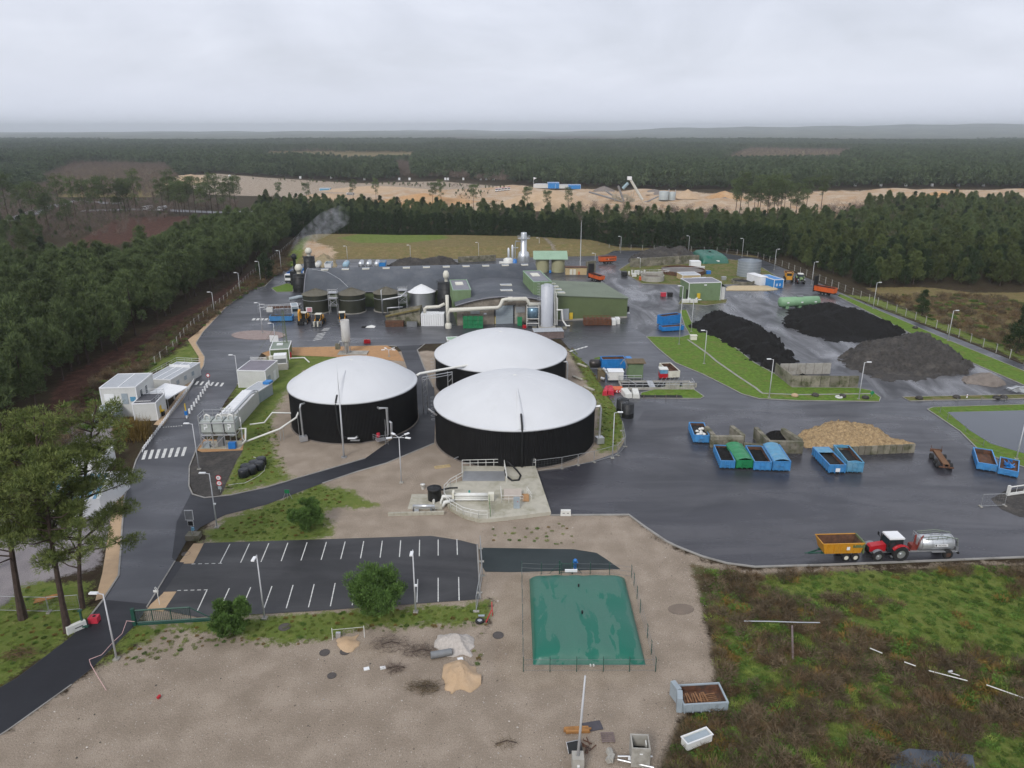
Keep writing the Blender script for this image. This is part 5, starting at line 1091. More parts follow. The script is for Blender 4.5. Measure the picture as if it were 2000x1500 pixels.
# ---------------------------------------------------------------- structures behind the hall
c, r, h = CP(1017, 1029, 516, 455); t = thing('stripping_column', 'tall silver stripping column with platform behind the hall', 'column', c); h = max(h, 12)
MB().lathe([(r*1.9, 0), (r*2.0, 3.0), (r*1.6, 4.6), (r, 5.2), (r, h - .4), (r*.9, h), (.02, h + .2)], 24).build('vessel', 'silver', t, True)
mb = MB().lathe([(r, h - 2.4), (r*2.0, h - 2.4), (r*2.0, h - 2.3), (r, h - 2.3)], 16); rail(mb, [(2.0*r*math.cos(a), 2.0*r*math.sin(a), h - 2.35) for a in np.linspace(0, 6.28, 9)], 1.1, 2, .045); mb.build('platform', 'steel', t)
MB().tube([(-r, 0, h - 3.5), (-r*2.6, 0, h - 3.5), (-r*2.8, 0, h - 5), (-r*2.8, 0, 1)], .22, 6).tube([(-r*1.8, 0, 6.5), (-r*3.6, 0, 6.5), (-r*3.8, 0, .5)], .26, 6).build('side_pipe', 'silver', t)
for i, x in enumerate((-4.6, -6.2)): MB().lathe([(.5, 0), (.5, 7.2 - i*1.2), (.2, 7.7 - i*1.2)], 12, (x, 0, 0)).build('absorber', 'silver', t, True)
t = thing('chemical_tank', 'white plastic chemical tank in front of the silver column', 'tank', G(993, 522)); MB().lathe([(2.0, 0), (2.0, 3.2), (1.2, 3.7), (.02, 3.8)], 20).build('vessel', 'whitepl', t, True); MB().lathe([(.45, 3.7), (.45, 3.95), (.02, 3.97)], 12).build('lid', 'steel', t)
t = thing('chemical_tank', 'blue plastic chemical tank next to the white one', 'tank', G(1005, 522)); MB().lathe([(.95, 0), (.95, 3.0), (.4, 3.3), (.02, 3.35)], 16).build('vessel', 'bluebox', t, True); MB().rod((0, 0, 3.3), (0, 0, 3.6), .25).build('lid', 'steel', t)
t = thing('skid_unit', 'white process skid beside the chemical tanks', 'skid', G(981, 521)); B('casing', 'whitepl', t, (-1.2, 1.2, -1, 1, .3, 2.0)); B('base', 'steeldk', t, (-1.4, 1.4, -1.2, 1.2, 0, .3))
t = thing('canopy_tanks', 'light green canopy roof over two pale olive round tanks', 'tank shelter', G(1075, 533)); 
for x in (-3.05, 3.05): MB().lathe([(2.55, 0), (2.55, 5.4)], 28, (x, 2.6, 0)).build('tank', 'tancone', t, True)
for i in range(12):
    x = -6.6 + i*1.1; MB().add([(x, -.6, 5.3), (x+1.08, -.6, 5.3), (x+1.08, 5.5, 7.6), (x, 5.5, 7.6), (x, -.6, 5.18), (x+1.08, -.6, 5.18), (x+1.08, 5.5, 7.48), (x, 5.5, 7.48)], [(0,1,2,3),(7,6,5,4),(0,4,5,1),(1,5,6,2),(3,2,6,7),(0,3,7,4)]).build('roof_sheet', 'roofl', t)
MB().add([(-6.6, 5.6, 7.5), (6.6, 5.6, 7.5), (6.6, 11, 6.2), (-6.6, 11, 6.2)], [(0,1,2,3)]).build('rear_roof', 'roofg', t); B('post', 'steeldk', t, (-6.3, -6.1, -.3, -.1, 0, 5.2)); B('post', 'steeldk', t, (6.1, 6.3, -.3, -.1, 0, 5.2)); B('control_box', 'whitepl', t, (6.5, 7.5, .2, .8, .8, 2.4)); B('pump', 'bluebox', t, (-.5, .3, -.3, .4, 0, 1.0))
t = thing('tan_hut', 'low tan hut with two pale doors beside the hall', 'hut', G(1125, 537)); mb = MB().bx(-4.0, 4.0, 0, 3, 0, 2.7); mb.build('wall', 'tan', t); B('roof', 'rust', t, (-4.2, 4.2, -.2, 3.2, 2.7, 2.9)); B('door', 'cream', t, (-2.4, -1.4, -.06, 0, .1, 2.2)); B('door', 'cream', t, (-1.1, -.1, -.06, 0, .1, 2.2)); B('fire_point', 'orange', t, (.9, 1.3, -.3, 0, .2, 1.3))
def block_wall(name, label, a, b, h, th=.8, bl=1.6, bh=.8, m='concblk', group=None):
    """wall of large stacked concrete blocks between two ground pixels, every block its own piece"""
    A = G(*a); Bq = G(*b); d = Bq - A; L_ = d.length; t = thing(name, label, 'wall', A, math.atan2(d.y, d.x), group); rows = max(1, round(h/bh)); rh = h/rows; k = max(1, round(L_/bl)); bw = L_/k
    me = {}
    for j in range(rows):
        x = 0.0
        for i in range(k + (j % 2)):
            w1 = bw/2 if (j % 2 and i in (0, k)) else bw
            key = round(w1, 3)
            if key not in me: me[key] = MB().bx(.02, w1 - .02, -th/2, th/2, .015, rh - .015).mesh('block', M[m])
            link('block', me[key], t, (x, random.Random(i*31 + j*7).uniform(-.03, .03), j*rh)); x += w1
    return t
block_wall('block_wall', 'short pale block wall beside the tan hut and orange trailer', (1145, 531), (1162, 529), 4.0, 1.0, 1.5, .9)
block_wall('bay_wall', 'long concrete block wall in front of the dark compost heap', (1231, 522), (1364, 514), 3.4, .8, 2.4, 1.1)
block_wall('block_wall', 'low mossy block wall behind the hall near the silver column', (895, 513), (968, 509), 2.4, .8, 2.4, .8)
t = thing('tall_mast', 'very tall slim steel mast rising above the conifer screen', 'mast', G(1133, 524)); MB().rod((0, 0, 0), (0, 0, HZ(1133, 524, 433)), .22, .08, 8).build('pole', 'lampgrey', t); B('foot', 'concrete', t, (-.6, .6, -.6, .6, 0, .4)); MB().rod((0, 0, 18), (0, 0, 18.8), .03).build('spike', 'steel', t)
# ---------------------------------------------------------------- heaps
def heap(name, label, cat, poly, peaks, m, seed=1, rough=.55, step=None, kind=None, exp=1.0, z0=.05):
    """loose heap over a ground outline; peaks = (px, py, height, reach)"""
    P = GP(poly); xy = [(v.x, v.y) for v in P]; xs = [p[0] for p in xy]; ys = [p[1] for p in xy]
    n = 72; X, Y = np.meshgrid(np.linspace(min(xs), max(xs), n), np.linspace(min(ys), max(ys), n)); d = sdist(X.ravel(), Y.ravel(), xy).reshape(n, n); d = d + (.25 + .02*(max(ys) - min(ys)))*(lump(X, Y, 1.1) + .6*lump(X + 5, Y, .45)); Z = np.zeros_like(X)
    for px, py, h, rch in peaks:
        c = G(px, py); Z = np.maximum(Z, h*np.clip(1 - (((X-c.x)/rch[0])**2 + ((Y-c.y)/rch[1])**2)**(.5*exp), 0, 1))
    r = np.random.default_rng(seed); q = sum(a*lump(X + 7*seed + 13*i, Y + 3*i, s) for i, (s, a) in enumerate(((2.4, .5), (1.1, .35), (.5, .25), (.27, .18))))
    edge = np.clip(d/(1.2 + .12*max(p[2] for p in peaks)), 0, 1); slope = np.clip(d, 0, None)*.72
    Z = np.minimum(Z*np.sqrt(edge), slope) + rough*q*np.clip(d, 0, 1)*.6 + rough*r.normal(size=X.shape)*.25*np.clip(d, 0, 1); Z = np.where(d > -.05, np.maximum(Z, 0) + .02, -.35)
    c0 = Vector(((min(xs)+max(xs))/2, (min(ys)+max(ys))/2, 0)); mb = MB(); mb.v = [(x - c0.x, y - c0.y, z + z0) for x, y, z in zip(X.ravel(), Y.ravel(), Z.ravel())]
    ins = d > -.7
    mb.f = [(i*n+j, i*n+j+1, (i+1)*n+j+1, (i+1)*n+j) for i in range(n-1) for j in range(n-1) if ins[i:i+2, j:j+2].any()]
    o = mb.build(name, m, None, True, c0); return tag(o, label, cat, kind=kind)
heap('compost_heap', 'long black compost heap beside the mown lawn', 'heap', [(1345,640),(1375,622),(1410,618),(1450,622),(1490,642),(1530,675),(1548,700),(1552,722),(1520,728),(1480,712),(1440,684),(1400,660),(1360,646)], [(1400,634,4.2,(10,11)),(1430,645,4.0,(11,12)),(1470,668,4.0,(11,12)),(1505,695,3.6,(9,11)),(1530,712,2.6,(7,8))], 'compost', 1)
heap('compost_heap', 'large black compost heap behind the grey soil heap, near the green cylinder tank', 'heap', [(1532,622),(1545,606),(1600,598),(1660,602),(1720,628),(1768,650),(1762,662),(1700,668),(1630,670),(1580,656),(1536,640)], [(1580,618,3.4,(9,9)),(1620,616,4.0,(10,11)),(1660,632,4.6,(13,13)),(1600,640,3.6,(12,10)),(1715,645,3.2,(11,10))], 'compost', 2)
heap('soil_heap', 'broad grey brown soil heap between black compost and pale gravel', 'heap', [(1640,700),(1680,676),(1760,664),(1800,662),(1860,688),(1897,716),(1890,730),(1800,742),(1740,748),(1700,735),(1650,716)], [(1740,698,5.0,(13,12)),(1790,692,5.6,(13,12)),(1830,708,4.4,(11,10)),(1700,706,3.4,(10,9))], 'greyheap', 3, .9)
heap('gravel_heap', 'low pale brown gravel heap beside the storage kerb', 'heap', [(1872,742),(1895,733),(1920,728),(1950,742),(1970,752),(1940,757),(1890,750)], [(1930,744,1.9,(5,5)),(1890,743,1.2,(4,3.5))], 'gravelg', 4, .12)
heap('wood_chip_heap', 'golden wood chip heap behind the long mossy wall', 'heap', [(1555,852),(1590,835),(1640,828),(1690,832),(1740,858),(1785,866),(1770,872),(1690,874),(1600,878),(1570,876)], [(1600,858,1.9,(6,6)),(1640,852,2.4,(8,7)),(1685,855,2.1,(8,7)),(1740,868,.8,(6,4))], 'chips', 5, .6)
heap('compost_heap', 'small dark heap between mossy bay walls next to the wood chips', 'heap', [(1492,854),(1500,846),(1530,846),(1552,862),(1545,868),(1500,866)], [(1522,857,1.6,(4,3.5))], 'compost', 6, .2)
heap('dark_waste_heap', 'dark shredded waste heap behind the long block wall', 'heap', [(1225,508),(1250,497),(1320,496),(1360,502),(1368,511),(1300,514),(1232,517)], [(1290,505,5.0,(17,14)),(1330,505,5.5,(15,13)),(1250,508,3.0,(12,9))], 'greyheap', 7, .6)
heap('green_waste_heap', 'brown green waste heap behind the hall roof', 'heap', [(755,520),(790,514),(880,511),(900,517),(850,524),(770,526)], [(800,519,3.5,(14,7)),(860,517,3.8,(14,7))], 'greyheap', 8, .5)
heap('white_gravel_heap', 'pale white gravel heap on the bare dirt', 'heap', [(848,1262),(856,1243),(890,1238),(925,1245),(932,1262),(918,1282),(880,1284)], [(895,1258,1.3,(3.4,2.8)),(870,1258,1.0,(2.6,2.2))], 'gravelw', 9, .12)
heap('sand_heap', 'tan sand heap beside the brush pile on the dirt', 'heap', [(862,1335),(868,1300),(900,1292),(932,1300),(940,1330),(920,1352),(880,1356)], [(902,1318,1.5,(3.2,2.8)),(885,1330,1.1,(2.6,2.2))], 'sandy', 10, .12)
heap('sand_mound', 'small sandy dug spot inside the marker rail', 'heap', [(652,1262),(660,1245),(700,1240),(704,1262),(680,1276)], [(680,1258,.5,(2.2,1.6))], 'sandy', 11, .1)
heap('chip_heap', 'pale green brown mulch heap beside the steam plume', 'heap', [(606,524),(612,508),(634,503),(654,508),(660,524)], [(634,513,4.5,(13,10))], mat('mulch', (.27, .22, .13), .95, .25, 1), 12, .2)

# ---------------------------------------------------------------- concrete bays
block_wall('bay_wall', 'mossy side wall beside the blue container full of bags', (1378, 852), (1392, 869), 2.0, .7, 1.5, .7)
block_wall('bay_wall', 'pale block wall behind the first blue and green containers', (1386, 873), (1450, 873), 2.1, .7, 1.5, .7)
block_wall('bay_wall', 'mossy side wall with weeds next to the dark drain gap', (1427, 853), (1450, 872), 2.2, .7, 1.5, .75)
block_wall('bay_wall', 'dark side wall left of the small dark heap'.replace('left of', 'bounding'), (1474, 856), (1498, 882), 2.2, .7, 1.6, .75)
block_wall('bay_wall', 'block wall in front of the small dark heap', (1499, 884), (1566, 885), 2.2, .7, 1.5, .75)
block_wall('bay_wall', 'short mossy wall between dark heap and wood chips', (1526, 857), (1562, 880), 2.1, .7, 1.6, .75)
block_wall('bay_wall', 'low step wall in the dark drain gap', (1452, 874), (1497, 878), .9, .6, 1.5, .45)
def panel_wall(name, label, a, b, h, pw, th=.22, m='concblk'):
    A = G(*a); Bq = G(*b); d = Bq - A; t = thing(name, label, 'wall', A, math.atan2(d.y, d.x)); k = max(1, round(d.length/pw)); w1 = d.length/k; me = MB().bx(.05, w1 - .05, -th/2, th/2, 0, h).mesh('panel', M[m])
    for i in range(k): link('panel', me, t, (i*w1, random.Random(i).uniform(-.03, .03), random.Random(i + 9).uniform(-.05, .02)))
    return t
panel_wall('long_wall', 'long low mossy concrete wall holding back the wood chips', (1600, 892), (1785, 884), 1.6, 1.15)
panel_wall('bay_panel_wall', 'front panel wall of the open compost bay on the lawn edge', (1545, 756), (1675, 757), 2.6, 2.1)
panel_wall('bay_panel_wall', 'side panel wall of the open compost bay', (1513, 730), (1545, 756), 2.6, 2.1)
panel_wall('bay_panel_wall', 'stained rear panel wall of the open compost bay', (1522, 732), (1621, 730), 2.6, 2.1, m='concrete')
heap('compost_heap', 'little black compost remnant inside the open bay', 'heap', [(1545,748),(1550,737),(1600,736),(1625,742),(1600,750)], [(1565,743,1.5,(3.5,2.6)),(1605,743,1.1,(3.5,2.4))], 'compost', 13, .2)

# ---------------------------------------------------------------- roll-off containers
def skip(a, b, top, L_, label, m='blue', load=None, fill=.8, cover=None, lining='rust', group='roll-off containers', along=False, name='roll_off_container', tail='rear', z=0.0):
    """open hook-lift container; a, b are the foot corners of the end (or side when along) that faces the yard"""
    c, w1, rz, h = BP(a, b, top); h = max(.9, min(h, 2.7))
    if along: Lx, Wy = w1, L_
    else: Lx, Wy = w1, L_
    t = thing(name, label, 'container', c + Vector((0, 0, z)), rz, group); hw = Lx/2; th = .07; zb = .22
    # x = width along the foot line, y = away
    mb = MB().bx(-hw, hw, 0, Wy, zb, zb + .12).bx(-hw, hw, 0, th, zb, h).bx(-hw, hw, Wy - th, Wy, zb, h).bx(-hw, -hw + th, th, Wy - th, zb, h).bx(hw - th, hw, th, Wy - th, zb, h); mb.build('shell', m, t)
    mb = MB()
    for x0, x1, y0, y1 in ((-hw - .06, hw + .06, -.06, .1), (-hw - .06, hw + .06, Wy - .1, Wy + .06), (-hw - .06, -hw + .1, .1, Wy - .1), (hw - .1, hw + .06, .1, Wy - .1)): mb.bx(x0, x1, y0, y1, h - .1, h + .03)
    mb.build('top_rail', m, t)
    nr = max(3, round(Wy/.85)); rib = MB().bx(-.05, .05, -.05, .05, zb, h - .1).mesh('rib', M[m])
    for s in (-1, 1):
        for i in range(nr + 1): link('rib', rib, t, (s*(hw + .04), .12 + (Wy - .24)*i/nr, 0))
    ne = max(2, round(Lx/.8))
    for i in range(ne + 1): link('rib', rib, t, (-hw + .1 + (Lx - .2)*i/ne, -.04, 0))
    mb = MB()
    for s in (-.45, .45): mb.bx(s*1.1 - .07, s*1.1 + .07, -.05, Wy - .1, .06, zb)
    for s in (-.62, .62): mb.rod((s - .1, .15, .12), (s + .1, .15, .12), .12, n=10)
    mb.build('skid_rail', 'dark', t)
    if not along:
        mb = MB().bx(-.4, -.32, -.16, -.06, zb, h*.9).bx(.32, .4, -.16, -.06, zb, h*.9).bx(-.4, .4, -.18, -.1, h*.55, h*.62); mb.build('hook_bar' if tail == 'hook' else 'door_frame', m, t)
    mb = MB(); e_ = .012
    for x0, x1, y0, y1 in ((-hw + th, hw - th, th, th + e_), (-hw + th, hw - th, Wy - th - e_, Wy - th), (-hw + th, -hw + th + e_, th + e_, Wy - th - e_), (hw - th - e_, hw - th, th + e_, Wy - th - e_)): mb.bx(x0, x1, y0, y1, zb + .13, h - .11)
    mb.bx(-hw + th, hw - th, th, Wy - th, zb + .12, zb + .16); mb.build('lining', lining, t)
    if load:
        r = np.random.default_rng(int(abs(c.x)*7)); mb = MB(); n = 9
        vs = [(-hw + th + .02 + (Lx - 2*th - .04)*i/n, th + .02 + (Wy - 2*th - .04)*j/n, zb + (h - zb)*fill + r.uniform(-.09, .09) + .18*math.sin(math.pi*i/n)*math.sin(math.pi*j/n)) for j in range(n+1) for i in range(n+1)]
        mb.add(vs, [(j*(n+1)+i, j*(n+1)+i+1, (j+1)*(n+1)+i+1, (j+1)*(n+1)+i) for j in range(n) for i in range(n)]); mb.build('load', load, t, True)
    if cover:
        mb = MB(); n = 12; k = 8; vs = []
        for j in range(n+1):
            for i in range(k+1):
                x = -hw - .08 + (Lx + .16)*i/k; arc = .35*math.sin(math.pi*i/k)*(.75 + .25*math.cos(j*2.1)); vs.append((x, -.06 + (Wy + .12)*j/n, h + .04 + arc - (.28 if i in (0, k) else 0)))
        mb.add(vs, [(j*(k+1)+i, j*(k+1)+i+1, (j+1)*(k+1)+i+1, (j+1)*(k+1)+i) for j in range(n) for i in range(k)]); mb.build('tarpaulin', cover, t, True)
    return t
skip((1406,916), (1434,917), 900, 6.3, 'blue open container with black load next to the green covered one', load='compost', fill=.72)
skip((1438,917), (1469,917), 899, 6.6, 'green container under a bulging green tarpaulin', m='greenpl', cover='tarpg')
skip((1472,920), (1505,921), 902, 6.4, 'blue container with dark load between green and tarped containers', load='compost', fill=.55)
skip((1509,921), (1542,922), 901, 6.8, 'blue container closed with a faded blue tarpaulin', cover='tarpb')
skip((1618,926), (1650,926), 908, 7.0, 'blue container with half cover and white plate on its end', load='dark', fill=.5)
B('white_plate', 'white', bpy.data.objects['roll_off_container.004'], (-.35, .35, -.24, -.19, .5, 1.1)); MB().bx(-1.2, 1.2, 4.9, 7.0, 1.55, 1.62).build('half_cover', 'tarpb', bpy.data.objects['roll_off_container.004'])
t = skip((1653,924), (1684,925), 903, 6.8, 'pale blue container with arched end sheets standing next to the plated one', m='tarpb', load='dark', fill=.55)
for y in (.15, 6.5): MB().add([(-1.15, y, 1.6), (1.15, y, 1.6), (.7, y, 2.05), (0, y, 2.2), (-.7, y, 2.05), (-1.15, y + .9, 1.62), (1.15, y + .9, 1.62)], [(0, 1, 2, 3, 4), (0, 4, 5), (1, 6, 2), (4, 3, 2, 6, 5)]).build('end_sheet', 'tarpb', t)
t = skip((1354,866), (1384,867), 850, 6.0, 'blue container heaped with white bags beside the mossy wall', load='dark', fill=.6)
r = random.Random(4)
for i in range(11): MB().lathe([(.02, 0), (.3, .08), (.36, .25), (.2, .42), (.02, .45)], 8).build('white_bag', 'whitepl', t, True, loc=(r.uniform(-.7, .8), r.uniform(.8, 4.2), .95 + r.uniform(0, .3)))
skip((1907,918), (1945,924), 906, 6.6, 'blue container with rust stained inside near the pond bank', load='rust', fill=.25)
t = skip((1948,927), (1986,935), 918, 5.2, 'blue container holding crumpled blue sheeting near the pond bank', load='rust', fill=.5)
for i in range(5): MB().add([(r.uniform(-.9, .9), r.uniform(.8, 4), 1.0 + r.uniform(0, .6)) for _ in range(7)], [(0, 1, 2), (1, 3, 2), (3, 4, 2), (4, 5, 6), (2, 4, 6)]).build('blue_sheeting', 'bluebr', t)
skip((1294,649), (1335,646), 638, 2.4, 'low bright blue container standing before a taller blue one', m='bluebr', load='rust', fill=.6, along=True)
skip((1293,637), (1330,632), 614, 2.4, 'tall bright blue container behind the low one by the lawn tip', m='bluebr', load='dark', fill=.4, along=True)
t = skip((1176,723), (1221,722), 702, 2.6, 'large bright blue compactor container with a dark steel drum end', m='bluebr', load='rust', fill=.7, along=True)
MB().hcyl(-5.2, -3.1, 1.0, 1.25, 1.3, 20, .25).build('drum', mat('dark_drum', (.05, .045, .042), .35, .2, 1, metal=.4), t, True); MB().bx(3.1, 4.3, .1, 2.5, 2.2, 2.45).build('hopper_lip', 'bluebr', t)
t = skip((1305,740), (1327,739), 725, 6.2, 'white container with rusty inside beside the pump basin', m='cream', load='rust', fill=.35)
skip((527,629), (571,628), 618, 2.6, 'pale blue low container with green waste near the traffic island', load='greyheap', fill=1.0, along=True)
# grey container with pallets on the dirt
t = skip((1334,1396), (1420,1391), 1374, 2.6, 'grey rust edged container holding broken wooden pallets', m='bluegrey', load='rust', fill=.25, along=True)
for i in range(9): MB().box((-1.7 + i*.26, 1.1 + .1*(i % 3), .8 + .06*(i % 2)), (.13, 1.1, .05), .12*(i % 3) - .1, ('X', .12)).build('pallet_board', 'wood', t)
for i in range(5): MB().box((.7, .7 + i*.24, .72), (1.5, .1, .05), .12).build('pallet_board', 'wood', t)
for s in (-1, 1): MB().box((-2.35, 1.3 + s*.65, 1.0), (.5, 1.2, 1.6), s*.25).build('end_door', 'bluegrey', t)

# ---------------------------------------------------------------- wheels and vehicles
def wheel(t, x, y, r, wd, hub='steel', name='wheel'):
    mb = MB(); prof = [(r*.55, -wd/2), (r*.93, -wd/2), (r, -wd*.32), (r, wd*.32), (r*.93, wd/2), (r*.55, wd/2)]; n = 20; vs = []
    for q, yy in prof:
        for i in range(n): a = 2*math.pi*i/n; vs.append((q*math.cos(a), yy, q*math.sin(a)))
    mb.add(vs, [(k*n+i, k*n+(i+1) % n, (k+1)*n+(i+1) % n, (k+1)*n+i) for k in range(5) for i in range(n)]); o = mb.build(name, 'tyre', t, loc=(x, y, r))
    mb = MB(); mb.rod((0, -wd*.36, 0), (0, wd*.36, 0), r*.56, n=16); mb.rod((0, -wd*.5, 0), (0, wd*.5, 0), r*.2, n=10); mb.build('rim', hub, o); return o
def prism_y(mb, prof, y0, y1):
    """extrude an x-z outline across y"""
    n = len(prof); mb.add([(x, y0, z) for x, z in prof] + [(x, y1, z) for x, z in prof], [tuple(range(n-1, -1, -1)), tuple(range(n, 2*n))] + [(i, (i+1) % n, n + (i+1) % n, n + i) for i in range(n)]); return mb
def tractor(name, label, loc, rz, paint, s=1.0, cabroof='white', hub='silver', group=None):
    t = thing(name, label, 'tractor', loc, rz, group); t.scale = (s, s, s)
    # nose towards -x
    mb = prism_y(MB(), [(-2.55, .95), (-2.6, 1.35), (-2.4, 1.62), (-.7, 1.85), (-.7, .95)], -.42, .42); mb.build('bonnet', paint, t)
    B('grille', 'dark', t, (-2.63, -2.58, -.34, .34, 1.0, 1.45)); B('chassis', 'steeldk', t, (-2.3, 1.5, -.32, .32, .65, 1.0)); B('front_axle', 'steeldk', t, (-2.0, -1.6, -.9, .9, .55, .8))
    for s_ in (-1, 1):
        wheel(t, -1.8, s_*.95, .66, .42, hub, 'front_wheel'); wheel(t, .75, s_*.98, .92, .52, hub, 'rear_wheel')
        mb = MB(); mb.tube([(.75 + 1.08*math.cos(a), s_*.98, .92 + 1.08*math.sin(a)) for a in np.linspace(.35, 2.6, 9)], .07, 6)
        vs = []
        for a in np.linspace(.35, 2.6, 9): vs += [(.75 + 1.06*math.cos(a), s_*.62, .92 + 1.06*math.sin(a)), (.75 + 1.06*math.cos(a), s_*1.26, .92 + 1.06*math.sin(a))]
        mb.add(vs, [(2*i, 2*i+1, 2*i+3, 2*i+2) for i in range(8)]); mb.build('rear_fender', paint, t)
        mb = MB(); vs = []
        for a in np.linspace(.6, 2.5, 7): vs += [(-1.8 + .8*math.cos(a), s_*.72, .66 + .8*math.sin(a)), (-1.8 + .8*math.cos(a), s_*1.15, .66 + .8*math.sin(a))]
        mb.add(vs, [(2*i, 2*i+1, 2*i+3, 2*i+2) for i in range(6)]).build('front_fender', 'steeldk', t)
        MB().rod((-.55, s_*.85, 1.7), (-.85, s_*1.15, 2.35), .03).box((-.85, s_*1.2, 2.35), (.06, .28, .4)).build('mirror', 'blackpl', t)
    mb = prism_y(MB(), [(-.62, 1.0), (-.75, 1.85), (-.45, 2.62), (.95, 2.62), (1.05, 1.7), (.7, 1.0)], -.72, .72); cab = mb.build('cab', 'glass', t)
    mb = MB()
    for s_ in (-.74, .74): mb.tube([(-.62, s_, 1.0), (-.75, s_, 1.85), (-.45, s_, 2.62)], .05, 5).tube([(.95, s_, 2.62), (1.05, s_, 1.7), (.7, s_, 1.0)], .05, 5).rod((.2, s_, 1.2), (.2, s_, 2.6), .04, n=5)
    mb.build('cab_pillar', 'dark', cab); mb = MB().bx(-.65, 1.1, -.82, .82, 2.62, 2.8).bx(-.5, .95, -.68, .68, 2.8, 2.86); mb.build('cab_roof', cabroof, t)
    MB().rod((-.85, .55, 1.6), (-.85, .55, 2.75), .06).build('exhaust_pipe', 'dark', t); B('step', 'steeldk', t, (-.3, .2, -1.05, -.75, .5, .6)); B('seat', 'dark', t, (.2, .7, -.25, .25, 1.2, 1.7)); B('drawbar', 'steeldk', t, (1.5, 2.0, -.1, .1, .55, .7)); return t
c, w1, rz = at2((1708, 1097), (1770, 1095)); tractor('red_tractor', 'red tractor with pale cab roof hitched to the slurry tanker', c + Vector((.2, 1.1, .03)), rz, 'red', 1.12)
def belly(t, x0, x1, r, cz, m, name='barrel'): return MB().hcyl(x0, x1, r, cz, 0, 28, .35).build(name, m, t, True)
c, w1, rz = at2((1785, 1094), (1865, 1092)); t = thing('slurry_tanker', 'silver slurry tanker trailer with folded spreading booms', 'tanker trailer', c + Vector((.1, 1.2, .03)), rz); M['galv'] = mat('bright_galvanised', (.60, .62, .63), .38, .1, .8, metal=.6, dirt=(.45, .46, .47), dirtamt=.3)
belly(t, -1.9, 2.2, 1.0, 1.85, 'galv')
for x in (-1.9, -.6, .8, 2.2): MB().hcyl(x - .04, x + .04, 1.04, 1.85, 0, 28).build('hoop', 'steel', t)
mb = MB().bx(-3.6, 2.9, -.55, -.4, .75, .95).bx(-3.6, 2.9, .4, .55, .75, .95).bx(-4.3, -3.4, -.12, .12, .7, .85); mb.build('chassis', 'steel', t)
for s_ in (-1, 1): wheel(t, 1.55, s_*1.0, .62, .5, 'rust')
B('label_plate', 'white', t, (-.35, 1.35, -1.06, -1.03, 1.75, 2.1)); text('PICHON', .27, 'dark', t, (.62, -1.065, 1.92), (R(90), 0, 0)); B('lettering_mark', 'dark', t, (-.28, -.12, -1.075, -1.06, 1.8, 2.05))
text('PICHON', .2, 'white', t, (.3, .2, 2.87), (0, 0, 0)); B('top_strip', 'steeldk', t, (-.5, 1.2, -.05, .4, 2.82, 2.86))
mb = MB()
for s_ in (-.75, .75):
    mb.tube([(-1.9, s_, 3.0), (.6, s_*1.1, 3.15), (2.6, s_*1.1, 2.7), (2.9, s_, 1.4)], .06, 6).tube([(-1.5, s_*1.1, 2.7), (1.8, s_*1.15, 2.9)], .05, 5)
    for x in (-1.2, 0, 1.2): mb.rod((x, s_*1.08, 2.6), (x, s_*1.1, 3.1), .04)
mb.build('spreading_boom', mat('boom_grey_green', (.17, .20, .16), .6, .15, 2), t); mb = MB()
for i in range(8): mb.rod((2.55 + .1*(i % 3), -.9 + i*.26, 2.4), (2.85, -.9 + i*.26, 1.2), .05)
mb.box((2.7, 0, 1.3), (.3, 2.0, .5)); mb.build('macerator', 'steeldk', t); mb = MB().box((-2.6, 0, 1.3), (.8, .9, .7)).rod((-2.4, 0, 1.5), (-2.4, 0, 2.9), .12).tube([(-2.3, -.5, 1.2), (-2.2, -.7, 2.6), (-1.6, -.3, 2.95)], .09); mb.build('pump', mat('dull_red', (.20, .035, .025), .6, .2, 2), t)
mb = MB(); rail(mb, [(-2.3, -.8, 2.3), (-2.3, .8, 2.3)], .8, .5); mb.build('front_rail', 'steel', t); B('mudguard', 'steel', t, (-.6, 2.7, -1.2, -.85, 1.0, 1.06)); B('tail_light', 'dark', t, (2.75, 2.95, -1.2, -.9, .7, .95))
c, w1, rz = at2((1604, 1099), (1682, 1097)); t = thing('tipping_trailer', 'ochre yellow tipping trailer with rusty inside', 'trailer', c + Vector((0, 1.15, .03)), rz)
def tub(t, x0, x1, y0, y1, x0t, x1t, y0t, y1t, z0, z1, m, inner, name='body'):
    b_ = [(x0, y0, z0), (x1, y0, z0), (x1, y1, z0), (x0, y1, z0)]; tp = [(x0t, y0t, z1), (x1t, y0t, z1), (x1t, y1t, z1), (x0t, y1t, z1)]
    MB().add(b_ + tp, [(3,2,1,0),(0,1,5,4),(1,2,6,5),(2,3,7,6),(3,0,4,7)]).build(name, m, t); e_ = .07
    bi = [(x0+e_, y0+e_, z0+e_), (x1-e_, y0+e_, z0+e_), (x1-e_, y1-e_, z0+e_), (x0+e_, y1-e_, z0+e_)]; ti = [(x0t+e_, y0t+e_, z1), (x1t-e_, y0t+e_, z1), (x1t-e_, y1t-e_, z1), (x0t+e_, y1t-e_, z1)]
    MB().add(bi + ti, [(0,1,2,3),(4,5,1,0),(5,6,2,1),(6,7,3,2),(7,4,0,3)]).build('lining', inner, t)
    MB().strip([(x0t, y0t), (x1t, y0t), (x1t, y1t), (x0t, y1t), (x0t, y0t)], .12, z1 - .04, z1 + .06).build('top_rail', m, t)
tub(t, -2.3, 2.35, -1.0, 1.0, -2.75, 2.6, -1.2, 1.2, 1.15, 2.65, 'ochre', 'rust')
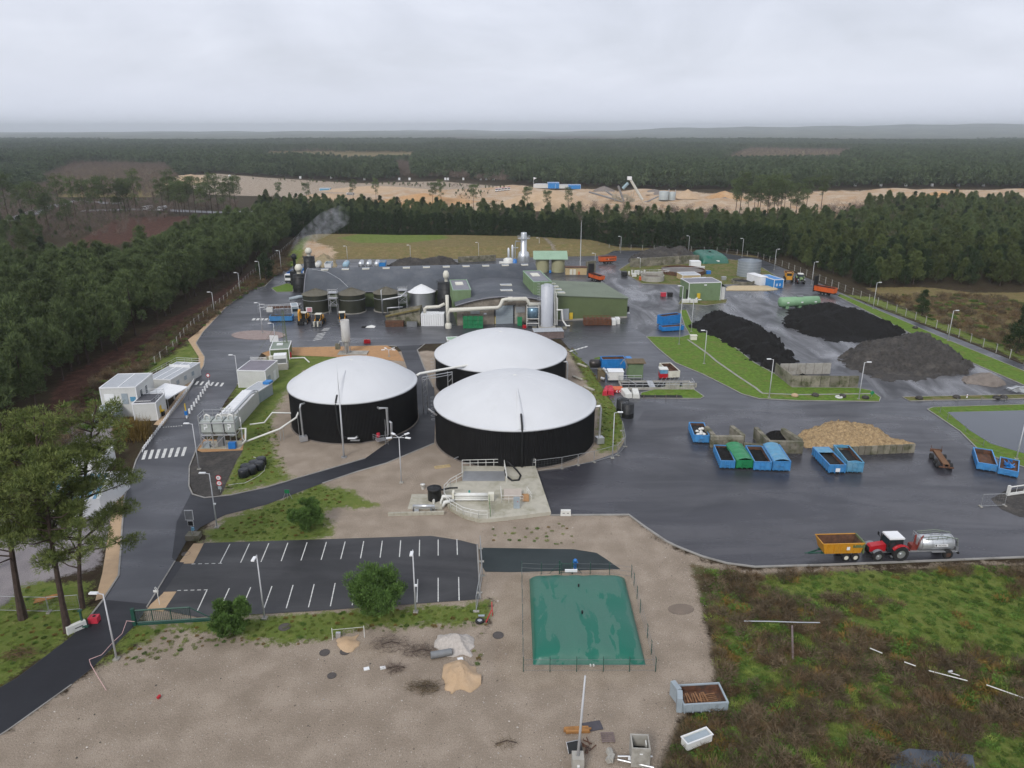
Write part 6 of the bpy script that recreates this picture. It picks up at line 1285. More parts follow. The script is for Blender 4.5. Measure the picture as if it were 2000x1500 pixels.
for i in range(6): x = -2.1 + i*.85; MB().add([(x, -1.02, 1.2), (x+.09, -1.02, 1.2), (x+.09, -1.2, 2.6), (x, -1.2, 2.6), (x, -1.1, 1.2), (x+.09, -1.1, 1.2), (x+.09, -1.29, 2.6), (x, -1.29, 2.6)], [(4,5,6,7),(0,4,7,3),(1,2,6,5)]).build('side_rib', 'ochre', t)
for x in (.55, 1.75):
    for s_ in (-1, 1): wheel(t, x, s_*.92, .54, .42, 'cream')
mb = MB().bx(-2.5, 2.3, -.5, -.35, .85, 1.15).bx(-2.5, 2.3, .35, .5, .85, 1.15); mb.build('chassis', 'gateg', t); MB().tube([(-2.4, -.4, .95), (-3.9, 0, .75), (-2.4, .4, .95)], .08).rod((-3.9, 0, .75), (-4.4, 0, .72), .07).build('drawbar', 'gateg', t)
B('white_sticker', 'white', t, (.35, .75, -1.24, -1.2, 1.75, 2.2)); mb = MB().bx(2.5, 2.66, -1.2, 1.2, 1.2, 2.75); mb.build('tailgate', 'cladg', t); MB().box((1.9, -1.2, 2.25), (1.5, .1, .35)).build('side_arm', 'cladg', t)
def orange_trailer(a, b, label, body_h=1.5, raised=True, txt=None, flip=False, L_=7.0):
    c, w1, rz = at2(a, b); t = thing('tipper_trailer', label, 'trailer', c + Vector((0, 1.2, .03)), rz + (math.pi if flip else 0)); h = L_/2
    tub(t, -h, h, -1.1, 1.1, -h, h, -1.2, 1.2, 1.2, 1.2 + body_h, 'orange', 'dark'); B('load', 'compost', t, (-h + .15, h - .15, -1.05, 1.05, 1.1 + body_h*.55, 1.16 + body_h*.8))
    for x in (-.9, .3, 1.5):
        for s_ in (-1, 1): wheel(t, x, s_*.95, .5, .4, 'steeldk')
    B('chassis', 'dark', t, (-h, h - .4, -.5, .5, .8, 1.2)); MB().rod((-h, 0, .9), (-h - 1.8, 0, .6), .1).build('drawbar', 'dark', t)
    if raised: MB().box((h + .2, 0, 3.3), (.2, 2.4, 5.2)).build('raised_tailgate', 'blackpl', t)
    if txt:
        for i, w2 in enumerate((.3, .5, .2, .4, .3, .5, .3, .4)): x = -1.2 + i*.55; B('lettering_mark', 'white' if i == 2 else 'rust', t, (x, x + w2, -1.25, -1.21, 1.75, 2.25))
    return t
orange_trailer((1168, 517), (1205, 515), 'orange tipper trailer with lettered side standing behind the tan hut', 1.7, False, True)
c = G(1163, 556); t = orange_trailer((1157, 552), (1177, 556), 'orange tipper trailer with raised black tailgate beside the green hall', 1.2, True); t.rotation_euler.z = R(118); t.location = c + Vector((1, 6, 0))
t = orange_trailer((1608, 580), (1636, 586), 'orange tipper trailer with raised black tailgate near the green cylinder tank', 1.5, True); t.rotation_euler.z = R(128); t.location = G(1618, 580) + Vector((0, 3, 0))
# flat rusty hook-lift trailer
c = G(1836, 905); t = thing('flat_trailer', 'rusty flat hook-lift trailer standing empty on the pad', 'trailer', c, R(76)); mb = MB().bx(-3.0, 3.0, -.5, -.25, .8, 1.1).bx(-3.0, 3.0, .25, .5, .8, 1.1); mb.build('frame', 'rust', t); B('deck', 'wood', t, (-2.9, 2.9, -.5, .5, 1.1, 1.16))
for x in (-1.9, -.6, 1.6):
    for s_ in (-1, 1): wheel(t, x, s_*.95, .5, .5, 'steeldk')
B('rear_bar', 'rust', t, (-3.2, -3.0, -1.1, 1.1, .6, .8)); B('front_bar', 'rust', t, (2.9, 3.1, -.9, .9, .8, 1.3))
for s_ in (-1, 1): MB().rod((3.0, s_*.8, 1.0), (3.0, s_*.8, 1.9), .05).build('stake', 'rust', t)
def loader(a, b, label, kind, paint='ochre'):
    c, w1, rz = at2(a, b); t = thing('wheel_loader' if kind != 'arm' else 'excavator', label, 'loader' if kind != 'arm' else 'excavator', c + Vector((0, 2.2, .03)), rz)
    # front faces -y
    for x in (-1.1, 1.1):
        for y in (-1.4, 1.6): o = wheel(t, x, y, .72, .5, paint); o.rotation_euler.z = R(90)
    B('chassis', 'dark', t, (-.8, .8, -2.0, 2.6, .6, 1.2)); mb = prism_y(MB(), [(0, 0)]*0 or [(-.9, 1.2), (.9, 1.2), (.75, 2.1), (-.75, 2.1)], .6, 2.8); mb.build('engine_cover', paint, t)
    cb_ = B('cab', 'glass', t, (-.75, .75, -.8, .6, 1.2, 2.9)); mb = MB()
    for x in (-.76, .76):
        for y in (-.82, .6): mb.rod((x, y, 1.2), (x, y, 2.95), .06)
    mb.build('cab_pillar', paint, cb_); B('cab_roof', 'cream', t, (-.9, .9, -1.0, .75, 2.92, 3.1))
    if kind == 'arm':
        MB().tube([(-.6, -.6, 1.4), (-.7, -1.6, 4.0), (-.7, -2.6, 3.3), (-.6, -2.9, 1.2)], .24, 6).build('boom', paint, t); B('bucket', 'dark', t, (-1.0, .6, -3.4, -2.6, .1, .9)); B('blade', 'steeldk', t, (-1.3, 1.3, -2.6, -2.4, .1, .6))
    else:
        for x in (-.7, .7): MB().tube([(x, -.7, 1.7), (x, -1.8, 1.8), (x, -2.6, .8)], .12, 6).build('lift_arm', paint, t)
        MB().add([(-1.4, -2.6, 1.5), (1.4, -2.6, 1.5), (1.4, -2.5, .15), (-1.4, -2.5, .15), (-1.4, -3.7, .12), (1.4, -3.7, .12)], [(0, 3, 2, 1), (3, 4, 5, 2), (0, 4, 3), (1, 2, 5)]).build('bucket', 'steeldk', t)
        if kind == 'fork':
            for x in (-.5, .5): B('fork', 'cream', t, (x - .12, x + .12, -3.9, -2.7, .2, 1.5))
    return t
loader((581, 634), (600, 634), 'yellow armed excavator standing beside the blue container', 'arm', 'ochre')
loader((610, 637), (630, 637), 'ochre wheel loader with pale forks before an olive tank', 'fork', 'ochre')
loader((656, 634), (676, 633), 'ochre wheel loader with red bucket tool behind the white chimney', 'bucket', 'ochre')
def box_truck(a, b, label, tank=None, body='bluebox', cabm='white', face='front', L_=6.5, name='lorry', rz_add=0.0):
    c, w1, rz = at2(a, b); t = thing(name, label, 'lorry', c + Vector((0, 0, .03)), rz + rz_add)
    B('cab', cabm, t, (-1.2, 1.2, 0, 2.0, .6, 2.9)); B('windscreen', 'glass', t, (-1.05, 1.05, -.03, 0, 1.7, 2.6)); B('bumper', 'dark', t, (-1.2, 1.2, -.12, .1, .35, .75)); B('chassis', 'dark', t, (-.5, .5, .3, L_, .6, .95))
    for s_ in (-1, 1): B('headlight', 'cream', t, (s_*.9 - .15, s_*.9 + .15, -.14, -.11, .75, .95))
    for y in (1.0, L_ - 2.2, L_ - 1.0):
        for s_ in (-1, 1): o = wheel(t, s_*1.0, y, .5, .32); o.rotation_euler.z = R(90)
    if tank:
        o = MB().hcyl(2.3, L_, 1.05, 2.0, 0, 18, .2).build('tank_body', tank, t, True); o.rotation_euler.z = R(90)
    else:
        mb = MB().bx(-1.25, 1.25, 2.2, L_, 1.0, 1.1).bx(-1.25, 1.25, 2.2, 2.3, 1.0, 3.0).bx(-1.25, 1.25, L_ - .1, L_, 1.0, 3.0).bx(-1.25, -1.15, 2.3, L_ - .1, 1.0, 3.0).bx(1.15, 1.25, 2.3, L_ - .1, 1.0, 3.0); mb.build('skip_body', body, t); B('load', 'dark', t, (-1.1, 1.1, 2.4, L_ - .2, 1.1, 2.2))
    return t
box_truck((557, 552), (570, 552), 'white cab lorry carrying a blue skip on the road beside the hall', L_=9)
box_truck((599, 546), (607, 545), 'second blue skip lorry partly hidden behind the black scrubber', L_=8)
def parked_tank(px, py, label, m, kind='tank'):
    t = thing('tanker_trailer', label, 'tanker trailer', G(px, py), R(95))
    if kind == 'tank': MB().hcyl(-2.6, 2.6, 1.15, 2.1, 0, 18, .35).build('barrel', m, t, True); B('walkway', 'steel', t, (-2, 2, -.3, .3, 3.2, 3.3)); B('valve', 'steeldk', t, (-3.3, -2.9, -.3, .3, .9, 1.6))
    else:
        tub(t, -3, 3, -1.2, 1.2, -3, 3, -1.25, 1.25, 1.2, 2.9, m, 'bluegrey')
    B('chassis', 'dark', t, (-3, 3, -.5, .5, .8, 1.1))
    for x in (-1.2, .2):
        for s_ in (-1, 1): wheel(t, x, s_*1.0, .5, .4)
    return t
parked_tank(622, 527, 'silver topped trailer parked behind the hall near the cream vent', 'whitepl'); parked_tank(643, 527, 'white open tipper trailer parked behind the hall', 'white', 'open'); parked_tank(677, 526, 'pale blue round tanker parked behind the hall roof', mat('pale_blue', (.33, .50, .60), .4, .08, 1)); parked_tank(707, 525, 'silver open tanker parked behind the hall roof', 'silver'); parked_tank(722, 525, 'small silver tanker parked beside the blue skip', 'silver'); parked_tank(738, 525, 'round silver tanker on a blue frame behind the hall', 'galv' if 'galv' in M else 'silver'); parked_tank(748, 525, 'blue skip trailer parked at the end of the tanker row', 'bluebr', 'open')
tractor('green_tractor', 'pale green tractor parked near the perimeter road lamp', G(1566, 554) + Vector((0, 2, .03)), R(80), mat('pale_green_paint', (.17, .26, .10), .45, .1, 1), 1.15, 'whitepl', 'red')
c = G(1543, 551); t = thing('dumper', 'ochre yellow dumper machine beside the pale green tractor', 'dumper', c + Vector((0, 2, 0)), R(75)); tub(t, -1.0, 2.6, -1.2, 1.2, -1.2, 3.0, -1.5, 1.5, 1.6, 3.1, 'ochre', 'rust'); B('engine_cover', 'ochre', t, (-3.2, -1.4, -1.0, 1.0, 1.0, 2.2)); B('cab', 'glass', t, (-2.0, -1.1, -.8, .8, 2.2, 3.2)); B('cab_roof', 'ochre', t, (-2.2, -1.0, -.9, .9, 3.2, 3.35))
for x in (-2.2, 1.4):
    for s_ in (-1, 1): wheel(t, x, s_*1.3, .8, .6, 'ochre')
# ---------------------------------------------------------------- street lamps
def lamp(px, py, top, label, dirx=-1, heads=1, arm=1.1, face=None, r=.09, cam_=False, group='street lamps'):
    p = G(px, py); h = HZ(px, py, top); t = thing('street_lamp', label, 'street lamp', p, 0, group)
    MB().rod((0, 0, 0), (0, 0, h), r*1.15, r*.7, 8).build('pole', 'lampgrey', t, True); B('foot_plate', 'concrete', t, (-.28, .28, -.28, .28, 0, .16))
    ds = {1: [(dirx, 0)], 4: [(-1, -.35), (1, -.35), (-.75, .8), (.75, .8)], 2: [(-1, 0), (1, 0)]}[heads] if face is None else [face]
    for d in ds:
        q = Vector((d[0], d[1], 0)).normalized(); a = math.atan2(q.y, q.x)
        MB().rod((0, 0, h - .05), q*arm*.5 + Vector((0, 0, h + .06)), .05, n=6).build('arm', 'lampgrey', t)
        hd = MB().box(q*arm*.85 + Vector((0, 0, h + .1)), (.85, .34, .14), a).build('lamp_head', 'white', t); MB().box(q*arm*.85 + Vector((0, 0, h + .02)), (.6, .26, .03), a).build('lens', 'modroof', hd)
    if cam_: MB().box((.18, -.12, h*.45), (.3, .2, .2)).build('camera', 'white', t)
    return t
for a in ((228,1288,1160,'lamp post on the entrance road opposite the white barrier',-1),(424,1030,925,'lamp post at the tip of grass by the solar sign',-1,1,1.1,None,.09,True),(389,917,828,'lamp post beside the dark chippings and steel hoppers',-1),
          (466,750,694,'lamp post next to the large white plant room',-1),(513,651,592,'lamp post standing in the traffic island'),(509.5,552,511,'lamp post on the grass verge by the lorry road'),(549.5,528,490,'lamp post at the road bend before the conifers'),
          (419,612,571,'lamp post on the verge along the plantation fence, before the tan path bend'),(469.5,573,533,'lamp post on the verge where the tan path ends'),(1212,494,462,'thin lamp post beyond the orange lettered trailer'),(1344.5,492,461,'thin lamp post behind the dark waste heap'),
          (1449,502,466,'thin lamp post behind the silver tank'),(1512,527,487,'lamp post on the bend of the perimeter road',1),(1585,556,512,'lamp post beside the pale green tractor',1),(1705,603,552,'lamp post on the perimeter verge near the lone conifer',1),(1851,666,607,'lamp post on the perimeter verge by the brown meadow',1),
          (1502,777,702,'lamp post on the lawn before the open compost bay',-1),(1677,780,708,'lamp post at the end of the compost bay wall',1),(1375,711,646,'lamp post in the middle of the long lawn',-1),(1326,673,559,'very tall lamp post at the lawn tip beside blue containers',-1),
          (1196,895,806,'lamp post on the grassy bank beside the temporary fence',1),(1985,897,822,'lamp post at the pond corner behind blue containers',1),(1250,524,504,'short lamp post in front of the long block wall',-1),(1162,517,495,'short lamp post beside the short block wall',-1),
          (679,511,481,'thin pole before the grassy mound near the tanker row'),(802,508,479,'thin pole before the grassy mound near the waste heap'),(935,503,474,'thin pole before the grassy mound near the low block wall'),(1053,489,465,'thin lamp post behind the light green canopy')): lamp(*a)
lamp(517, 1208, 1084, 'lamp post below the parking bays near the small pine bush', face=(0, -1)); lamp(812, 1196, 1074, 'lamp post below the parking bays next to the large pine bush', face=(0, -1), cam_=True)
lamp(784, 943, 854, 'four headed lamp post on the dirt between black tanks', heads=4, arm=1.8); lamp(1350, 648, 585, 'four headed lamp post above the black compost heap', heads=4, arm=1.8); lamp(760, 697, 683, 'low four headed lamp on the orange gravel bed', heads=4, arm=1.6)
lamp(538, 671, 632, 'lamp post carrying a white board beside the green cabinet', -1); B('white_board', 'white', bpy.data.objects['street_lamp.033'], (-1.3, .9, -.16, -.1, .5, 2.2))
t = thing('lightning_mast', 'tall slim steel lightning mast standing before the smallest black tank', 'mast', G(672, 893)); h = HZ(672, 893, 711); MB().rod((0, 0, 0), (0, 0, h*.74), .16, .11, 8).rod((0, 0, h*.74), (0, 0, h), .05, .015, 6).build('pole', 'lampgrey', t, True); MB().lathe([(.5, 0), (.5, .12), (.2, .14)], 10).build('foot_plate', 'steel', t)
t = thing('bare_pole', 'tall steel pole on a concrete block beside scrap timber', 'pole', G(1128, 1500)); B('block', 'concrete', t, (-.5, .5, -.5, .5, 0, 1.4)); B('white_label', 'white', t, (-.1, .12, -.53, -.5, .6, .85)); MB().rod((0, 0, 1.4), (.35, 0, HZ(1128, 1490, 1311)), .13, .075, 8).build('pole', 'lampgrey', t, True)

# ---------------------------------------------------------------- fences
def post_fence(name, label, path, step, h, m='post', wires=3, pr=.07, group=None):
    P = GP(path); t = thing(name, label, 'fence', P[0], 0, group); pm = MB().bx(-pr, pr, -pr, pr, 0, h).bx(-pr, pr, -pr, pr + .3, h - .08, h).mesh('post', M[m]); w_ = MB(); k = 0
    for a, b in zip(P, P[1:]):
        n = max(1, round((b-a).length/step))
        for i in range(n): q = a.lerp(b, i/n) - P[0]; q.z = 0; link('post', pm, t, q); k += 1
        for j in range(wires):
            z = h*(.12 + .8*j/max(1, wires-1)); w_.rod(a - P[0] + Vector((0, 0, z)), b - P[0] + Vector((0, 0, z)), .016, n=4, caps=False)
    w_.build('wire', 'wire', t); return t
post_fence('boundary_fence', 'post and wire boundary fence along conifers and perimeter road', [(1130,484),(1210,487),(1300,490),(1400,493),(1480,503),(1540,525),(1600,549),(1650,570),(1750,610),(1850,650),(2000,712),(2100,752)], 5.0, 2.3)
post_fence('boundary_fence', 'post and wire fence between the plantation and the access road', [(588,460),(554,492),(500,533),(480,550),(452,578),(422,601),(380,636),(360,655),(339,682),(314,703),(292,722)], 4.2, 2.0)
post_fence('pond_fence', 'thin dark wire fence on the pond bank', [(2100,783),(1822,793),(1850,822),(1885,845),(1920,872),(1960,888)], 5.0, 1.4, 'steeldk', 2, .035)
post_fence('bag_fence', 'thin green post fence around the green bag tank', [(1096,1122),(1057,1122),(1019,1120),(1022,1312),(1074,1312),(1126,1312),(1178,1312),(1229,1312),(1280,1312),(1264,1246),(1250,1197),(1238,1144),(1233,1128),(1190,1122),(1115,1121)], 3.0, 1.6, 'gateg', 3, .035)
def temp_fence(name, label, a, b, h=2.0, panel=3.4, m='fence', group='temporary fences', fill=10, open_=False):
    A = G(*a); Bq = G(*b); d = Bq - A; t = thing(name, label, 'fence panel', A, math.atan2(d.y, d.x), group); n = max(1, round(d.length/panel)); w1 = d.length/n
    fr = MB(); inn = MB()
    fr.tube([(.05, 0, .15), (.05, 0, h), (w1 - .05, 0, h), (w1 - .05, 0, .15), (.05, 0, .15)], .03, 5)
    for i in range(1, fill): inn.rod((w1*i/fill, 0, .15), (w1*i/fill, 0, h), .006, n=3, caps=False)
    for i in range(1, 5): inn.rod((.05, 0, h*i/5), (w1 - .05, 0, h*i/5), .006, n=3, caps=False)
    fm, im, bm_ = fr.mesh('panel_frame', M[m]), inn.mesh('panel_mesh', M['wire']), MB().bx(-.15, .15, -.35, .35, 0, .14).mesh('foot_block', M['concrete'])
    for i in range(n): o = link('panel_frame', fm, t, (i*w1, 0, 0)); link('panel_mesh', im, o)
    for i in range(n + 1): link('foot_block', bm_, t, (i*w1, 0, 0))
    return t
for i, (a, b, lb) in enumerate((((1040,922),(1097,915),'temporary mesh fence next to the pump pad corner'),((1097,915),(1160,903),'temporary mesh fence in front of the large black tank'),((1160,903),(1206,890),'temporary mesh fence below the tank bank lamp'),((1206,890),(1221,873),'temporary mesh fence panel at the bank corner'),((1221,873),(1215,842),'temporary mesh fence panel beside the two black vats'),
                                ((-60,1192),(96,1196),'temporary mesh fence among the leaning pines'),((96,1196),(158,1191),'short mesh fence panel ending at the green post'),((938,1072),(942,1125),'leaning mesh fence beside the car park kerb'),((942,1125),(930,1195),'leaning mesh fence with red prop at the car park corner'),((1915,990),(1962,988),'leaning grey mesh gate panel beside the white gate'))): temp_fence('temporary_fence', lb, a, b)
def bargate(name, label, a, b, h, m, bars=22, diag=True):
    A = G(*a); Bq = G(*b); d = Bq - A; L_ = d.length; t = thing(name, label, 'gate', A, math.atan2(d.y, d.x)); Lb = L_*.74 if diag else L_
    fr = MB().tube([(0, 0, .35), (0, 0, h), (Lb, 0, h), (Lb, 0, .35), (0, 0, .35)], .07, 6)
    if diag: fr.rod((Lb, 0, h), (L_, 0, .4), .06).rod((Lb, 0, .35), (L_, 0, .35), .09)
    for k in (.33, .66): fr.rod((Lb*k, 0, .35), (Lb*k, 0, h), .06)
    fr.build('frame', m, t); bm_ = MB().rod((0, 0, .4), (0, 0, h - .04), .022, n=4).mesh('bar', M[m] if isinstance(m, str) else m)
    for i in range(1, bars): link('bar', bm_, t, (Lb*i/bars, 0, 0))
    MB().bx(-.18, .18, -.18, .18, 0, h + .25).bx(.3, L_, -.12, .12, 0, .2).build('post', m, t); return t
bargate('sliding_gate', 'dark green barred sliding gate at the parking entry', (264,1221), (412,1212), 1.9, 'gateg', 30)
t = bargate('swing_gate', 'white barred swing gate at the pad edge near the mesh panel', (1968,968), (2060,955), 1.4, 'whitepl', 6, False)
t = thing('gate_post', 'dark green gate post behind the white barrier', 'gate post', G(163, 1225)); B('post', 'gateg', t, (-.09, .09, -.09, .09, 0, 2.1)); B('bracket', 'gateg', t, (-.1, .7, -.35, -.1, .2, .35)); B('cap', 'gateg', t, (-.2, .2, -.2, .2, 2.1, 2.2))
t = thing('small_gate', 'small green wicket gate in the bag tank fence', 'gate', G(1105, 1121)); B('post', 'gateg', t, (-.85, -.72, -.06, .06, 0, 1.9)); B('post', 'gateg', t, (.72, .85, -.06, .06, 0, 1.9)); mb = MB()
for i in range(8): mb.rod((-.6 + i*.17, 0, .2), (-.6 + i*.17, 0, 1.5), .02, n=4)
mb.rod((-.7, 0, 1.5), (.7, 0, 1.5), .03).rod((-.7, 0, .2), (.7, 0, .2), .03).rod((-.8, 0, 1.6), (-2, .1, 0), .03).rod((.8, 0, 1.6), (2, .1, 0), .03); mb.build('leaf', 'gateg', t)
t = thing('hydrant', 'bright blue hydrant post beside the wicket gate', 'hydrant', G(1123, 1112)); MB().lathe([(.2, 0), (.2, 1.1), (.26, 1.15), (.26, 1.35), (.1, 1.5), (.02, 1.5)], 12).build('body', 'bluebox', t, True); MB().rod((-.35, 0, 1.0), (.35, 0, 1.0), .09).build('outlet', 'bluebox', t); B('base', 'concrete', t, (-.3, .3, -.3, .3, 0, .08))

# ---------------------------------------------------------------- green bag tank
def bagtank(name, label, c4, h, wet=True):
    A, Bq, C, D = [G(*p) for p in c4]; o = (A + Bq + C + D)/4; t = thing(name, label, 'bag tank', o); n = 44; mb = MB(); r = np.random.default_rng(3); vs = []
    for j in range(n+1):
        for i in range(n+1):
            u, v = i/n, j/n; p = A.lerp(Bq, u).lerp(D.lerp(C, u), v); a, b = abs(2*u-1), abs(2*v-1); f = (1 - a**7)**.45*(1 - b**7)**.45
            z = h*f + .045*math.sin(u*31 + 2*math.sin(v*6))*f*(.3 + b) + .05*math.sin(v*17 + 3*u)*f - .06*math.exp(-((u-.55)/.04)**2)*f
            vs.append((p.x - o.x, p.y - o.y, max(.05, z + .03)))
    mb.add(vs, [(j*(n+1)+i, j*(n+1)+i+1, (j+1)*(n+1)+i+1, (j+1)*(n+1)+i) for j in range(n) for i in range(n)]); mb.build('membrane', M['bagwet'], t, True); return t, o
def bagmat():
    m = bpy.data.materials.new('wet_green_membrane'); m.use_nodes = True; nt = m.node_tree; b = nt.nodes['Principled BSDF']; L = nt.links.new
    geo = _nn(nt, 'ShaderNodeNewGeometry'); mp = _nn(nt, 'ShaderNodeMapping'); mp.inputs['Scale'].default_value = (1.0, .32, 1); L(geo.outputs['Position'], mp.inputs['Vector'])
    n = _nn(nt, 'ShaderNodeTexNoise', Scale=.5, Detail=6.0, Roughness=.6, Distortion=.5); L(mp.outputs[0], n.inputs['Vector'])
    r = _nn(nt, 'ShaderNodeMapRange'); r.inputs[1].default_value = .535; r.inputs[2].default_value = .55; L(n.outputs['Fac'], r.inputs[0])
    mi = _nn(nt, 'ShaderNodeMix', data_type='RGBA'); L(r.outputs[0], mi.inputs[0]); mi.inputs[6].default_value = (.05, .15, .112, 1); mi.inputs[7].default_value = (.010, .125, .085, 1); L(mi.outputs[2], b.inputs['Base Color'])
    r2 = _nn(nt, 'ShaderNodeMapRange'); r2.inputs[3].default_value = .5; r2.inputs[4].default_value = .3; L(r.outputs[0], r2.inputs[0]); L(r2.outputs[0], b.inputs['Roughness']); b.inputs['Specular IOR Level'].default_value = .35
    n2 = _nn(nt, 'ShaderNodeTexNoise', Scale=1.3, Detail=4.0, Distortion=1.5); L(geo.outputs['Position'], n2.inputs['Vector']); bp = _nn(nt, 'ShaderNodeBump', Strength=.3, Distance=.12); L(n2.outputs['Fac'], bp.inputs['Height'])
    mb_ = _nn(nt, 'ShaderNodeMath', operation='SUBTRACT'); mb_.inputs[0].default_value = .4; sc_ = _nn(nt, 'ShaderNodeMath', operation='MULTIPLY'); sc_.inputs[1].default_value = .35; L(r.outputs[0], sc_.inputs[0]); L(sc_.outputs[0], mb_.inputs[1]); L(mb_.outputs[0], bp.inputs['Strength']); L(bp.outputs[0], b.inputs['Normal']); return m
M['bagwet'] = bagmat()
t, o = bagtank('bag_tank', 'large green rectangular bag tank with rain puddles on sand', [(1041,1299),(1261,1299),(1220,1131),(1034,1131)], 1.35)
for (px, py) in ((1130,1146),(1137,1198)): p = G(px, py, 1.4) - o; MB().rod((p.x, p.y, 1.3), (p.x, p.y, 1.75), .1).build('vent_cap', 'dark', t)
for (px) in (1153, 1159): p = G(px, 1297, .5) - o; MB().rod((p.x, p.y - .1, .55), (p.x, p.y - .3, .5), .09).build('drain_plug', 'whitepl', t)
p = G(1115, 1129) - o; B('white_board', 'white', t, (p.x - .75, p.x + .75, p.y - .1, p.y + .1, .9, 1.2))
t, o = bagtank('bag_tank', 'distant green bag tank behind the white container', [(1372,516),(1424,515),(1395,500),(1350,501)], 3.4); p = G(1400, 515) - o; B('white_board', 'white', t, (p.x - .9, p.x + .9, p.y - .3, p.y - .1, .6, 1.4)); B('vent_cap', 'dark', t, (-.4, .4, -.4, .4, 3.3, 3.7))

# ---------------------------------------------------------------- pump pad
PADC = [(903,945),(903,916),(1046,916),(1076,1006),(1030,1012),(960,1020),(935,1021),(905,1013),(880,998),(868,982),(866,966),(876,952)]
o = G(960, 975); t = thing('pump_pad', 'pale concrete pump pad with curved end and railings', 'pump pad', o); loc = lambda px, py, z=0.0: (G(px, py) - o) + Vector((0, 0, z))
MB().prism([loc(*p) for p in PADC], 0, .55).build('slab', 'padconc', t)
for i, (pa, h_) in enumerate((([(903,918),(980,916),(1046,916)], 1.2), ([(903,918),(903,942),(880,955),(868,968),(868,982),(880,997),(905,1012),(935,1019),(952,1019)], 1.15), ([(985,918),(990,948)], 1.2), ([(955,984),(958,1016)], 1.1))):
    mb = MB(); rail(mb, [loc(*p, .55) for p in pa], h_, 1.3, .045); mb.build('railing', 'whitepl' if i < 3 else 'cladl', t)
B('grating_cover', 'steel', t, (loc(904, 940).x, loc(986, 940).x, loc(945, 946).y, loc(945, 927).y, .56, .62))
ha = loc(0, 958).y; hx0, hx1 = loc(887, 985).x, loc(955, 985).x; yh = loc(920, 985).y
mb = MB()
for k, (dy, z) in enumerate(((0, 1.5), (.15, 1.1), (0, .8), (.4, 1.5), (.4, 1.1))): mb.rod((hx0, yh + dy, z), (hx1, yh + dy, z), .17, n=10)
mb.build('heat_exchanger_tube', 'whitepl', t, True); mb = MB().bx(hx1 - .1, hx1 + .75, yh - .2, yh + .6, .6, 1.75).bx(hx0 - .25, hx0 + .05, yh - .25, yh + .65, .6, 2.0); mb.build('exchanger_head', 'cream', t); MB().tube([(hx0, yh, 1.3), (hx0 - 1.6, yh, 1.3), (hx0 - 1.9, yh - .1, .4), (hx0 - 1.9, yh - .1, 0)], .22, 8).tube([(hx0, yh - .2, .8), (hx0 - 1.3, yh - .9, .8), (hx0 - 1.6, yh - .9, 0)], .24, 8).build('inlet_pipe', 'whitepl', t, True)
mb = MB()
for x in (hx0 + 1, hx1 - 1): mb.bx(x - .1, x + .1, yh - .1, yh + .5, .55, .8)
mb.build('saddle', 'steeldk', t)
q = loc(917, 974, .55); MB().lathe([(.28, 0), (.28, .35), (.14, .45), (.14, .8), (.02, .85)], 12, q).build('green_motor', 'teal', t, True)
q = loc(1000, 985, .55); mb = MB().bx(q.x - 1.2, q.x + 1.4, q.y + .3, q.y + 2.6, .56, 1.25); mb.build('pit_cover', mat('pinkish_panel', (.46, .40, .34), .6, .08, 1), t); mb = MB(); rail(mb, [q + Vector(v) for v in ((-1.7, 2.6, 0), (-1.5, -.5, 0), (1.6, -.4, 0))], 1.1, .9, .03); rail(mb, [q + Vector((2.9, .2, 0)), q + Vector((2.2, 2.6, 0))], 1.0, .9, .03); mb.build('pit_railing', 'whitepl', t)
B('rust_ramp', 'brick', t, (q.x + 1.5, q.x + 2.5, q.y - .2, q.y + 2.0, .56, .7)); q = loc(1009, 1000, .55); mb = MB().bx(q.x - .45, q.x + .45, q.y, q.y + .3, 0.55, 2.3); mb.build('control_cabinet', 'bluegrey', t); B('cabinet_button', 'red', t, (q.x + .1, q.x + .22, q.y - .04, q.y, 1.6, 1.72))
MB().tube([loc(986, 924, .6), loc(988, 936, .65), loc(1000, 946, .65), loc(1013, 945, .65), loc(1017, 936, .65), loc(1010, 926, .62), loc(995, 920, 1.4), loc(990, 919, 1.6)], .13, 8).build('suction_hose', 'blackpl', t, True)
q = loc(1030, 914, .55); MB().rod(q + Vector((-1.2, 0, .9)), q + Vector((1.0, 0, .9)), .2).box(q + Vector((.7, 0, 1.1)), (.7, .6, .7)).box(q + Vector((-.3, 0, .35)), (.2, .2, .8)).build('feed_pump', 'whitepl', t)
t = thing('black_vat', 'small round black vat with lid on a concrete base by the pump pad', 'vat', G(849, 977)); MB().lathe([(1.0, .2), (1.0, 1.9), (1.08, 1.92), (1.08, 2.05), (.3, 2.12), (.02, 2.14)], 20).build('vessel', 'blackpl', t, True); MB().tube([(-.15, 0, 2.1), (-.15, 0, 2.4), (.15, 0, 2.4), (.15, 0, 2.1)], .04, 5).build('lid_handle', 'blackpl', t); B('base', 'padconc', t, (-3.6, 1.4, -3.0, 1.6, 0, .18)); MB().tube([(.8, .3, 1.5), (2.2, .8, 1.6), (3.4, .9, 1.6)], .14, 6).build('outlet_hose', 'blackpl', t); MB().tube([(0, -1.0, .6), (0, -1.4, .6), (0, -1.4, .2)], .15, 8).build('valve', 'whitepl', t)
t = thing('low_manifold', 'low silver pipe manifold beside the black vat', 'pipework', G(828, 1000)); MB().tube([(-1.5, 0, 0), (-1.5, 0, .95), (1.5, 0, .95), (1.5, 0, 0)], .17, 8).build('pipe', 'silver', t, True); B('pump', 'modroof', t, (-1.3, -.7, -.5, -.1, 0, .6)); B('bracket', 'steeldk', t, (.9, 1.2, -.2, .2, 0, .9))
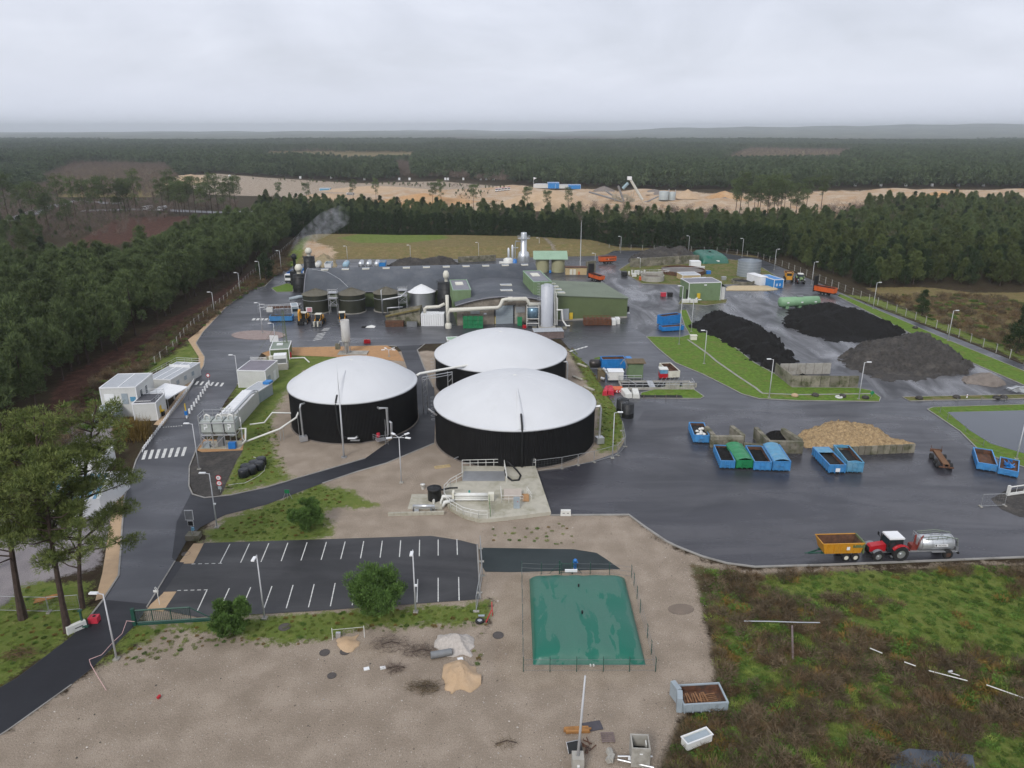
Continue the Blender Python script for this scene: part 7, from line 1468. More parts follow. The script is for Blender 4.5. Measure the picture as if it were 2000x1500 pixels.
t = thing('plastic_tub', 'white plastic tub beside the black vat', 'tub', G(826, 955)); MB().lathe([(.24, 0), (.33, .75), (.37, .76), (.37, .82), (.02, .84)], 14).build('body', 'whitepl', t, True); MB().rod((-.3, 0, .9), (.3, 0, .9), .02).build('handle', 'steel', t)
t = thing('retaining_wall', 'low pale stone wall edging the dirt below the pump pad', 'wall', G(758, 1007)); d = G(868, 1004) - G(758, 1007); t.rotation_euler.z = math.atan2(d.y, d.x)
for i in range(9): B('stone', 'padconc', t, (i*d.length/9 + .02, (i+1)*d.length/9 - .02, -.2, .2, 0, .45))
t = thing('road_barrier', 'white plastic barrier block at the pad corner kerb', 'barrier', G(1105, 1008)); prism_y(MB(), [(-.75, 0), (.75, 0), (.7, .85), (-.7, .85)], 0, .45).build('body', 'whitepl', t)
for s_ in (-.3, .3): B('slot', 'dark', t, (s_ - .15, s_ + .15, -.02, 0, .42, .5))
t = thing('frame_hatch', 'small wooden framed hatch on the dirt before the large tank', 'hatch', G(864, 912), .3); B('board', 'tan', t, (-1.3, 1.3, -.4, -.2, 0, .15), (-1.3, 1.3, .2, .4, 0, .15), (-1.3, -1.1, -.2, .2, 0, .15), (.1, .3, -.2, .2, 0, .15))

# ---------------------------------------------------------------- offices and plant beside the access road
def module(name, label, a, b, top, depth, wall='modwall', roof='modroof', windows=(), doors=(), rz=None, storeys=1, split=1, cat='cabin', z=0.0):
    c, w1, r0, h = BP(a, b, top); t = thing(name, label, cat, c + Vector((0, 0, z)), r0 if rz is None else rz); hw = w1/2
    B('wall', wall, t, (-hw, hw, 0, depth, 0, h - .12)); MB().strip([(-hw, 0), (hw, 0), (hw, depth), (-hw, depth), (-hw, 0)], .2, h - .14, h + .08).build('roof_edge', 'white', t); B('roof', roof, t, (-hw + .05, hw - .05, .05, depth - .05, h - .11, h - .02))
    for s_ in range(1, split): x = -hw + w1*s_/split; B('joint', 'white', t, (x - .1, x + .1, 0, depth, h - .1, h + .05))
    for x in (-hw, hw): B('corner_post', 'white', t, (x - .08, x + .08, -.05, .08, 0, h - .12))
    for (x0, x1, z0, z1, m) in windows: q = B('window', 'white', t, (x0 - .06, x1 + .06, -.07, -.02, z0 - .06, z1 + .06)); B('pane', m, q, (x0, x1, -.1, -.07, z0, z1))
    for (x0, x1, z1, m) in doors: q = B('door', m, t, (x0, x1, -.08, -.02, .1, z1)); B('handle', 'dark', q, (x1 - .2, x1 - .12, -.13, -.08, z1*.45, z1*.5))
    return t, hw, h
t, hw, h = module('office_cabin', 'two-storey pale site office with blue door in the upper wall', (205,815), (274,813), 757, 8.5, split=2, windows=[(-2.6, -.9, 3.2, 4.6, 'white')]); B('upper_door', 'bluegrey', t, (.5, 1.6, -.1, -.03, 2.6, 4.7)); B('blue_notice', 'tarpb', t, (2.0, 3.0, -.08, -.03, 3.1, 4.0))
for y in (1.5, 4.0): q = B('window', 'white', t, (hw, hw + .06, y, y + 1.1, 3.0, 4.8)); B('pane', 'glass', q, (hw + .06, hw + .09, y + .12, y + .98, 3.1, 4.7))
mb = MB(); rail(mb, [(hw, -1.5, 2.6), (hw + 3, -1.5, 2.6), (hw + 3, .5, 2.6)], 1.0, 1.2); mb.build('landing_rail', 'steel', t)
t, hw, h = module('office_cabin', 'long white site office with grey roof beside the weighbridge', (289,766), (336,768), 741, 12, split=3)
for y in (2, 5, 8): q = B('window', 'modwall', t, (hw, hw + .06, y, y + 1.2, 1.0, 2.1)); B('pane', 'bluegrey', q, (hw + .06, hw + .08, y + .1, y + 1.1, 1.1, 2.0))
mb = MB(); rail(mb, [(-hw, 0, h), (-hw, 12, h), (hw, 12, h)], 1.0, 2.0); mb.build('roof_rail', 'steel', t); B('parapet', 'white', t, (-hw + .3, hw - .3, 8.4, 8.7, h - .02, h + .5))
t, hw, h = module('storage_container', 'blue grey storage container with air conditioners on its roof', (185,836), (222,834), 809, 7.5, 'bluegrey', 'bluegrey', cat='container'); B('notice', 'white', t, (-.4, .4, -.06, -.02, 1.4, 1.8))
for (x, y) in ((.2, 4.6), (1.2, 6.2), (-.2, 6.8)): q = B('air_conditioner', 'whitepl', t, (x - .5, x + .5, y - .3, y + .3, h + .02, h + .72)); MB().rod((x - .15, y - .31, h + .38), (x - .15, y - .34, h + .38), .26, n=12).build('fan', 'steeldk', q)
t, hw, h = module('dark_roof_cabin', 'pale cabin with dark flat roof behind the golden reeds', (264,823), (309,821), 788, 5.5, 'modwall', mat('dark_felt', (.07, .07, .08), .7, .15, 1)); B('yellow_notice', 'yellow', t, (hw + .01, hw + .05, 1.5, 2.6, .8, 2.2)); mb = MB(); rail(mb, [(-hw, 5.4, h), (hw, 5.4, h), (hw, .5, h)], 1.0, 1.5); mb.build('railing', 'steel', t)
t = thing('entrance_canopy', 'sloping white canopy roof between the site offices', 'canopy', G(305, 800)); MB().add([(-2.2, 0, 2.7), (2.6, 0, 2.3), (4.2, 6, 2.7), (-.6, 6.5, 3.3), (-2.2, 0, 2.5), (2.6, 0, 2.1), (4.2, 6, 2.5), (-.6, 6.5, 3.1)], [(0,1,2,3),(7,6,5,4),(0,4,5,1),(1,5,6,2),(2,6,7,3),(3,7,4,0)]).build('roof', 'white', t)
for p in ((-2, .2), (2.4, .2), (4, 5.8), (-.5, 6.2)): B('post', 'steel', t, (p[0] - .06, p[0] + .06, p[1] - .06, p[1] + .06, 0, 2.3))
t = thing('notice_bin', 'yellow topped dark bin beside the site office', 'bin', G(316, 812)); B('body', 'dark', t, (-.5, .5, -.4, .4, 0, 1.0)); B('lid', 'yellow', t, (-.55, .55, -.45, .45, 1.0, 1.15))
t = thing('blue_post_box', 'blue white ticket terminal on the tan path', 'terminal', G(341, 780)); B('post', 'white', t, (-.12, .12, -.1, .1, 0, 1.2)); B('head', 'bluegrey', t, (-.3, .3, -.2, .2, 1.2, 1.8))
# weighbridge posts and the lattice barrier
wb0, wb1 = G(366, 815), G(409, 752)
pm = None
for i in range(11):
    p = wb0.lerp(wb1, i/10); o = MB().bx(-.14, .14, -.14, .14, 0, .95).bx(-.16, .16, -.16, .16, .95, 1.0).build('bollard', 'white', None, loc=p); tag(o, 'white square bollard in the row along the weighbridge', 'bollard', 'bollards along the weighbridge')
t = thing('lattice_barrier', 'long white lattice barrier between road and site offices', 'barrier', G(279, 884)); A = G(279, 884); Bq = G(379, 748); n = 34
for i in range(n):
    p = A.lerp(Bq, i/n) - A; q = A.lerp(Bq, (i + 1)/n) - A; MB().rod(p + Vector((-.1, 0, .1)), q + Vector((.1, 0, 1.0)), .07, n=5).rod(q + Vector((-.1, 0, .1)), p + Vector((.1, 0, 1.0)), .07, n=5).build('lattice_bay', 'white', t)
t = thing('ticket_post', 'yellow and blue card reader post on the weighbridge', 'card reader', G(365, 817)); B('pole', 'yellow', t, (-.08, .08, -.08, .08, 1.4, 3.0)); B('reader', 'bluebox', t, (-.25, .25, -.2, .2, .7, 1.5)); B('foot', 'white', t, (-.1, .1, -.1, .1, 0, .7))
t = thing('sign_post', 'red and white round sign on a post at the weighbridge exit', 'road sign', G(409, 752)); MB().rod((0, 0, 0), (0, 0, 2.2), .05).build('post', 'steel', t); MB().rod((0, -.05, 2.2), (0, -.08, 2.2), .45, n=16).build('disc', 'red', t); MB().rod((0, -.085, 2.2), (0, -.09, 2.2), .3, n=16).build('face', 'white', t)
def disc_sign(px, py, label, txts):
    t = thing('speed_sign', label, 'road sign', G(px, py)); MB().rod((0, 0, 0), (0, 0, 2.9), .05).build('post', 'steel', t)
    for i, tx in enumerate(txts): z = 2.5 - i*.9; d_ = MB().rod((0, -.05, z), (0, -.08, z), .44, n=18).build('disc', 'red', t); MB().rod((0, -.085, z), (0, -.09, z), .33, n=18).build('face', 'white', d_); text(tx, .4, 'dark', t, (0, -.1, z), (R(90), 0, 0)) if tx else MB().tube([(.14*math.cos(q), -.1, z + .14*math.sin(q)) for q in np.linspace(.5, 5.5, 8)], .03, 4).build('symbol', 'dark', d_)
    B('panel', 'bluegrey', t, (-.25, .25, -.08, -.05, .6, 1.1)); return t
disc_sign(431, 962, 'post with two round red and white traffic signs beside the loop road', ['', '15'])
t = thing('solar_sign', 'solar powered display sign on a post in a mossy planter', 'road sign', G(377, 1053)); B('planter', 'concblk', t, (-.8, .9, -.5, .8, 0, .75)); MB().rod((0, 0, .7), (0, 0, 3.2), .06).build('post', 'steel', t); B('solar_panel', 'steeldk', t, (-.5, .45, -.12, -.06, 3.0, 4.3)); B('panel_frame', 'white', t, (-.58, .53, -.06, -.02, 2.9, 4.4)); q = B('display', 'dark', t, (-.3, .35, -.12, -.06, 2.1, 2.75)); B('display_frame', 'white', q, (-.37, .42, -.06, -.03, 2.03, 2.82)); B('battery_box', 'tarpb', t, (.05, .35, -.2, .1, 1.4, 1.8))
t = thing('warning_board', 'small green board on splayed legs beside the loop road', 'sign board', G(562, 974)); B('board', 'greenpl', t, (-.35, .35, -.05, 0, .9, 1.5)); MB().rod((-.3, 0, .9), (-.7, -.1, 0), .03).rod((.3, 0, .9), (.7, -.1, 0), .03).rod((0, 0, 0), (0, 0, .9), .03).build('leg', 'steel', t)
t = thing('bent_post', 'white bent signpost in the tan bed by the green gate', 'signpost', G(312, 1181)); MB().tube([(0, 0, 0), (-.05, 0, 1.6), (-.25, 0, 2.3)], .04, 5).tube([(-.05, 0, 1.2), (.1, 0, 1.9), (-.15, 0, 2.4)], .035, 5).build('post', 'whitepl', t); B('bracket', 'whitepl', t, (-.45, .0, -.05, .05, 1.7, 1.95))
# hopper skid
t = thing('hopper_skid', 'galvanised frame carrying three square hoppers with white hoses', 'process skid', G(430, 876), R(1.5)); W_ = 6.2
mb = MB()
for x in (-3.0, -1.0, 1.0, 3.0):
    for y in (0, 2.6): mb.rod((x, y, 0), (x, y, 6.2 if x in (-3.0, 3.0) else 4.8), .09)
for z in (2.5, 4.7):
    for y in (0, 2.6): mb.rod((-3, y, z), (3, y, z), .08)
    for x in (-3.0, -1.0, 1.0, 3.0): mb.rod((x, 0, z), (x, 2.6, z), .06)
mb.rod((-3, 0, .3), (-1, 0, 2.4), .05).rod((-1, 0, .3), (-3, 0, 2.4), .05).rod((-1, 0, .3), (1, 0, 2.4), .05); mb.build('frame', 'steel', t)
for x in (-2, 0, 2):
    hp = MB().add([(x-.85, .15, 3.0), (x+.85, .15, 3.0), (x+.85, 2.4, 3.0), (x-.85, 2.4, 3.0), (x-.85, .15, 5.0), (x+.85, .15, 5.0), (x+.85, 2.4, 5.0), (x-.85, 2.4, 5.0), (x-.2, 1.0, 1.8), (x+.2, 1.0, 1.8), (x+.2, 1.5, 1.8), (x-.2, 1.5, 1.8)], [(0,1,5,4),(1,2,6,5),(2,3,7,6),(3,0,4,7),(4,5,6,7),(8,9,1,0),(9,10,2,1),(10,11,3,2),(11,8,0,3)]).build('hopper', mat('hopper_grey', (.40, .43, .40), .5, .1, 1), t)
    MB().tube([(x - .3, 1, 5.0), (x - .3, 1, 5.6), (x, 1, 5.9), (x + .5, 1, 5.7), (x + .6, 1, 5.0)], .14, 8).build('hose', 'whitepl', hp, True)
    if x != 0: B('white_mark', 'white', hp, (x - .3, x + .3, .1, .14, 4.3, 4.5), (x + .12, x + .3, .1, .14, 3.8, 4.3), (x - .3, x + .1, .1, .14, 3.75, 3.95), (x - .3, x - .12, .1, .14, 3.4, 3.75))
mb = MB(); rail(mb, [(3, 2.6, 4.85), (-3, 2.6, 4.85), (-3, 0, 4.85)], 1.3, 1.5, .04); mb.build('railing', 'steel', t); B('floor_slab', 'padconc', t, (-3.4, 3.5, -.3, 3.2, 0, .1)); B('pump', 'steeldk', t, (-.6, .4, .6, 1.5, .1, 1.6)); B('crate', 'bluegrey', t, (-2.9, -1.8, .1, .9, .1, 1.0)); B('blower', 'bluebox', t, (1.6, 2.8, -.5, .3, .12, 1.2)); mb = MB().tube([(3.2, 1, 3.2), (4.4, 1, 3.3), (4.3, .6, 1.2), (3.8, .2, .8)], .13, 7).tube([(3.3, 2, 5), (3.3, 2, 1), (4, 1.5, .5)], .1, 6); mb.build('side_pipe', 'whitepl', t, True)
t = thing('plant_container', 'long pale ribbed plant container behind the steel hoppers', 'container', G(449, 838), R(1)); mb = MB(); ribwall(mb, -1.5, 0, 1.5, 0, .1, 2.9, 2.9, .5, .06); ribwall(mb, 1.5, 0, 1.5, 13, .1, 2.9, 2.9, .5, .06); ribwall(mb, -1.5, 13, -1.5, 0, .1, 2.9, 2.9, .5, .06); ribwall(mb, 1.5, 13, -1.5, 13, .1, 2.9, 2.9, .5, .06); mb.build('wall', 'modwall', t)
for i in range(13): B('roof_rib', 'white', t, (-1.55, 1.55, i + .05, i + .95, 2.9, 3.02))
MB().tube([(.8, -.5, 3.3), (.8, 12, 3.3), (1.6, 12.6, 3.0)], .14, 7).tube([(1.35, -.6, 3.6), (1.35, 9, 3.6), (2.0, 10, 3.6)], .17, 7).tube([(-.6, -.3, 3.4), (-.6, 3, 3.4)], .1, 6).build('roof_pipe', 'silver', t, True); mb = MB(); rail(mb, [(-1.4, .5, 3), (1.3, .5, 3)], .9, 1); mb.build('railing', 'steel', t)
t, hw, h = module('cooling_unit', 'pale cooling unit box with dark fan grille beside plant container', (478,787), (505,789), 765, 6.0, 'bluegrey', 'modroof', cat='plant unit'); B('fan_grille', 'dark', t, (-1.1, .6, -.08, -.02, .6, 2.1)); B('grille_frame', 'white', t, (-1.3, .9, -.12, -.08, .3, .5), (-1.3, .9, -.12, -.08, 2.15, 2.3)); B('roof_box', 'bluebr', t, (.2, 1.6, 4.6, 6.3, h + .02, h + .5))
t, hw, h = module('plant_room', 'large white flat roofed plant room beside the road lamp', (467,757), (521,758), 724, 7.5, 'modwall', mat('mauve_felt', (.19, .175, .20), .7, .1, .5), cat='plant room'); B('louvre', 'bluegrey', t, (hw, hw + .05, 1.0, 2.6, .6, 2.2)); B('door', 'white', t, (hw, hw + .05, 4.5, 5.8, .1, 2.3)); mb = MB(); rail(mb, [(-hw, 7.3, h), (hw*.2, 7.3, h)], .7, 1.2, .03); mb.build('roof_rail', 'steel', t)
t = thing('chiller_unit', 'white chiller unit on a sloped plinth behind the plant room', 'plant unit', G(549, 722), R(12)); B('casing', 'white', t, (-1.4, 1.4, 0, 2.2, 1.4, 3.4)); B('plinth', 'concrete', t, (-1.6, 1.6, -.4, 2.4, 0, 1.4)); B('grille', 'steeldk', t, (-1.3, 1.3, -.05, 0, 1.6, 2.6)); MB().rod((-2.0, .6, .6), (-2.0, .6, 3.2), .5, n=12).build('side_tank', 'cream', t)
t, hw, h = module('green_cabinet', 'dark green transformer cabinet under the lattice mast', (529,704), (566,702), 682, 7.0, 'cladg', mat('green_roof_sheet', (.20, .24, .19), .6, .1, 1), cat='cabinet'); B('roof_hatch', 'white', t, (-.9, .5, 3.4, 4.4, h, h + .3)); B('red_cabinet', 'red', t, (hw, hw + .4, .2, .9, .3, 1.6)); MB().tube([(hw + .2, 0, .3), (hw + 3.4, -.2, .3), (hw + 4.8, -4.2, .3)], .14, 7).build('buried_pipe', 'whitepl', t, True)
t = thing('lattice_mast', 'dark green lattice mast with stays above the green cabinet', 'mast', G(560, 690)); h = HZ(560, 690, 603); mb = MB()
for x, y in ((-.55, 0), (.55, 0), (0, .8)): mb.rod((x, y, 0), (x*.35, y*.4, h), .06, .04, 5)
for i in range(int(h/.55)): z = i*.55; k = 1 - .63*z/h; mb.rod((-.55*k, 0, z), (.55*k, 0, z + .5), .03, n=4).rod((-.55*k, 0, z), (.55*k, 0, z), .03, n=4).rod((.55*k, 0, z), (0, .8*k, z + .5), .025, n=4)
mb.build('lattice', 'cladg', t); MB().rod((0, .2, h*.85), (-6, -2, 1.5), .03, n=4).rod((0, .2, h*.8), (-3.5, -3, 2), .03, n=4).build('stay', 'cladg', t); MB().box((0, 0, h), (.9, .9, .15)).build('head', 'steeldk', t)
c, r, h = CP(667, 684, 693, 627); t = thing('flare_chimney', 'cylindrical pale grey flare chimney behind the smallest black tank', 'chimney', c); MB().lathe([(r*.95, 3.2), (r, 3.4), (r, h), (r*.94, h), (r*.94, h - 1.5)], 24).build('stack', mat('flare_grey', (.46, .45, .43), .6, .06, .6, dirt=(.34, .33, .31), dirtamt=.25), t, True); mb = MB().lathe([(r*.55, .3), (r*.55, 3.2)], 12)
for a in range(4): mb.rod((r*.9*math.cos(a*1.57 + .7), r*.9*math.sin(a*1.57 + .7), 0), (r*.9*math.cos(a*1.57 + .7), r*.9*math.sin(a*1.57 + .7), 3.3), .08)
mb.build('burner_base', 'steel', t); MB().tube([(-r - 1.0, -.3, 2.0), (-r - .4, -.3, 3.2), (-r*.5, -.2, 3.0)], .15, 6).rod((0, -r, .2), (0, -r, 2.4), .18).build('gas_train', 'steel', t); B('control_box', 'concblk', t, (-r - 1.6, -r - .5, -.6, .2, 1.2, 2.6)); B('base_slab', 'concrete', t, (-r - 1, r + 4, -1.4, 1.6, 0, .3))
t = thing('gas_pipeline', 'white insulated pipe run from the hoppers to the smallest tank', 'pipe', G(478, 872)); MB().tube([(0, 0, .8), (5.5, 2.6, 2.2), (8.2, 4.0, 3.8), (9.4, 6.5, 7.0)], .17, 8).build('pipe', 'whitepl', t, True); MB().tube([(-1, 6.2, 1.6), (1.5, 6.6, 1.8), (2.5, 8.5, 3.0), (9.2, 7.6, 3.2)], .13, 7).build('upper_pipe', 'whitepl', t, True)
mb = MB()
for p, z in (((5.5, 2.6), 2.2), ((6.0, 2.8), 2.3), ((8.4, 4.1), 3.9), ((9.0, 4.3), 3.9)): mb.rod((p[0], p[1], 0), (p[0], p[1], z), .05)
mb.build('support', 'steel', t)
for i, (px, py, z) in enumerate(((477,931,0),(492,925,0),(507,917,0),(481,922,0),(497,915,0),(511,908,0))):
    o = MB().lathe([(.02, 0), (.78, .02), (.86, .25), (.87, 1.1), (.78, 1.28), (.5, 1.35), (.02, 1.36)], 18).build('wrapped_bale', 'bale', None, True, loc=G(px, py)); o.rotation_euler = (rs.uniform(-.08, .08), rs.uniform(-.08, .08), i); tag(o, 'black plastic wrapped round bale in the cluster on the lawn', 'bale', 'wrapped bales on the lawn')
t = thing('bale_rope', 'thin white rope lying around the black bales', 'rope', G(500, 935)); MB().tube([G(*p) - G(500, 935) + Vector((0, 0, .06)) for p in ((478,944),(490,938),(505,930),(516,920),(520,905),(508,898),(495,893))], .035, 4).tube([G(*p) - G(500, 935) + Vector((0, 0, .06)) for p in ((446,948),(465,945),(478,944))], .03, 4).build('rope', 'whitepl', t)
# golden reeds by the cabins
r_ = np.random.default_rng(61); n = 2600; a = r_.uniform(0, 6.28, n); q = 2.6*np.sqrt(r_.uniform(0, 1, n)); P = np.stack([q*np.cos(a)*1.3, q*np.sin(a)*.7, r_.uniform(0, 3.0, n)], 1); D = np.stack([np.cos(a)*.18, np.sin(a)*.18, np.ones(n)], 1) + r_.normal(size=(n, 3))*.15
t = thing('reed_clump', 'tall golden brown reed clump before the site cabins', 'reeds', G(262, 858)); link('foliage', crownmesh('reed_foliage', spikes(P, D, 1.5, .035, r_), LM['reed']), t); mb = MB()
for i in range(20): mb.rod((rs.uniform(-2.5, 2.5), rs.uniform(-1.5, 1.5), 0), (rs.uniform(-2.7, 2.7), rs.uniform(-1.6, 1.6), 3.0), .02, n=4)
mb.build('stem', 'reed', t)
# striped tent hall behind the pines
t = thing('striped_tent', 'white and blue striped tent hall behind the leaning pines', 'tent', G(146, 1010), R(3)); hw = 3.9
for i in range(16):
    x0 = -hw + 7.8*i/16; x1 = x0 + 7.8/16
    for s_, (ya, za, yb, zb) in enumerate(((0, 2.8, 4.5, 4.6), (4.5, 4.6, 9, 2.8))): MB().add([(x0, ya, za), (x1, ya, za), (x1, yb, zb), (x0, yb, zb)], [(0, 1, 2, 3)]).build('roof_stripe', 'whitepl' if (i % 2 or s_) else 'tarpb', t)
    MB().add([(x0, 0, 0), (x1, 0, 0), (x1, 0, 2.8), (x0, 0, 2.8)], [(0, 1, 2, 3)]).build('wall_panel', 'white', t)
MB().add([(hw, 0, 0), (hw, 9, 0), (hw, 9, 2.8), (hw, 4.5, 4.6), (hw, 0, 2.8)], [(0, 1, 2, 3, 4)]).add([(-hw, 0, 0), (-hw, 9, 0), (-hw, 9, 2.8), (-hw, 4.5, 4.6), (-hw, 0, 2.8)], [(4, 3, 2, 1, 0)]).build('gable', 'white', t)
t, hw, h = module('white_cabin', 'white flat roofed cabin behind the pine crowns', (130,930), (200,926), 902, 6, 'white', 'white')

# ---------------------------------------------------------------- basins and pump station beside the lawn
t = thing('green_kiosk', 'small pale green kiosk with rusty roof beside the blue compactor', 'kiosk', G(1241, 738)); mb = MB(); ribwall(mb, -1.6, 0, 1.6, 0, 0, 3.4, 3.4, .25, .05); ribwall(mb, 1.6, 0, 1.6, 2.6, 0, 3.4, 3.4, .25, .05); ribwall(mb, -1.6, 2.6, -1.6, 0, 0, 3.4, 3.4, .25, .05); ribwall(mb, 1.6, 2.6, -1.6, 2.6, 0, 3.4, 3.4, .25, .05); mb.build('wall', 'cladl', t); B('roof', mat('mossy_roof', (.13, .095, .05), .85, .25, 2), t, (-2.0, 2.1, -.5, 3.1, 3.4, 3.55)); MB().rod((-2.6, .5, 4.2), (-1.7, .2, 2.2), .14).rod((-2.6, .5, 4.2), (-3.4, .5, 3.0), .08).build('chute', 'steeldk', t)
t = thing('pump_basin', 'sunken concrete pump basin with steel railings beside the kiosk', 'basin', G(1290, 758)); mb = MB().bx(-8.5, 7.0, -1.2, -.9, 0, .5).bx(-8.5, 7.0, 3.4, 3.7, 0, .45).bx(6.7, 7.0, -.9, 3.4, 0, .5).bx(-8.5, -8.2, -.9, 3.4, 0, .5); mb.build('wall', 'concrete', t); B('water', 'dark', t, (-8.2, 6.7, -.9, 3.4, .02, .1)); mb = MB(); rail(mb, [(-8.4, -1.05, .5), (-1, -1.05, .5), (6.9, -1.05, .5), (6.9, 1.5, .5)], 1.2, 1.4, .05); rail(mb, [(-8.4, 3.55, .45), (-3.5, 3.55, .45)], 1.2, 1.4, .05); mb.build('railing', 'steel', t)
for x in (.8, 4.4): B('side_panel', 'concrete', t, (x, x + 3.0, -1.0, -.92, .5, 1.5))
B('walkway', 'steel', t, (-2.5, -1.2, -.9, 3.4, .45, .55)); mb = MB()
for i in range(6): mb.rod((-1 + i*.9, -.6, .3), (1 + i*.9, 3, 1.4), .06)
mb.build('screen_bar', 'steeldk', t)
t = thing('red_cab_machine', 'small red and blue machine cab before the white rusty container', 'machine cab', G(1296, 741)); B('body', 'red', t, (-.9, .9, 0, 1.6, .3, 1.3)); B('window', 'tarpb', t, (-.8, .8, -.03, 1.5, 1.3, 2.2)); B('roof', 'whitepl', t, (-1.0, .9, -.1, 1.7, 2.2, 2.4))
for x in (-.7, .7): wheel(t, x*.8, .4, .35, .25)
t = thing('white_equipment_box', 'white equipment box with pump heads beside the compactor', 'equipment box', G(1203, 746)); B('casing', 'whitepl', t, (-1.7, 1.6, 0, 2.4, .4, 2.2)); B('lid', 'white', t, (-1.8, 1.7, -.1, 2.5, 2.2, 2.32)); MB().tube([(-2.6, .4, 2.6), (-2.0, .2, 2.0), (-1.6, 0, 1.0)], .22, 8).rod((-2.9, .6, 2.9), (-2.2, .3, 2.5), .3, n=10).rod((-3.4, -.2, 1.0), (-2.6, -.4, .8), .32, n=10).build('pump_head', 'silver', t); MB().tube([(1.6, 0, .5), (2.6, -1.4, 1.0), (4.2, -3.0, .3)], .07, 5).build('hand_rail', 'steel', t); B('cabinet', mat('rust_cabinet', (.14, .11, .06), .8, .2, 1), t, (-3.8, -2.2, 1.0, 2.6, 0, 2.4))
for i, (a_, b_, m_, lb) in enumerate((((1176,773),(1186,773),'redpl','faded red barrier block with its long side by the tank bank'),((1187,773),(1199,772),'redpl','faded red barrier block next to the orange ones'),((1221,779),(1234,777),'whitepl','long grey white barrier block in the stack'),((1236,779),(1249,778),'whitepl','long white barrier block at the end of the stack'))):
    c, w1, rz = at2(a_, b_); t = thing('barrier_block', lb, 'barrier', c, rz - .28, 'stacked road barriers'); prism_y(MB(), [(-w1/2, 0), (w1/2, 0), (w1/2 - .1, .9), (-w1/2 + .1, .9)], 0, 3.6).build('body', m_, t)
    for k in range(4): B('lug', m_, t, (-w1/2 + .12, w1/2 - .12, .2 + k*.9, .8 + k*.9, .9, 1.02))
t = thing('barrier_block', 'orange and red chevron barrier pieces between red and white blocks', 'barrier', G(1208, 767), 0, 'stacked road barriers'); B('body', 'orange', t, (-1.0, 1.0, 0, 2.2, 0, .7)); B('chevron_board', 'red', t, (-1.0, 1.6, -.25, -.15, .1, .7))
for k in range(3): MB().add([(-.6 + k*.6, -.27, .4), (-.35 + k*.6, -.27, .65), (-.15 + k*.6, -.27, .65), (-.4 + k*.6, -.27, .4), (-.15 + k*.6, -.27, .15), (-.35 + k*.6, -.27, .15)], [(0, 1, 2, 3), (0, 3, 4, 5)]).build('chevron', 'white', t)
for (xl, xr, yb, yr, lb) in ((1204,1228,807,784,'black round plastic vat standing behind its twin'),(1214,1238,819,792,'black round plastic vat with pipe, in front of its twin')):
    c, r, h = CP(xl, xr, yb, yr); t = thing('black_vat', lb, 'vat', c); MB().lathe([(r, 0), (r, h*.3), (r + .04, h*.32), (r, h*.34), (r, h), (r*.9, h + .05), (.02, h + .2)], 24).build('vessel', 'blackpl', t, True); MB().rod((-r - .06, -.3, .2), (-r - .06, -.3, h + .2), .06).tube([(-r*.6 + .2*math.cos(q_), -.4, h + .15 + .2*math.sin(q_)) for q_ in np.linspace(0, 6.28, 9)], .03, 4).build('pipe', 'steeldk', t)

# ---------------------------------------------------------------- water treatment corner
def ring_tank(xl, xr, yb, yt, label, m='concblk', fluid='sludge', low=.5, pieces=28):
    c, r, h = CP(xl, xr, yb, yt); t = thing('round_basin', label, 'basin', c); h = max(.6, h)
    me = MB(); k = pieces; a0, a1 = .004, 2*math.pi/k - .004; vs = []
    for q in (r, r - .3):
        for a in (a0, a1): vs += [(q*math.cos(a), q*math.sin(a), 0), (q*math.cos(a), q*math.sin(a), h)]
    me.add(vs, [(0, 2, 3, 1), (6, 4, 5, 7), (1, 3, 7, 5), (0, 1, 5, 4), (2, 6, 7, 3)]); mm = me.mesh('wall_panel', M[m])
    for i in range(k): link('wall_panel', mm, t, rz=2*math.pi*i/k)
    MB().lathe([(r - .3, h*low), (.01, h*low)], 32).build('liquid', fluid, t); return t, c, r, h
ring_tank(1252, 1297, 552, 541, 'small round concrete tank with pale panel ring on the works lawn', 'concrete', low=.6)
t, c, r, h = ring_tank(1292, 1376, 541, 533, 'large round settling basin with rusty inner rim', 'rust', low=.7, pieces=40); MB().rod((-r, 0, h + .3), (r, 0, h + .5), .12).build('scraper_bridge', 'steel', t)
ring_tank(1429, 1473, 557, 551, 'low round concrete basin beside the white and blue containers', 'concblk', 'dark', .5)
c, r, h = CP(1441, 1485, 543, 512); t = thing('silver_tank', 'large silver corrugated open top tank by the perimeter road', 'tank', c); MB().lathe([(r, 0), (r, h), (r - .12, h), (r - .12, h - 1.2), (.02, h - 1.25)], 48).build('wall', mat('tank_zinc', (.36, .40, .44), .4, .08, .6, metal=.5, dirt=(.28, .31, .34), dirtamt=.25), t)
for k in range(1, 6): MB().lathe([(r + .01, h*k/6), (r + .07, h*k/6 + .05), (r + .01, h*k/6 + .1)], 48).build('ring', 'silver', t)
t, hw, h = module('green_pump_house', 'pale green pump house with grey roof and lean-to', (1344,589), (1406,587), 552, 8.0, 'cladl', 'roofgy', cat='building'); B('door', 'dark', t, (-hw - .05, -hw, .8, 2.2, .1, 3.6)); B('wall_lamp', 'white', t, (-.4, .4, -.2, -.02, h - .9, h - .6)); MB().add([(hw, 1, h - .2), (hw + 2.6, 0, h - 2.2), (hw + 2.6, 5, h - 2.2), (hw, 6, h - .2)], [(0, 1, 2, 3)]).build('lean_to_roof', 'roofl', t); B('lean_to_wall', 'modwall', t, (hw + .6, hw + 1.8, .8, 4.5, 0, h - 1.8)); B('yellow_cabinet', 'yellow', t, (-2.6, -1.6, -.5, -.05, 1.0, 2.6))
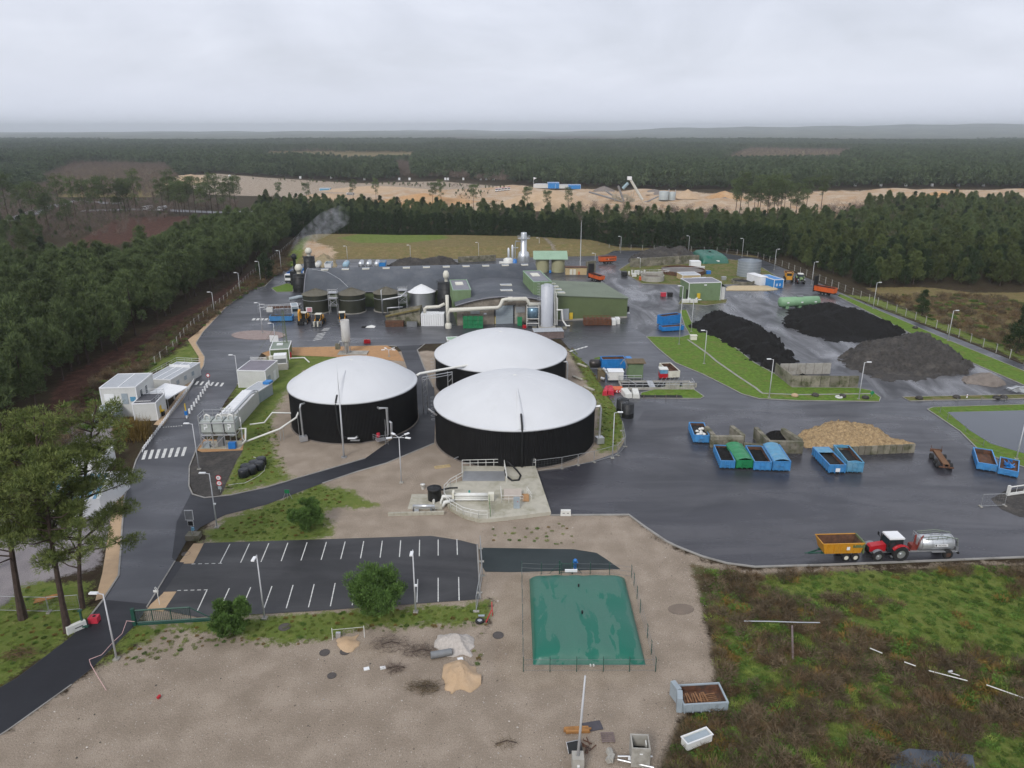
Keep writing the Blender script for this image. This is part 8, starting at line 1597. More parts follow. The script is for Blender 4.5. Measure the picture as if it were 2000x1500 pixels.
for i in range(18): B('sheet_rib', 'cladl', t, (-hw + .3 + i*(2*hw - .6)/17 - .04, -hw + .3 + i*(2*hw - .6)/17 + .04, -.05, 0, .05, h - .2))
t, hw, h = module('flat_building', 'low pale stone service building behind the green pump house', (1333,549), (1367,548), 537, 6, 'tan', 'modroof', cat='building')
t, hw, h = module('blue_roof_box', 'small blue roofed box behind the pump house ridge', (1358,553), (1384,552), 545, 3, 'bluegrey', 'blue', cat='cabin')
t, hw, h = module('white_tank_box', 'white box container on legs beside the distant bag tank', (1349,524), (1368,524), 511, 3.2, 'white', 'white', cat='container')
t, hw, h = module('white_shipping_box', 'white shipping container beside the blue one on the works corner', (1484,558), (1498,557), 541, 8, 'white', 'white', cat='container')
t, hw, h = module('blue_shipping_box', 'blue shipping container with white marks on its doors', (1511,563), (1529,562), 546, 9, 'bluebr', 'bluebr', cat='container'); 
for (x, z) in ((-.7, 1.2), (-.7, .7), (.5, 1.2), (.5, .7)): B('door_mark', 'white', t, (x - .3, x + .3, -.06, -.02, z, z + .3))
for i, (px, py) in enumerate(((1336,592),(1343,592),(1351,592),(1359,592))): t = thing('bulk_cube', 'white caged liquid cube in the row before the pump house', 'liquid cube', G(px, py), 0, 'liquid cubes by the pump house'); B('bottle', 'whitepl', t, (-.55, .55, 0, 1.0, .15, 1.15)); B('pallet', 'steeldk', t, (-.58, .58, -.02, 1.02, 0, .15)); MB().tube([(-.57, -.03, .6), (.57, -.03, .6)], .02, 4).build('cage', 'steel', t)
for (px, py, m_, lb) in ((1296,580,'redpl','small red crate on the wet drive'),(1309,580,'dark','small black crate beside the red one on the wet drive'),(1384,536,'bluebox','small blue tank box beside the settling basin'),(1253,548,'orange','orange drum beside the small round tank'),(1239,541,'whitepl','white pump casing beside the round tank'),(1245,536,'whitepl','second white pump casing behind the round tank'),(1372,527,'whitepl','small white cube behind the settling basin'),(1352,548,'steel','steel valve frame on the works lawn'),(1414,548,'steel','grey valve chamber near the low basin'),(1464,543,'redpl','red cone and white bollard at the silver tank foot'),(1355,665,'cream','pale wooden stub in the lawn ditch')):
    t = thing('crate' if 'crate' in lb else 'equipment_unit', lb, 'crate' if 'crate' in lb else 'equipment', G(px, py)); B('body', m_, t, (-.8, .8, 0, 1.2, .1, 1.2)); B('base', 'dark', t, (-.85, .85, -.05, 1.25, 0, .1)); B('lid', m_, t, (-.9, .9, -.1, 1.3, 1.2, 1.3))
mb = MB(); t = thing('pipe_rack', 'grey pipe rack and walkway beside the round tanks', 'pipe rack', G(1255, 538)); rail(mb, [(-4, 0, .8), (6, 1, .8), (10, 0, .8)], 1.2, 1.6, .05); mb.build('railing', 'steel', t); mb = MB()
for k in range(6): mb.rod((-5 + k*1.2, 1 + .4*(k % 3), 0), (-5 + k*1.2, 1 + .4*(k % 3), 1.4 + .4*(k % 2)), .35, n=10)
mb.build('filter_vessel', 'whitepl', t); B('frame', 'concrete', t, (-1, 8, .8, 3.2, .4, .8)); B('black_drum', 'blackpl', t, (-8, -6, -2, 1, 0, 1.6))
t = thing('cylinder_tank', 'long lying pale green cylinder tank behind black compost', 'tank', G(1563, 603) + Vector((0, 1.6, 0)), R(9)); MB().hcyl(-6.2, 6.2, 1.55, 1.9, 0, 28, .5).build('barrel', 'tankgr', t, True)
for x in (-4.2, 0, 4.2): B('saddle', 'tankgr', t, (x - .5, x + .5, -1.1, 1.1, 0, .9))
for x in (-4.4, .2, 4.6): B('white_label', 'white', t, (x - .35, x + .35, -1.58, -1.5, 1.8, 2.15))
MB().hcyl(-1, 1, .35, 3.5, 0, 12).build('manhole', 'steeldk', t)

# ---------------------------------------------------------------- stock in the workshop yard
def crate_stack(px, py, cols, rows, deep, sz, m, label, lbl2, group):
    k = 0
    for j in range(rows):
        for i in range(cols):
            for d_ in range(deep):
                p = G(px, py) + Vector(((i - (cols-1)/2)*sz[0]*1.03, d_*sz[1]*1.05, j*sz[2]*1.02)); t = thing('crate', label, 'crate', p, rs.uniform(-.03, .03), group); hx_, hy_ = sz[0]/2, sz[1]/2; yield t, sz
for t, sz in crate_stack(924, 642, 4, 3, 1, (1.35, 1.2, 1.1), 'greenpl', 'green plastic bin in the stack before the workshop wall', '', 'green bins by the workshop'):
    mb = MB().bx(-.64, .64, 0, .06, .12, 1.08).bx(-.64, .64, 1.1, 1.16, .12, 1.08).bx(-.64, -.58, .06, 1.1, .12, 1.08).bx(.58, .64, .06, 1.1, .12, 1.08).bx(-.62, .62, .04, 1.12, .12, .2); mb.build('bin_body', 'greenpl', t); B('rim', 'greenpl', t, (-.68, .68, -.05, .02, .98, 1.1)); B('runner', 'greenpl', t, (-.6, -.4, -.03, 1.15, 0, .12), (.4, .6, -.03, 1.15, 0, .12))
    for x in (-.35, 0, .35): B('rib', 'greenpl', t, (x - .04, x + .04, -.05, 0, .2, .98))
t = thing('green_bin', 'single tall green bin beside the roller door', 'bin', G(1015, 637)); B('body', 'greenpl', t, (-.65, .65, 0, 1.2, .1, 2.3)); B('lid', 'greenpl', t, (-.7, .7, -.05, 1.25, 2.3, 2.4)); B('rib', 'greenpl', t, (-.6, .6, -.04, 0, 1.1, 1.25))
t = thing('yellow_bin', 'pale yellow bin beside the roller door', 'bin', G(970, 633)); B('body', mat('pale_yellow', (.58, .48, .17), .5, .1, 1), t, (-.55, .55, 0, 1.0, .1, 2.0)); B('lid', 'yellow', t, (-.6, .6, -.05, 1.05, 2.0, 2.12)); B('foot', 'dark', t, (-.5, .5, .1, .9, 0, .1))
for i in range(6):
    t = thing('cage_crate', 'rusty steel stillage in the row beside the green hall', 'stillage', G(1146 + i*8.6, 637 - i*.1), R(4), 'rusty stillages'); mb = MB()
    for x in (-.62, .62):
        for y in (0, 1.4, 2.6): mb.rod((x, y, 0), (x, y, 2.3), .05, n=5)
    for z in (.3, .9, 1.5, 2.3): mb.tube([(-.62, 0, z), (.62, 0, z), (.62, 2.6, z), (-.62, 2.6, z), (-.62, 0, z)], .045, 4)
    mb.build('frame', mat('rust_red', (.17, .06, .025), .9, .3, 2), t); B('load', 'rust', t, (-.55, .55, .1, 2.5, .2, 1.9))
for i in range(4): t = thing('white_block', 'white plastic crate in the pile beside rusty stillages', 'crate', G(1199 + (i % 2)*8, 636 - (i % 2)*2) + Vector((0, (i // 2)*1.6, 0)), 0, 'white crates by the green hall'); B('body', 'whitepl', t, (-.55, .55, 0, 1.2, .1, 1.5)); B('lid', 'white', t, (-.58, .58, -.03, 1.23, 1.5, 1.58)); B('pallet', 'woodgy', t, (-.55, .55, 0, 1.2, 0, .1))
t = thing('conveyor_machine', 'steel and rust conveyor machine lying before the first olive tank', 'conveyor', G(545, 612), R(4)); mb = MB()
for y in (0, 1.6): mb.rod((-4.5, y, 2.2), (6.5, y, 2.6), .1).rod((-4.5, y, 1.2), (6.5, y, 1.6), .1)
for i in range(10): mb.rod((-4.4 + i*1.2, 0, 1.2), (-4.4 + i*1.2, 0, 2.4), .06).rod((-4.4 + i*1.2, 1.6, 0), (-4.4 + i*1.2, 1.6, 2.4), .06)
mb.build('frame', 'steel', t); B('trough', 'rust', t, (-3.5, 6, .2, 1.4, 1.3, 1.9)); B('hopper', 'modwall', t, (-3.4, -1.6, -.9, .2, .6, 1.9)); mb = MB(); rail(mb, [(-6, -.4, .2), (-6, 2, .2), (-4.5, 2, .2)], 2.2, 1, .05); mb.build('railing', 'steel', t); MB().tube([(2.8, 3, 3.6), (5.5, 3.2, 4.2), (7.6, 3.4, 4.2)], .55, 12).build('duct', 'bluegrey', t, True)
t, hw, h = module('grey_tank_lorry', 'grey blue hooded trailer standing before the first olive tank', (571,618), (584,617), 598, 4.5, mat('hood_grey', (.27, .32, .35), .5, .1, 1), mat('hood_top', (.30, .35, .38), .5, .1, 1), cat='trailer'); B('windscreen', 'glass', t, (-hw + .2, hw - .2, -.08, -.02, 1.4, 2.2))
t = thing('notice_board', 'white notice board with pink sheet on legs before an olive tank', 'notice board', G(605, 619)); B('panel', 'white', t, (-.9, .9, -.06, 0, 1.5, 2.9)); B('pink_sheet', mat('pink_print', (.55, .25, .28), .7, .1, 2), t, (-.6, .75, -.08, -.06, 1.6, 2.7)); B('leg', 'steel', t, (-.6, -.52, -.05, .03, 0, 1.5)); B('leg', 'steel', t, (.52, .6, -.05, .03, 0, 1.5))
t = thing('red_barrier', 'bright red plastic barrier at the yard edge behind the dome', 'barrier', G(717, 671)); prism_y(MB(), [(-.85, 0), (.85, 0), (.8, .9), (-.8, .9)], 0, .5).build('body', 'red', t); B('cap', 'red', t, (-.7, .7, .1, .4, .9, 1.0))
t = thing('white_sheet', 'crumpled white sheeting lying on the yard asphalt', 'sheeting', G(722, 640)); MB().add([(-1.2, 0, .05), (0, -.6, .1), (1.4, -.3, .06), (1.6, .5, .3), (.4, 1.2, .5), (-.8, 1.0, .2), (.2, .3, .5)], [(0, 1, 6), (1, 2, 6), (2, 3, 6), (3, 4, 6), (4, 5, 6), (5, 0, 6)]).build('sheet', 'whitepl', t); B('weight', 'dark', t, (-2.2, -1.2, -.3, .8, .03, .3))
t = thing('corrugated_panel', 'pale corrugated shed roof behind the half hidden black tank', 'shed', G(1072, 661), R(6)); mb = MB(); ribwall(mb, -4, 0, 4, 0, 0, 1.8, 1.8, .4, .06); mb.bx(-4, 4, .02, 3.4, 0, 1.8); mb.build('wall', 'woodgy', t)
for i in range(10): B('roof_sheet', 'modroof', t, (-4 + i*.8, -4 + i*.8 + .76, -.2, 3.6, 1.82, 1.92))
t, hw, h = module('green_low_shed', 'low green topped shed beside the half hidden black tank', (874,672), (895,671), 664, 3, 'cladl', 'roofl', cat='shed')
for (px, py, lb) in ((1137,715,'concrete slab lying on the grassy bank behind tanks'),(1150,760,'small stone box on the grassy bank'),(1128,740,'long plank lying on the grassy bank')): t = thing('slab', lb, 'slab', G(px, py), R(-55)); B('body', 'padconc', t, (-1.6, 1.6, -.3, .3, .1, .35)); B('foot', 'concrete', t, (-1.2, -.9, -.25, .25, 0, .1))

# ---------------------------------------------------------------- front dirt: scrap and odds and ends
t = thing('water_trough', 'long white plastic trough lying in the brambles', 'trough', G(1360, 1452), R(24)); mb = MB().bx(-1.35, 1.35, -.45, -.38, .1, .9).bx(-1.35, 1.35, .38, .45, .1, .9).bx(-1.35, -1.28, -.38, .38, .1, .9).bx(1.28, 1.35, -.38, .38, .1, .9); mb.build('shell', 'whitepl', t); B('water', 'bluegrey', t, (-1.28, 1.28, -.38, .38, .1, .78)); B('rim', 'white', t, (-1.42, 1.42, -.52, -.45, .84, .92), (-1.42, 1.42, .45, .52, .84, .92), (-1.42, -1.35, -.45, .45, .84, .92), (1.35, 1.42, -.45, .45, .84, .92))
t = thing('concrete_chamber', 'open grey concrete chamber holding scrap metal', 'chamber', G(1250, 1497), R(-3)); mb = MB().bx(-.8, .8, -.1, .05, 0, 2.0).bx(-.8, .8, 1.45, 1.6, 0, 2.0).bx(-.8, -.68, .05, 1.45, 0, 2.0).bx(.68, .8, .05, 1.45, 0, 2.0); mb.build('wall', 'concrete', t); B('floor', 'dark', t, (-.68, .68, .05, 1.45, .1, .8)); MB().box((-.2, .6, 1.3), (.9, .35, .04), .5, ('Y', .5)).build('scrap_sheet', 'bluegrey', t); MB().tube([(.5, .5, 1.0), (.5, .5, 1.9), (.5, 1.0, 1.9), (.5, 1.0, 1.0)], .03, 4).build('scrap_frame', 'whitepl', t); B('label', 'white', t, (-.1, .15, -.13, -.1, 1.4, 1.5))
t = thing('fallen_post', 'fallen lamp post with broken concrete root', 'fallen post', G(1215, 1486), R(-8)); MB().rod((-.4, .1, .35), (2.6, .35, .5), .08).rod((-.4, -.2, .3), (2.7, -.6, .25), .08).build('pole', 'steel', t); mb = MB()
rr = random.Random(8)
for k in range(5): mb.box((-.9 + rr.uniform(-.4, .4), rr.uniform(-.4, .5), .3 + rr.uniform(0, .3)), (.5, .4, .45), rr.uniform(0, 3), ('X', rr.uniform(0, 1)))
mb.build('concrete_root', 'concrete', t); B('plate', 'white', t, (.5, .8, -.25, .1, .4, .44))
t = thing('timber_stack', 'stack of orange brown timber beams on the dirt', 'timber', G(1128, 1432), R(2))
for i in range(7): MB().box((rr.uniform(-.15, .15), (i % 4)*.2, .1 + (i // 4)*.17), (2.3 + rr.uniform(-.3, .3), .16, .14), rr.uniform(-.04, .04)).build('beam', mat('fresh_timber', (.33, .16, .05), .8, .25, 2, objrand=.25), t)
t = thing('dark_mat', 'flat dark rubber mat behind the timber stack', 'mat', G(1157, 1420), R(12)); B('sheet', mat('slate_mat', (.06, .055, .065), .6, .15, 2), t, (-.8, .9, -.5, .6, .02, .07)); B('edge', 'dark', t, (-.85, -.8, -.5, .6, .02, .09))
t = thing('pallet', 'grey wooden pallet lying on the dirt', 'pallet', G(1187, 1442), R(2))
for i in range(6): B('slat', 'woodgy', t, (-.6, .6, -.55 + i*.2, -.42 + i*.2, .12, .15))
for x in (-.5, 0, .5): B('bearer', 'woodgy', t, (x - .05, x + .05, -.55, .58, .02, .12))
t = thing('scrap_screen', 'black framed screen leaning in a rusty scrap pile', 'scrap', G(1122, 1465), R(15)); MB().box((0, 0, .35), (1.3, .06, .9), 0, ('X', -.9)).build('screen', 'blackpl', t); MB().tube([(-.65, -.3, .08), (.65, -.3, .08), (.65, .35, .68), (-.65, .35, .68), (-.65, -.3, .08)], .03, 4).build('frame', 'steel', t)
for i in range(9): MB().box((1.2 + rr.uniform(-.4, .5), rr.uniform(-.5, .5), .08 + rr.uniform(0, .2)), (.9, .09, .05), rr.uniform(0, 3)).build('rusty_bar', 'rust', t)
def brush(px, py, label, r0, n=180, col='bramb'):
    r = np.random.default_rng(int(px)); a = r.uniform(0, 6.28, n); q = r0*np.sqrt(r.uniform(0, 1, n)); P = np.stack([q*np.cos(a), q*np.sin(a)*.6, r.uniform(0, .5, n)], 1); D = r.normal(size=(n, 3))*np.array([1, .6, .3]); t = thing('brush_pile', label, 'brushwood', G(px, py)); link('twigs', crownmesh('brush', spikes(P, D, 1.2, .02, r), LM[col]), t); MB().tube([(-.8, 0, .1), (.2, .2, .3), (1.1, .1, .15)], .05, 5).build('branch', 'bark', t)
brush(828, 1345, 'dark brush pile beside the tan sand heap', 1.6, 320); brush(985, 1455, 'few dry branches lying on the dirt', 1.0, 60); brush(760, 1260, 'grey dry twig patch in the grass below the large bush', 2.2, 260, 'bare'); brush(820, 1275, 'grey dry twig patch next to the white gravel heap', 1.8, 240, 'bare'); brush(770, 1308, 'grey twig bundle around a small white card', 1.0, 160, 'bare'); brush(40, 1280, 'reddish bare bush beside the entrance road', 1.6, 260, 'heath')
for (px, py, lb) in ((716,1307,'white card lying on bare dirt'),(748,1305,'white card standing in grey twigs'),(899,1288,'small white block before the gravel heap')): t = thing('white_card', lb, 'card', G(px, py), .3); B('sheet', 'white', t, (-.28, .28, -.2, .2, .05, .12)); B('edge', 'whitepl', t, (-.3, .3, -.23, -.2, .02, .1))
t = thing('mesh_roll', 'grey wire mesh roll lying before the gravel heap', 'mesh roll', G(862, 1283), R(15)); MB().hcyl(-1.1, 1.1, .38, .42, 0, 16).build('roll', 'wire', t); MB().hcyl(.9, 1.15, .3, .42, 0, 12).build('core', 'dark', t)
t = thing('marker_rail', 'white marker rail frame around the small sandy spot', 'rail', G(680, 1258)); mb = MB()
for a, b in (((650,1250),(650,1250)), ((712,1245),(712,1245))): p = G(*a) - G(680, 1258); mb.rod(p, p + Vector((0, 0, 1.5)), .045)
p, q = G(650, 1250) - G(680, 1258), G(712, 1245) - G(680, 1258); mb.rod(p + Vector((0, 0, 1.3)), q + Vector((0, 0, 1.35)), .02); mb.build('post', 'whitepl', t); B('tap', 'steel', t, (p.x + .3, p.x + .8, p.y + .2, p.y + .5, 0, .7))
t = thing('road_barrier', 'white plastic barrier lying at the foot of a leaning pine', 'barrier', G(152, 1233), R(48)); prism_y(MB(), [(-1.0, 0), (1.0, 0), (.95, .9), (-.95, .9)], 0, .45).build('body', 'whitepl', t); B('slot', 'dark', t, (-.2, .6, -.02, 0, .4, .5))
t = thing('road_barrier', 'red plastic barrier block with round hole on the entrance road', 'barrier', G(183, 1219), R(5)); B('body', 'redpl', t, (-.55, .45, 0, .8, .03, .75)); MB().lathe([(.17, .75), (.17, .78), (.02, .77)], 12, (.0, .4, 0)).build('filler_hole', 'dark', t)
t = thing('caution_tape', 'pink white caution tape strung along the road edge', 'tape', G(230, 1270)); MB().tube([G(*p) - G(230, 1270) + Vector((0, 0, z)) for p, z in (((265,1226),.8),((250,1226),.9),((240,1245),.5),((222,1262),.5),((200,1285),.4),((176,1296),.5),((178,1302),.3),((195,1330),.2),((208,1350),.1))], .03, 4).build('tape', mat('tape_pink', (.65, .42, .40), .6, .2, 6), t)
t = thing('red_can', 'small red gas can lying on the dirt', 'can', G(308, 1366)); MB().rod((0, 0, .15), (.1, .3, .2), .15, n=10).build('body', 'red', t); MB().rod((.1, .3, .2), (.12, .4, .22), .05).build('neck', 'red', t)
t = thing('tyre_and_pipes', 'old tyre with red props at the car park corner', 'scrap', G(937, 1215)); o = wheel(t, 0, 0, .5, .25); o.rotation_euler = (R(90), 0, 0); o.location.z = .15; MB().rod((.7, -.2, .1), (1.3, .8, 1.0), .06).rod((1.4, 1.0, .1), (1.3, 1.8, 1.4), .06).build('prop', 'red', t); B('board', 'bluegrey', t, (-.2, .5, .9, 1.2, .05, .12))
t = thing('plank_pile', 'loose orange planks leaning at the mesh fence', 'planks', G(92, 1172), R(35))
for i in range(5): MB().box((rr.uniform(-.2, .2), i*.18, .1), (2.4, .12, .05), rr.uniform(-.15, .15)).build('plank', mat('fresh_timber', (.33, .16, .05)), t)
for (px, py) in ((1552,775),(1592,774),(1638,778),(1645,776),(1690,779),(1795,780),(1868,778),(1946,779),(1960,778),(1787,642)):
    t = thing('boulder' if px != 1638 else 'painted_ring', {1552:'tan tree stump slice on the lawn edge below the bay',1592:'dark boulder on the lawn edge below the bay',1638:'white painted tyre on the lawn edge',1645:'dark boulder next to the white tyre',1690:'brown boulder beside the lawn end lamp',1795:'dark boulder on the narrow verge',1868:'dark boulder on the verge beyond the first',1946:'brown boulder on the verge near the sheet pile',1960:'brown boulder next to another near the sheet pile',1787:'dark boulder on the perimeter verge'}[px], 'boulder' if px != 1638 else 'tyre', G(px, py)); n_ = 9
    if px == 1638: MB().tube([(.6*math.cos(q_), .6*math.sin(q_), .3) for q_ in np.linspace(0, 6.28, 15)], .16, 6).build('ring', 'whitepl', t)
    else: MB().lathe([(.02, 0), (.7, .1), (.75, .4), (.5, .65), (.02, .7)], 9).build('stone', 'sandy' if px == 1552 else 'greyheap', t, True)
t = thing('sheet_pile', 'pale crumpled sheet metal pile at the storage corner', 'sheet pile', G(1985, 768))
for i in range(7): MB().add([(rr.uniform(-2.4, 2.2), rr.uniform(-.8, 1.2), rr.uniform(.1, 1.6)) for _ in range(5)], [(0, 1, 2), (2, 3, 4), (0, 2, 4)]).build('sheet', 'modroof', t)
t = thing('green_marker', 'green diamond sign at the lawn end', 'sign', G(1702, 776)); MB().rod((0, 0, 0), (0, 0, 1.0), .05).build('post', 'steel', t); MB().box((0, -.06, 1.0), (.7, .05, .7), 0, ('Y', .785)).build('plate', 'greenpl', t)
t = thing('white_bollard', 'small white bollard on the narrow verge', 'bollard', G(1888, 778)); MB().lathe([(.12, 0), (.12, .8), (.02, .86)], 10).build('post', 'white', t); MB().lathe([(.13, .6), (.13, .7)], 10).build('band', 'red', t)
t = thing('culvert_head', 'dark ditch culvert with low timber rails below the pump basin', 'culvert', G(1300, 778)); B('ditch', 'dark', t, (-5.0, 3.5, 0, 1.4, .1, .2)); mb = MB()
for x in (-4.5, -2.2, 0, 2.2): mb.rod((x, -.2, 0), (x, -.2, .9), .07)
mb.build('post', 'woodgy', t)
t = thing('white_pipe', 'white pipe lying across the brambles', 'pipe', G(1525, 1226)); A = G(1525, 1226); MB().tube([G(*p) - A + Vector((0, 0, z)) for p, z in (((1452,1222),.6),((1500,1224),.7),((1560,1226),.7),((1600,1225),.6))], .06, 6).build('pipe', 'modroof', t); MB().rod(G(1548, 1292) - A + Vector((0, 0, .3)), G(1546, 1230) - A + Vector((0, 0, .5)), .12).build('branch_pipe', 'woodgy', t)
t = thing('white_pipe', 'broken white pipe line running through the rough vegetation', 'pipe', G(1850, 1320)); A = G(1850, 1320); mb = MB()
for a, b in (((1698,1272),(1722,1282)), ((1765,1299),(1787,1307)), ((1812,1316),(1888,1336)), ((1850,1319),(1873,1326)), ((1925,1344),(1998,1370))): mb.rod(G(*a) - A + Vector((0, 0, .4)), G(*b) - A + Vector((0, 0, .4)), .055)
mb.build('pipe', 'whitepl', t); MB().rod(Vector((0, 0, .5)), Vector((.4, 0, .6)), .1).build('coupling', 'steel', t)
struct('puddle', MB().sheet(GP([(1738,1500),(1740,1478),(1775,1462),(1850,1468),(1900,1475),(1905,1500),(1860,1560),(1750,1560)]), .02), 'water')
struct('puddle', MB().sheet([G(1330 + 26*math.cos(q_), 1190 + 11*math.sin(q_)) for q_ in np.linspace(0, 5.9, 14)], .025), mat('mud_puddle', (.16, .12, .085), .35, .15, 1))

# ---------------------------------------------------------------- gravel pit beyond the woods
def pit_mound(a, b, py, top, m, label, dep=20): 
    A = G(a, py); Bq = G(b, py); c = (A + Bq)/2; h = HZ((a+b)/2, py, top); w1 = (Bq - A).length/2; mb = MB(); n = 20; r = np.random.default_rng(int(a)); vs = []
    for j in range(n+1):
        for i in range(n+1):
            u, v = 2*i/n - 1, 2*j/n - 1; q_ = max(0, 1 - (abs(u)**1.6 + abs(v)**1.6)**.62); vs.append((u*w1, v*dep, h*q_*(1 + .12*lump(u*5 + a, v*5, 1)) + (.2 if q_ > 0 else -.4)))
    mb.add(vs, [(j*(n+1)+i, j*(n+1)+i+1, (j+1)*(n+1)+i+1, (j+1)*(n+1)+i) for j in range(n) for i in range(n)]); return tag(mb.build('sand_mound', m, None, True, c), label, 'sand mound')
pit_mound(960, 1180, 402, 366, 'sandy', 'largest pale sand mound in the pit below the blue roofed sheds', 34); pit_mound(700, 960, 398, 378, 'sandor', 'long orange sand mound in the pit behind the conifers', 26); pit_mound(1160, 1230, 395, 384, 'sandy', 'small pale sand mound beside the conveyor plant'); pit_mound(1315, 1370, 384, 371, 'sandy', 'pale sand mound beside the two pit tanks'); pit_mound(1380, 1450, 386, 372, 'sandor', 'orange sand mound behind the tall slim pines'); pit_mound(1390, 1440, 394, 386, 'gravelg', 'low grey mound before the tall slim pines'); pit_mound(1160, 1200, 372, 363, 'gravelg', 'dark grey stone mound behind the conveyor plant'); pit_mound(1255, 1300, 376, 369, 'gravelg', 'dark grey stone mound beside the pit tanks'); pit_mound(330, 420, 358, 340, 'sandy', 'tan sand hill beside the main road pines', 40); pit_mound(600, 690, 392, 378, 'sandy', 'pale sand mound with digger in the pit'); pit_mound(1800, 1880, 384, 372, 'sandor', 'orange sand slope mound in the far pit'); pit_mound(620, 850, 372, 362, 'sandy', 'long pale ridge at the pit rear', 30)
t = thing('conveyor_plant', 'tall inclined conveyor and screening plant in the gravel pit', 'conveyor', G(1225, 398)); s_ = 1/2.62
P_ = lambda px, py, y=0: Vector(((px - 1225)*s_, y, (398 - py)*s_*1.02))
MB().rod(P_(1254, 391), P_(1228, 352), 1.0, n=6).build('main_belt', mat('belt_cream', (.55, .54, .48), .6, .08, .5), t); B('head_house', 'white', t, (P_(1223, 350).x, P_(1231, 350).x, -1.5, 1.5, P_(1225, 354).z, P_(1225, 348).z))
MB().rod(P_(1218, 393), P_(1206, 365), .8, n=6).rod(P_(1195, 382), P_(1182, 374), .7, n=6).rod(P_(1215, 394), P_(1150, 376), .7, n=6).rod(P_(1250, 400), P_(1285, 384), .6, n=6).rod(P_(1240, 400), P_(1270, 392), .6, n=6).build('belt', mat('belt_grey', (.22, .22, .22), .7, .1, .5), t); mb = MB()
for i in range(16): a = 1196 + rr.uniform(0, 44); mb.rod(P_(a, 398, rr.uniform(-4, 4)), P_(a + rr.uniform(-4, 4), 374 + rr.uniform(0, 14), rr.uniform(-4, 4)), .22, n=4)
for i in range(6): mb.box(P_(1200 + i*7, 384 + 4*(i % 3), 1), (3.2, 3, 2.6))
mb.build('screen_tower', mat('plant_ochre', (.30, .26, .19), .7, .25, .4), t); MB().rod(P_(1215, 370), P_(1225, 360), 1.2).build('blue_chute', mat('pale_teal', (.25, .36, .40), .6, .1, 1), t)
for (a, b, yb, yt, lb) in ((1287,1306,391,375,'large pale round tank in the gravel pit'),(1307,1319,391,376,'small pale round tank next to the large one in the pit')): c, r, h = CP(a, b, yb, yt); t = thing('pit_tank', lb, 'tank', c); MB().lathe([(r, 0), (r, h), (r*.9, h + .3), (.02, h + .6)], 20).build('wall', mat('pit_tank_grey', (.36, .40, .40), .5, .08, .3), t, True); MB().rod((r, 0, 0), (r, 0, h + 2), .3).build('pipe', 'steel', t)
t, hw, h = module('pit_shed', 'blue roofed shed row in the gravel pit', (1042,367), (1085,368), 360, 10, 'modwall', 'modroof', cat='shed'); t2, hw2, h2 = module('pit_shed', 'steep bright blue roofed shed in the gravel pit', (1070,368), (1092,368), 357, 10, 'bluebr', 'bluebr', cat='shed'); module('pit_shed', 'pale low shed next to the steep blue roof', (1092,368), (1110,368), 361, 8, 'modwall', 'modroof', cat='shed'); module('pit_shed', 'plain blue container shed at the row end in the pit', (1110,369), (1134,369), 361, 8, 'bluebr', 'bluebr', cat='shed')
t = thing('flag', 'white flag on a pole beside the pit sheds', 'flag', G(1042, 367)); h = HZ(1042, 367, 346); MB().rod((0, 0, 0), (0, 0, h), .12).build('pole', 'white', t); MB().add([(.1, 0, h), (3.0, .3, h - .9), (.1, 0, h - 2.2)], [(0, 1, 2)]).add([(.1, .05, h), (.1, .05, h - 2.2), (3.0, .35, h - .9)], [(0, 1, 2)]).build('cloth', 'white', t)
t, hw, h = module('pit_container', 'small blue container at the pit rear', (624,373), (644,373), 368, 6, 'tarpb', 'tarpb', cat='container'); t, hw, h = module('pit_digger', 'dark loading machine among pit mounds', (677,383), (689,383), 377, 6, 'steeldk', 'dark', cat='machine')
for i, px in enumerate((449,587,647,712,780,800,870,875,905,939,950,964,1670,1720,1769,1820,1871,1920)): t = thing('marker_stone', 'white marker block in the line along the pit rim', 'marker block', G(px, 346 + (0 if px < 500 else 3 if px < 700 else 6 if px < 1000 else 18)), 0, 'marker blocks along the pit rim'); B('block', 'white', t, (-1, 1, -1, 1, 0, 2.6)); B('base', 'concrete', t, (-1.2, 1.2, -1.2, 1.2, 0, .3))
for i in range(5): box_truck((968 + i*6, 375 - i*.6), (972 + i*6, 375 - i*.6), 'white and red vehicle in the parked row at the pit', tank='red' if i % 2 else None, body='red', L_=7, name='parked_lorry')['group'] = 'parked vehicles at the pit'
# the main road through the pines with traffic
struct('main_road', MB().strip(GP([(20,432),(90,406),(150,392),(230,398)]), 12, 0, .1), 'asph'); struct('main_road', MB().strip(GP([(160,412),(260,409),(330,411),(420,415),(520,412)]), 11, 0, .1), 'asph')
for (px, py, lb, tk) in ((283,412,'white lorry on the main road among pines',None),(312,413,'tall white box lorry on the main road beside pines','white')): box_truck((px - 3, py), (px + 3, py), lb, tk, 'white', 'white', L_=10)
def car(px, py, label, m): t = thing('parked_car', label, 'car', G(px, py), R(5)); prism_y(MB(), [(-2.1, .35), (2.1, .35), (2.1, .85), (1.2, .95), (.7, 1.45), (-1.0, 1.45), (-1.7, .95), (-2.1, .85)], -.85, .85).build('body', m, t); B('window', 'glass', t, (-.9, .6, -.87, .87, 1.0, 1.38)); [wheel(t, x, y, .33, .22) for x in (-1.3, 1.3) for y in (-.75, .75)]
car(688, 430, 'silver car on the road behind the conifer screen', 'silver'); car(1940, 474, 'white car on the road behind the woodland', 'white')

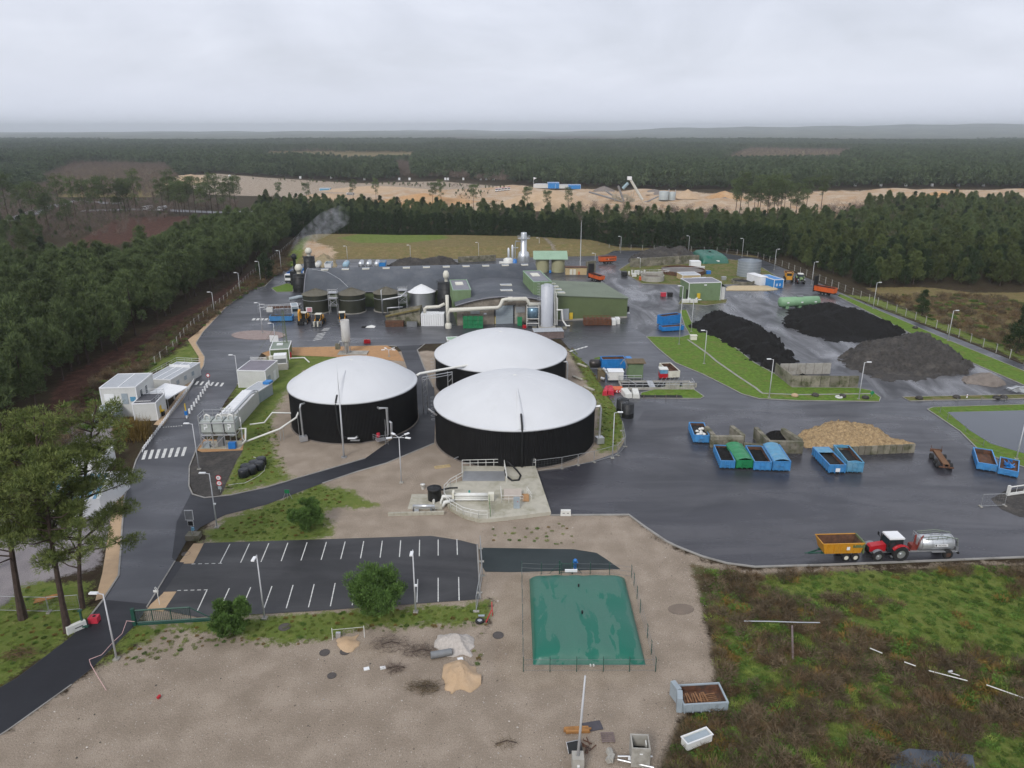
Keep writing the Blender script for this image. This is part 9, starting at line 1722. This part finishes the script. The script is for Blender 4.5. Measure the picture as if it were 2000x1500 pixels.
# ---------------------------------------------------------------- steam over the exhaust
sb = MB(); A = Vector(G(576, 552)) ; vs = []
sp_ = [(A + Vector((0, 0, 10)), 1.2), (A + Vector((1.5, 4, 13)), 2.2), (A + Vector((4.5, 10, 16)), 3.4), (A + Vector((9, 18, 19)), 4.4), (A + Vector((13, 26, 21)), 4.0)]
sb.tube([p for p, r_ in sp_], [r_ for p, r_ in sp_], 14); so_ = sb.build('steam_plume', mat('steam_tmp', (1, 1, 1)), None, True); sm_ = bpy.data.materials.new('steam'); sm_.use_nodes = True; nt = sm_.node_tree; nt.nodes.clear(); o_ = nt.nodes.new('ShaderNodeOutputMaterial'); v_ = nt.nodes.new('ShaderNodeVolumePrincipled'); v_.inputs['Color'].default_value = (.95, .96, 1, 1); v_.inputs['Anisotropy'].default_value = .2
g_ = nt.nodes.new('ShaderNodeNewGeometry'); n_ = nt.nodes.new('ShaderNodeTexNoise'); n_.inputs['Scale'].default_value = .42; n_.inputs['Detail'].default_value = 3; n_.inputs['Distortion'].default_value = .6; nt.links.new(g_.outputs['Position'], n_.inputs['Vector']); r_ = nt.nodes.new('ShaderNodeMapRange'); r_.inputs[1].default_value = .42; r_.inputs[2].default_value = .75; r_.inputs[4].default_value = .085; nt.links.new(n_.outputs['Fac'], r_.inputs[0]); nt.links.new(r_.outputs[0], v_.inputs['Density']); nt.links.new(v_.outputs[0], o_.inputs['Volume']); so_.data.materials.clear(); so_.data.materials.append(sm_); tag(so_, kind='stuff')
# ---------------------------------------------------------------- the air
hz = MB().bx(-15500, 15500, -320, 15500, -4, 148).build('haze', mat('unused_haze', (1, 1, 1)))
hm = bpy.data.materials.new('haze_air'); hm.use_nodes = True; nt = hm.node_tree; nt.nodes.clear()
ho = nt.nodes.new('ShaderNodeOutputMaterial'); pv = nt.nodes.new('ShaderNodeVolumePrincipled')
pv.inputs['Color'].default_value = (.91, .955, 1.0, 1); pv.inputs['Density'].default_value = 0.00012; pv.inputs['Anisotropy'].default_value = 0.6
nt.links.new(pv.outputs[0], ho.inputs['Volume']); hz.data.materials.clear(); hz.data.materials.append(hm); tag(hz, kind='stuff')
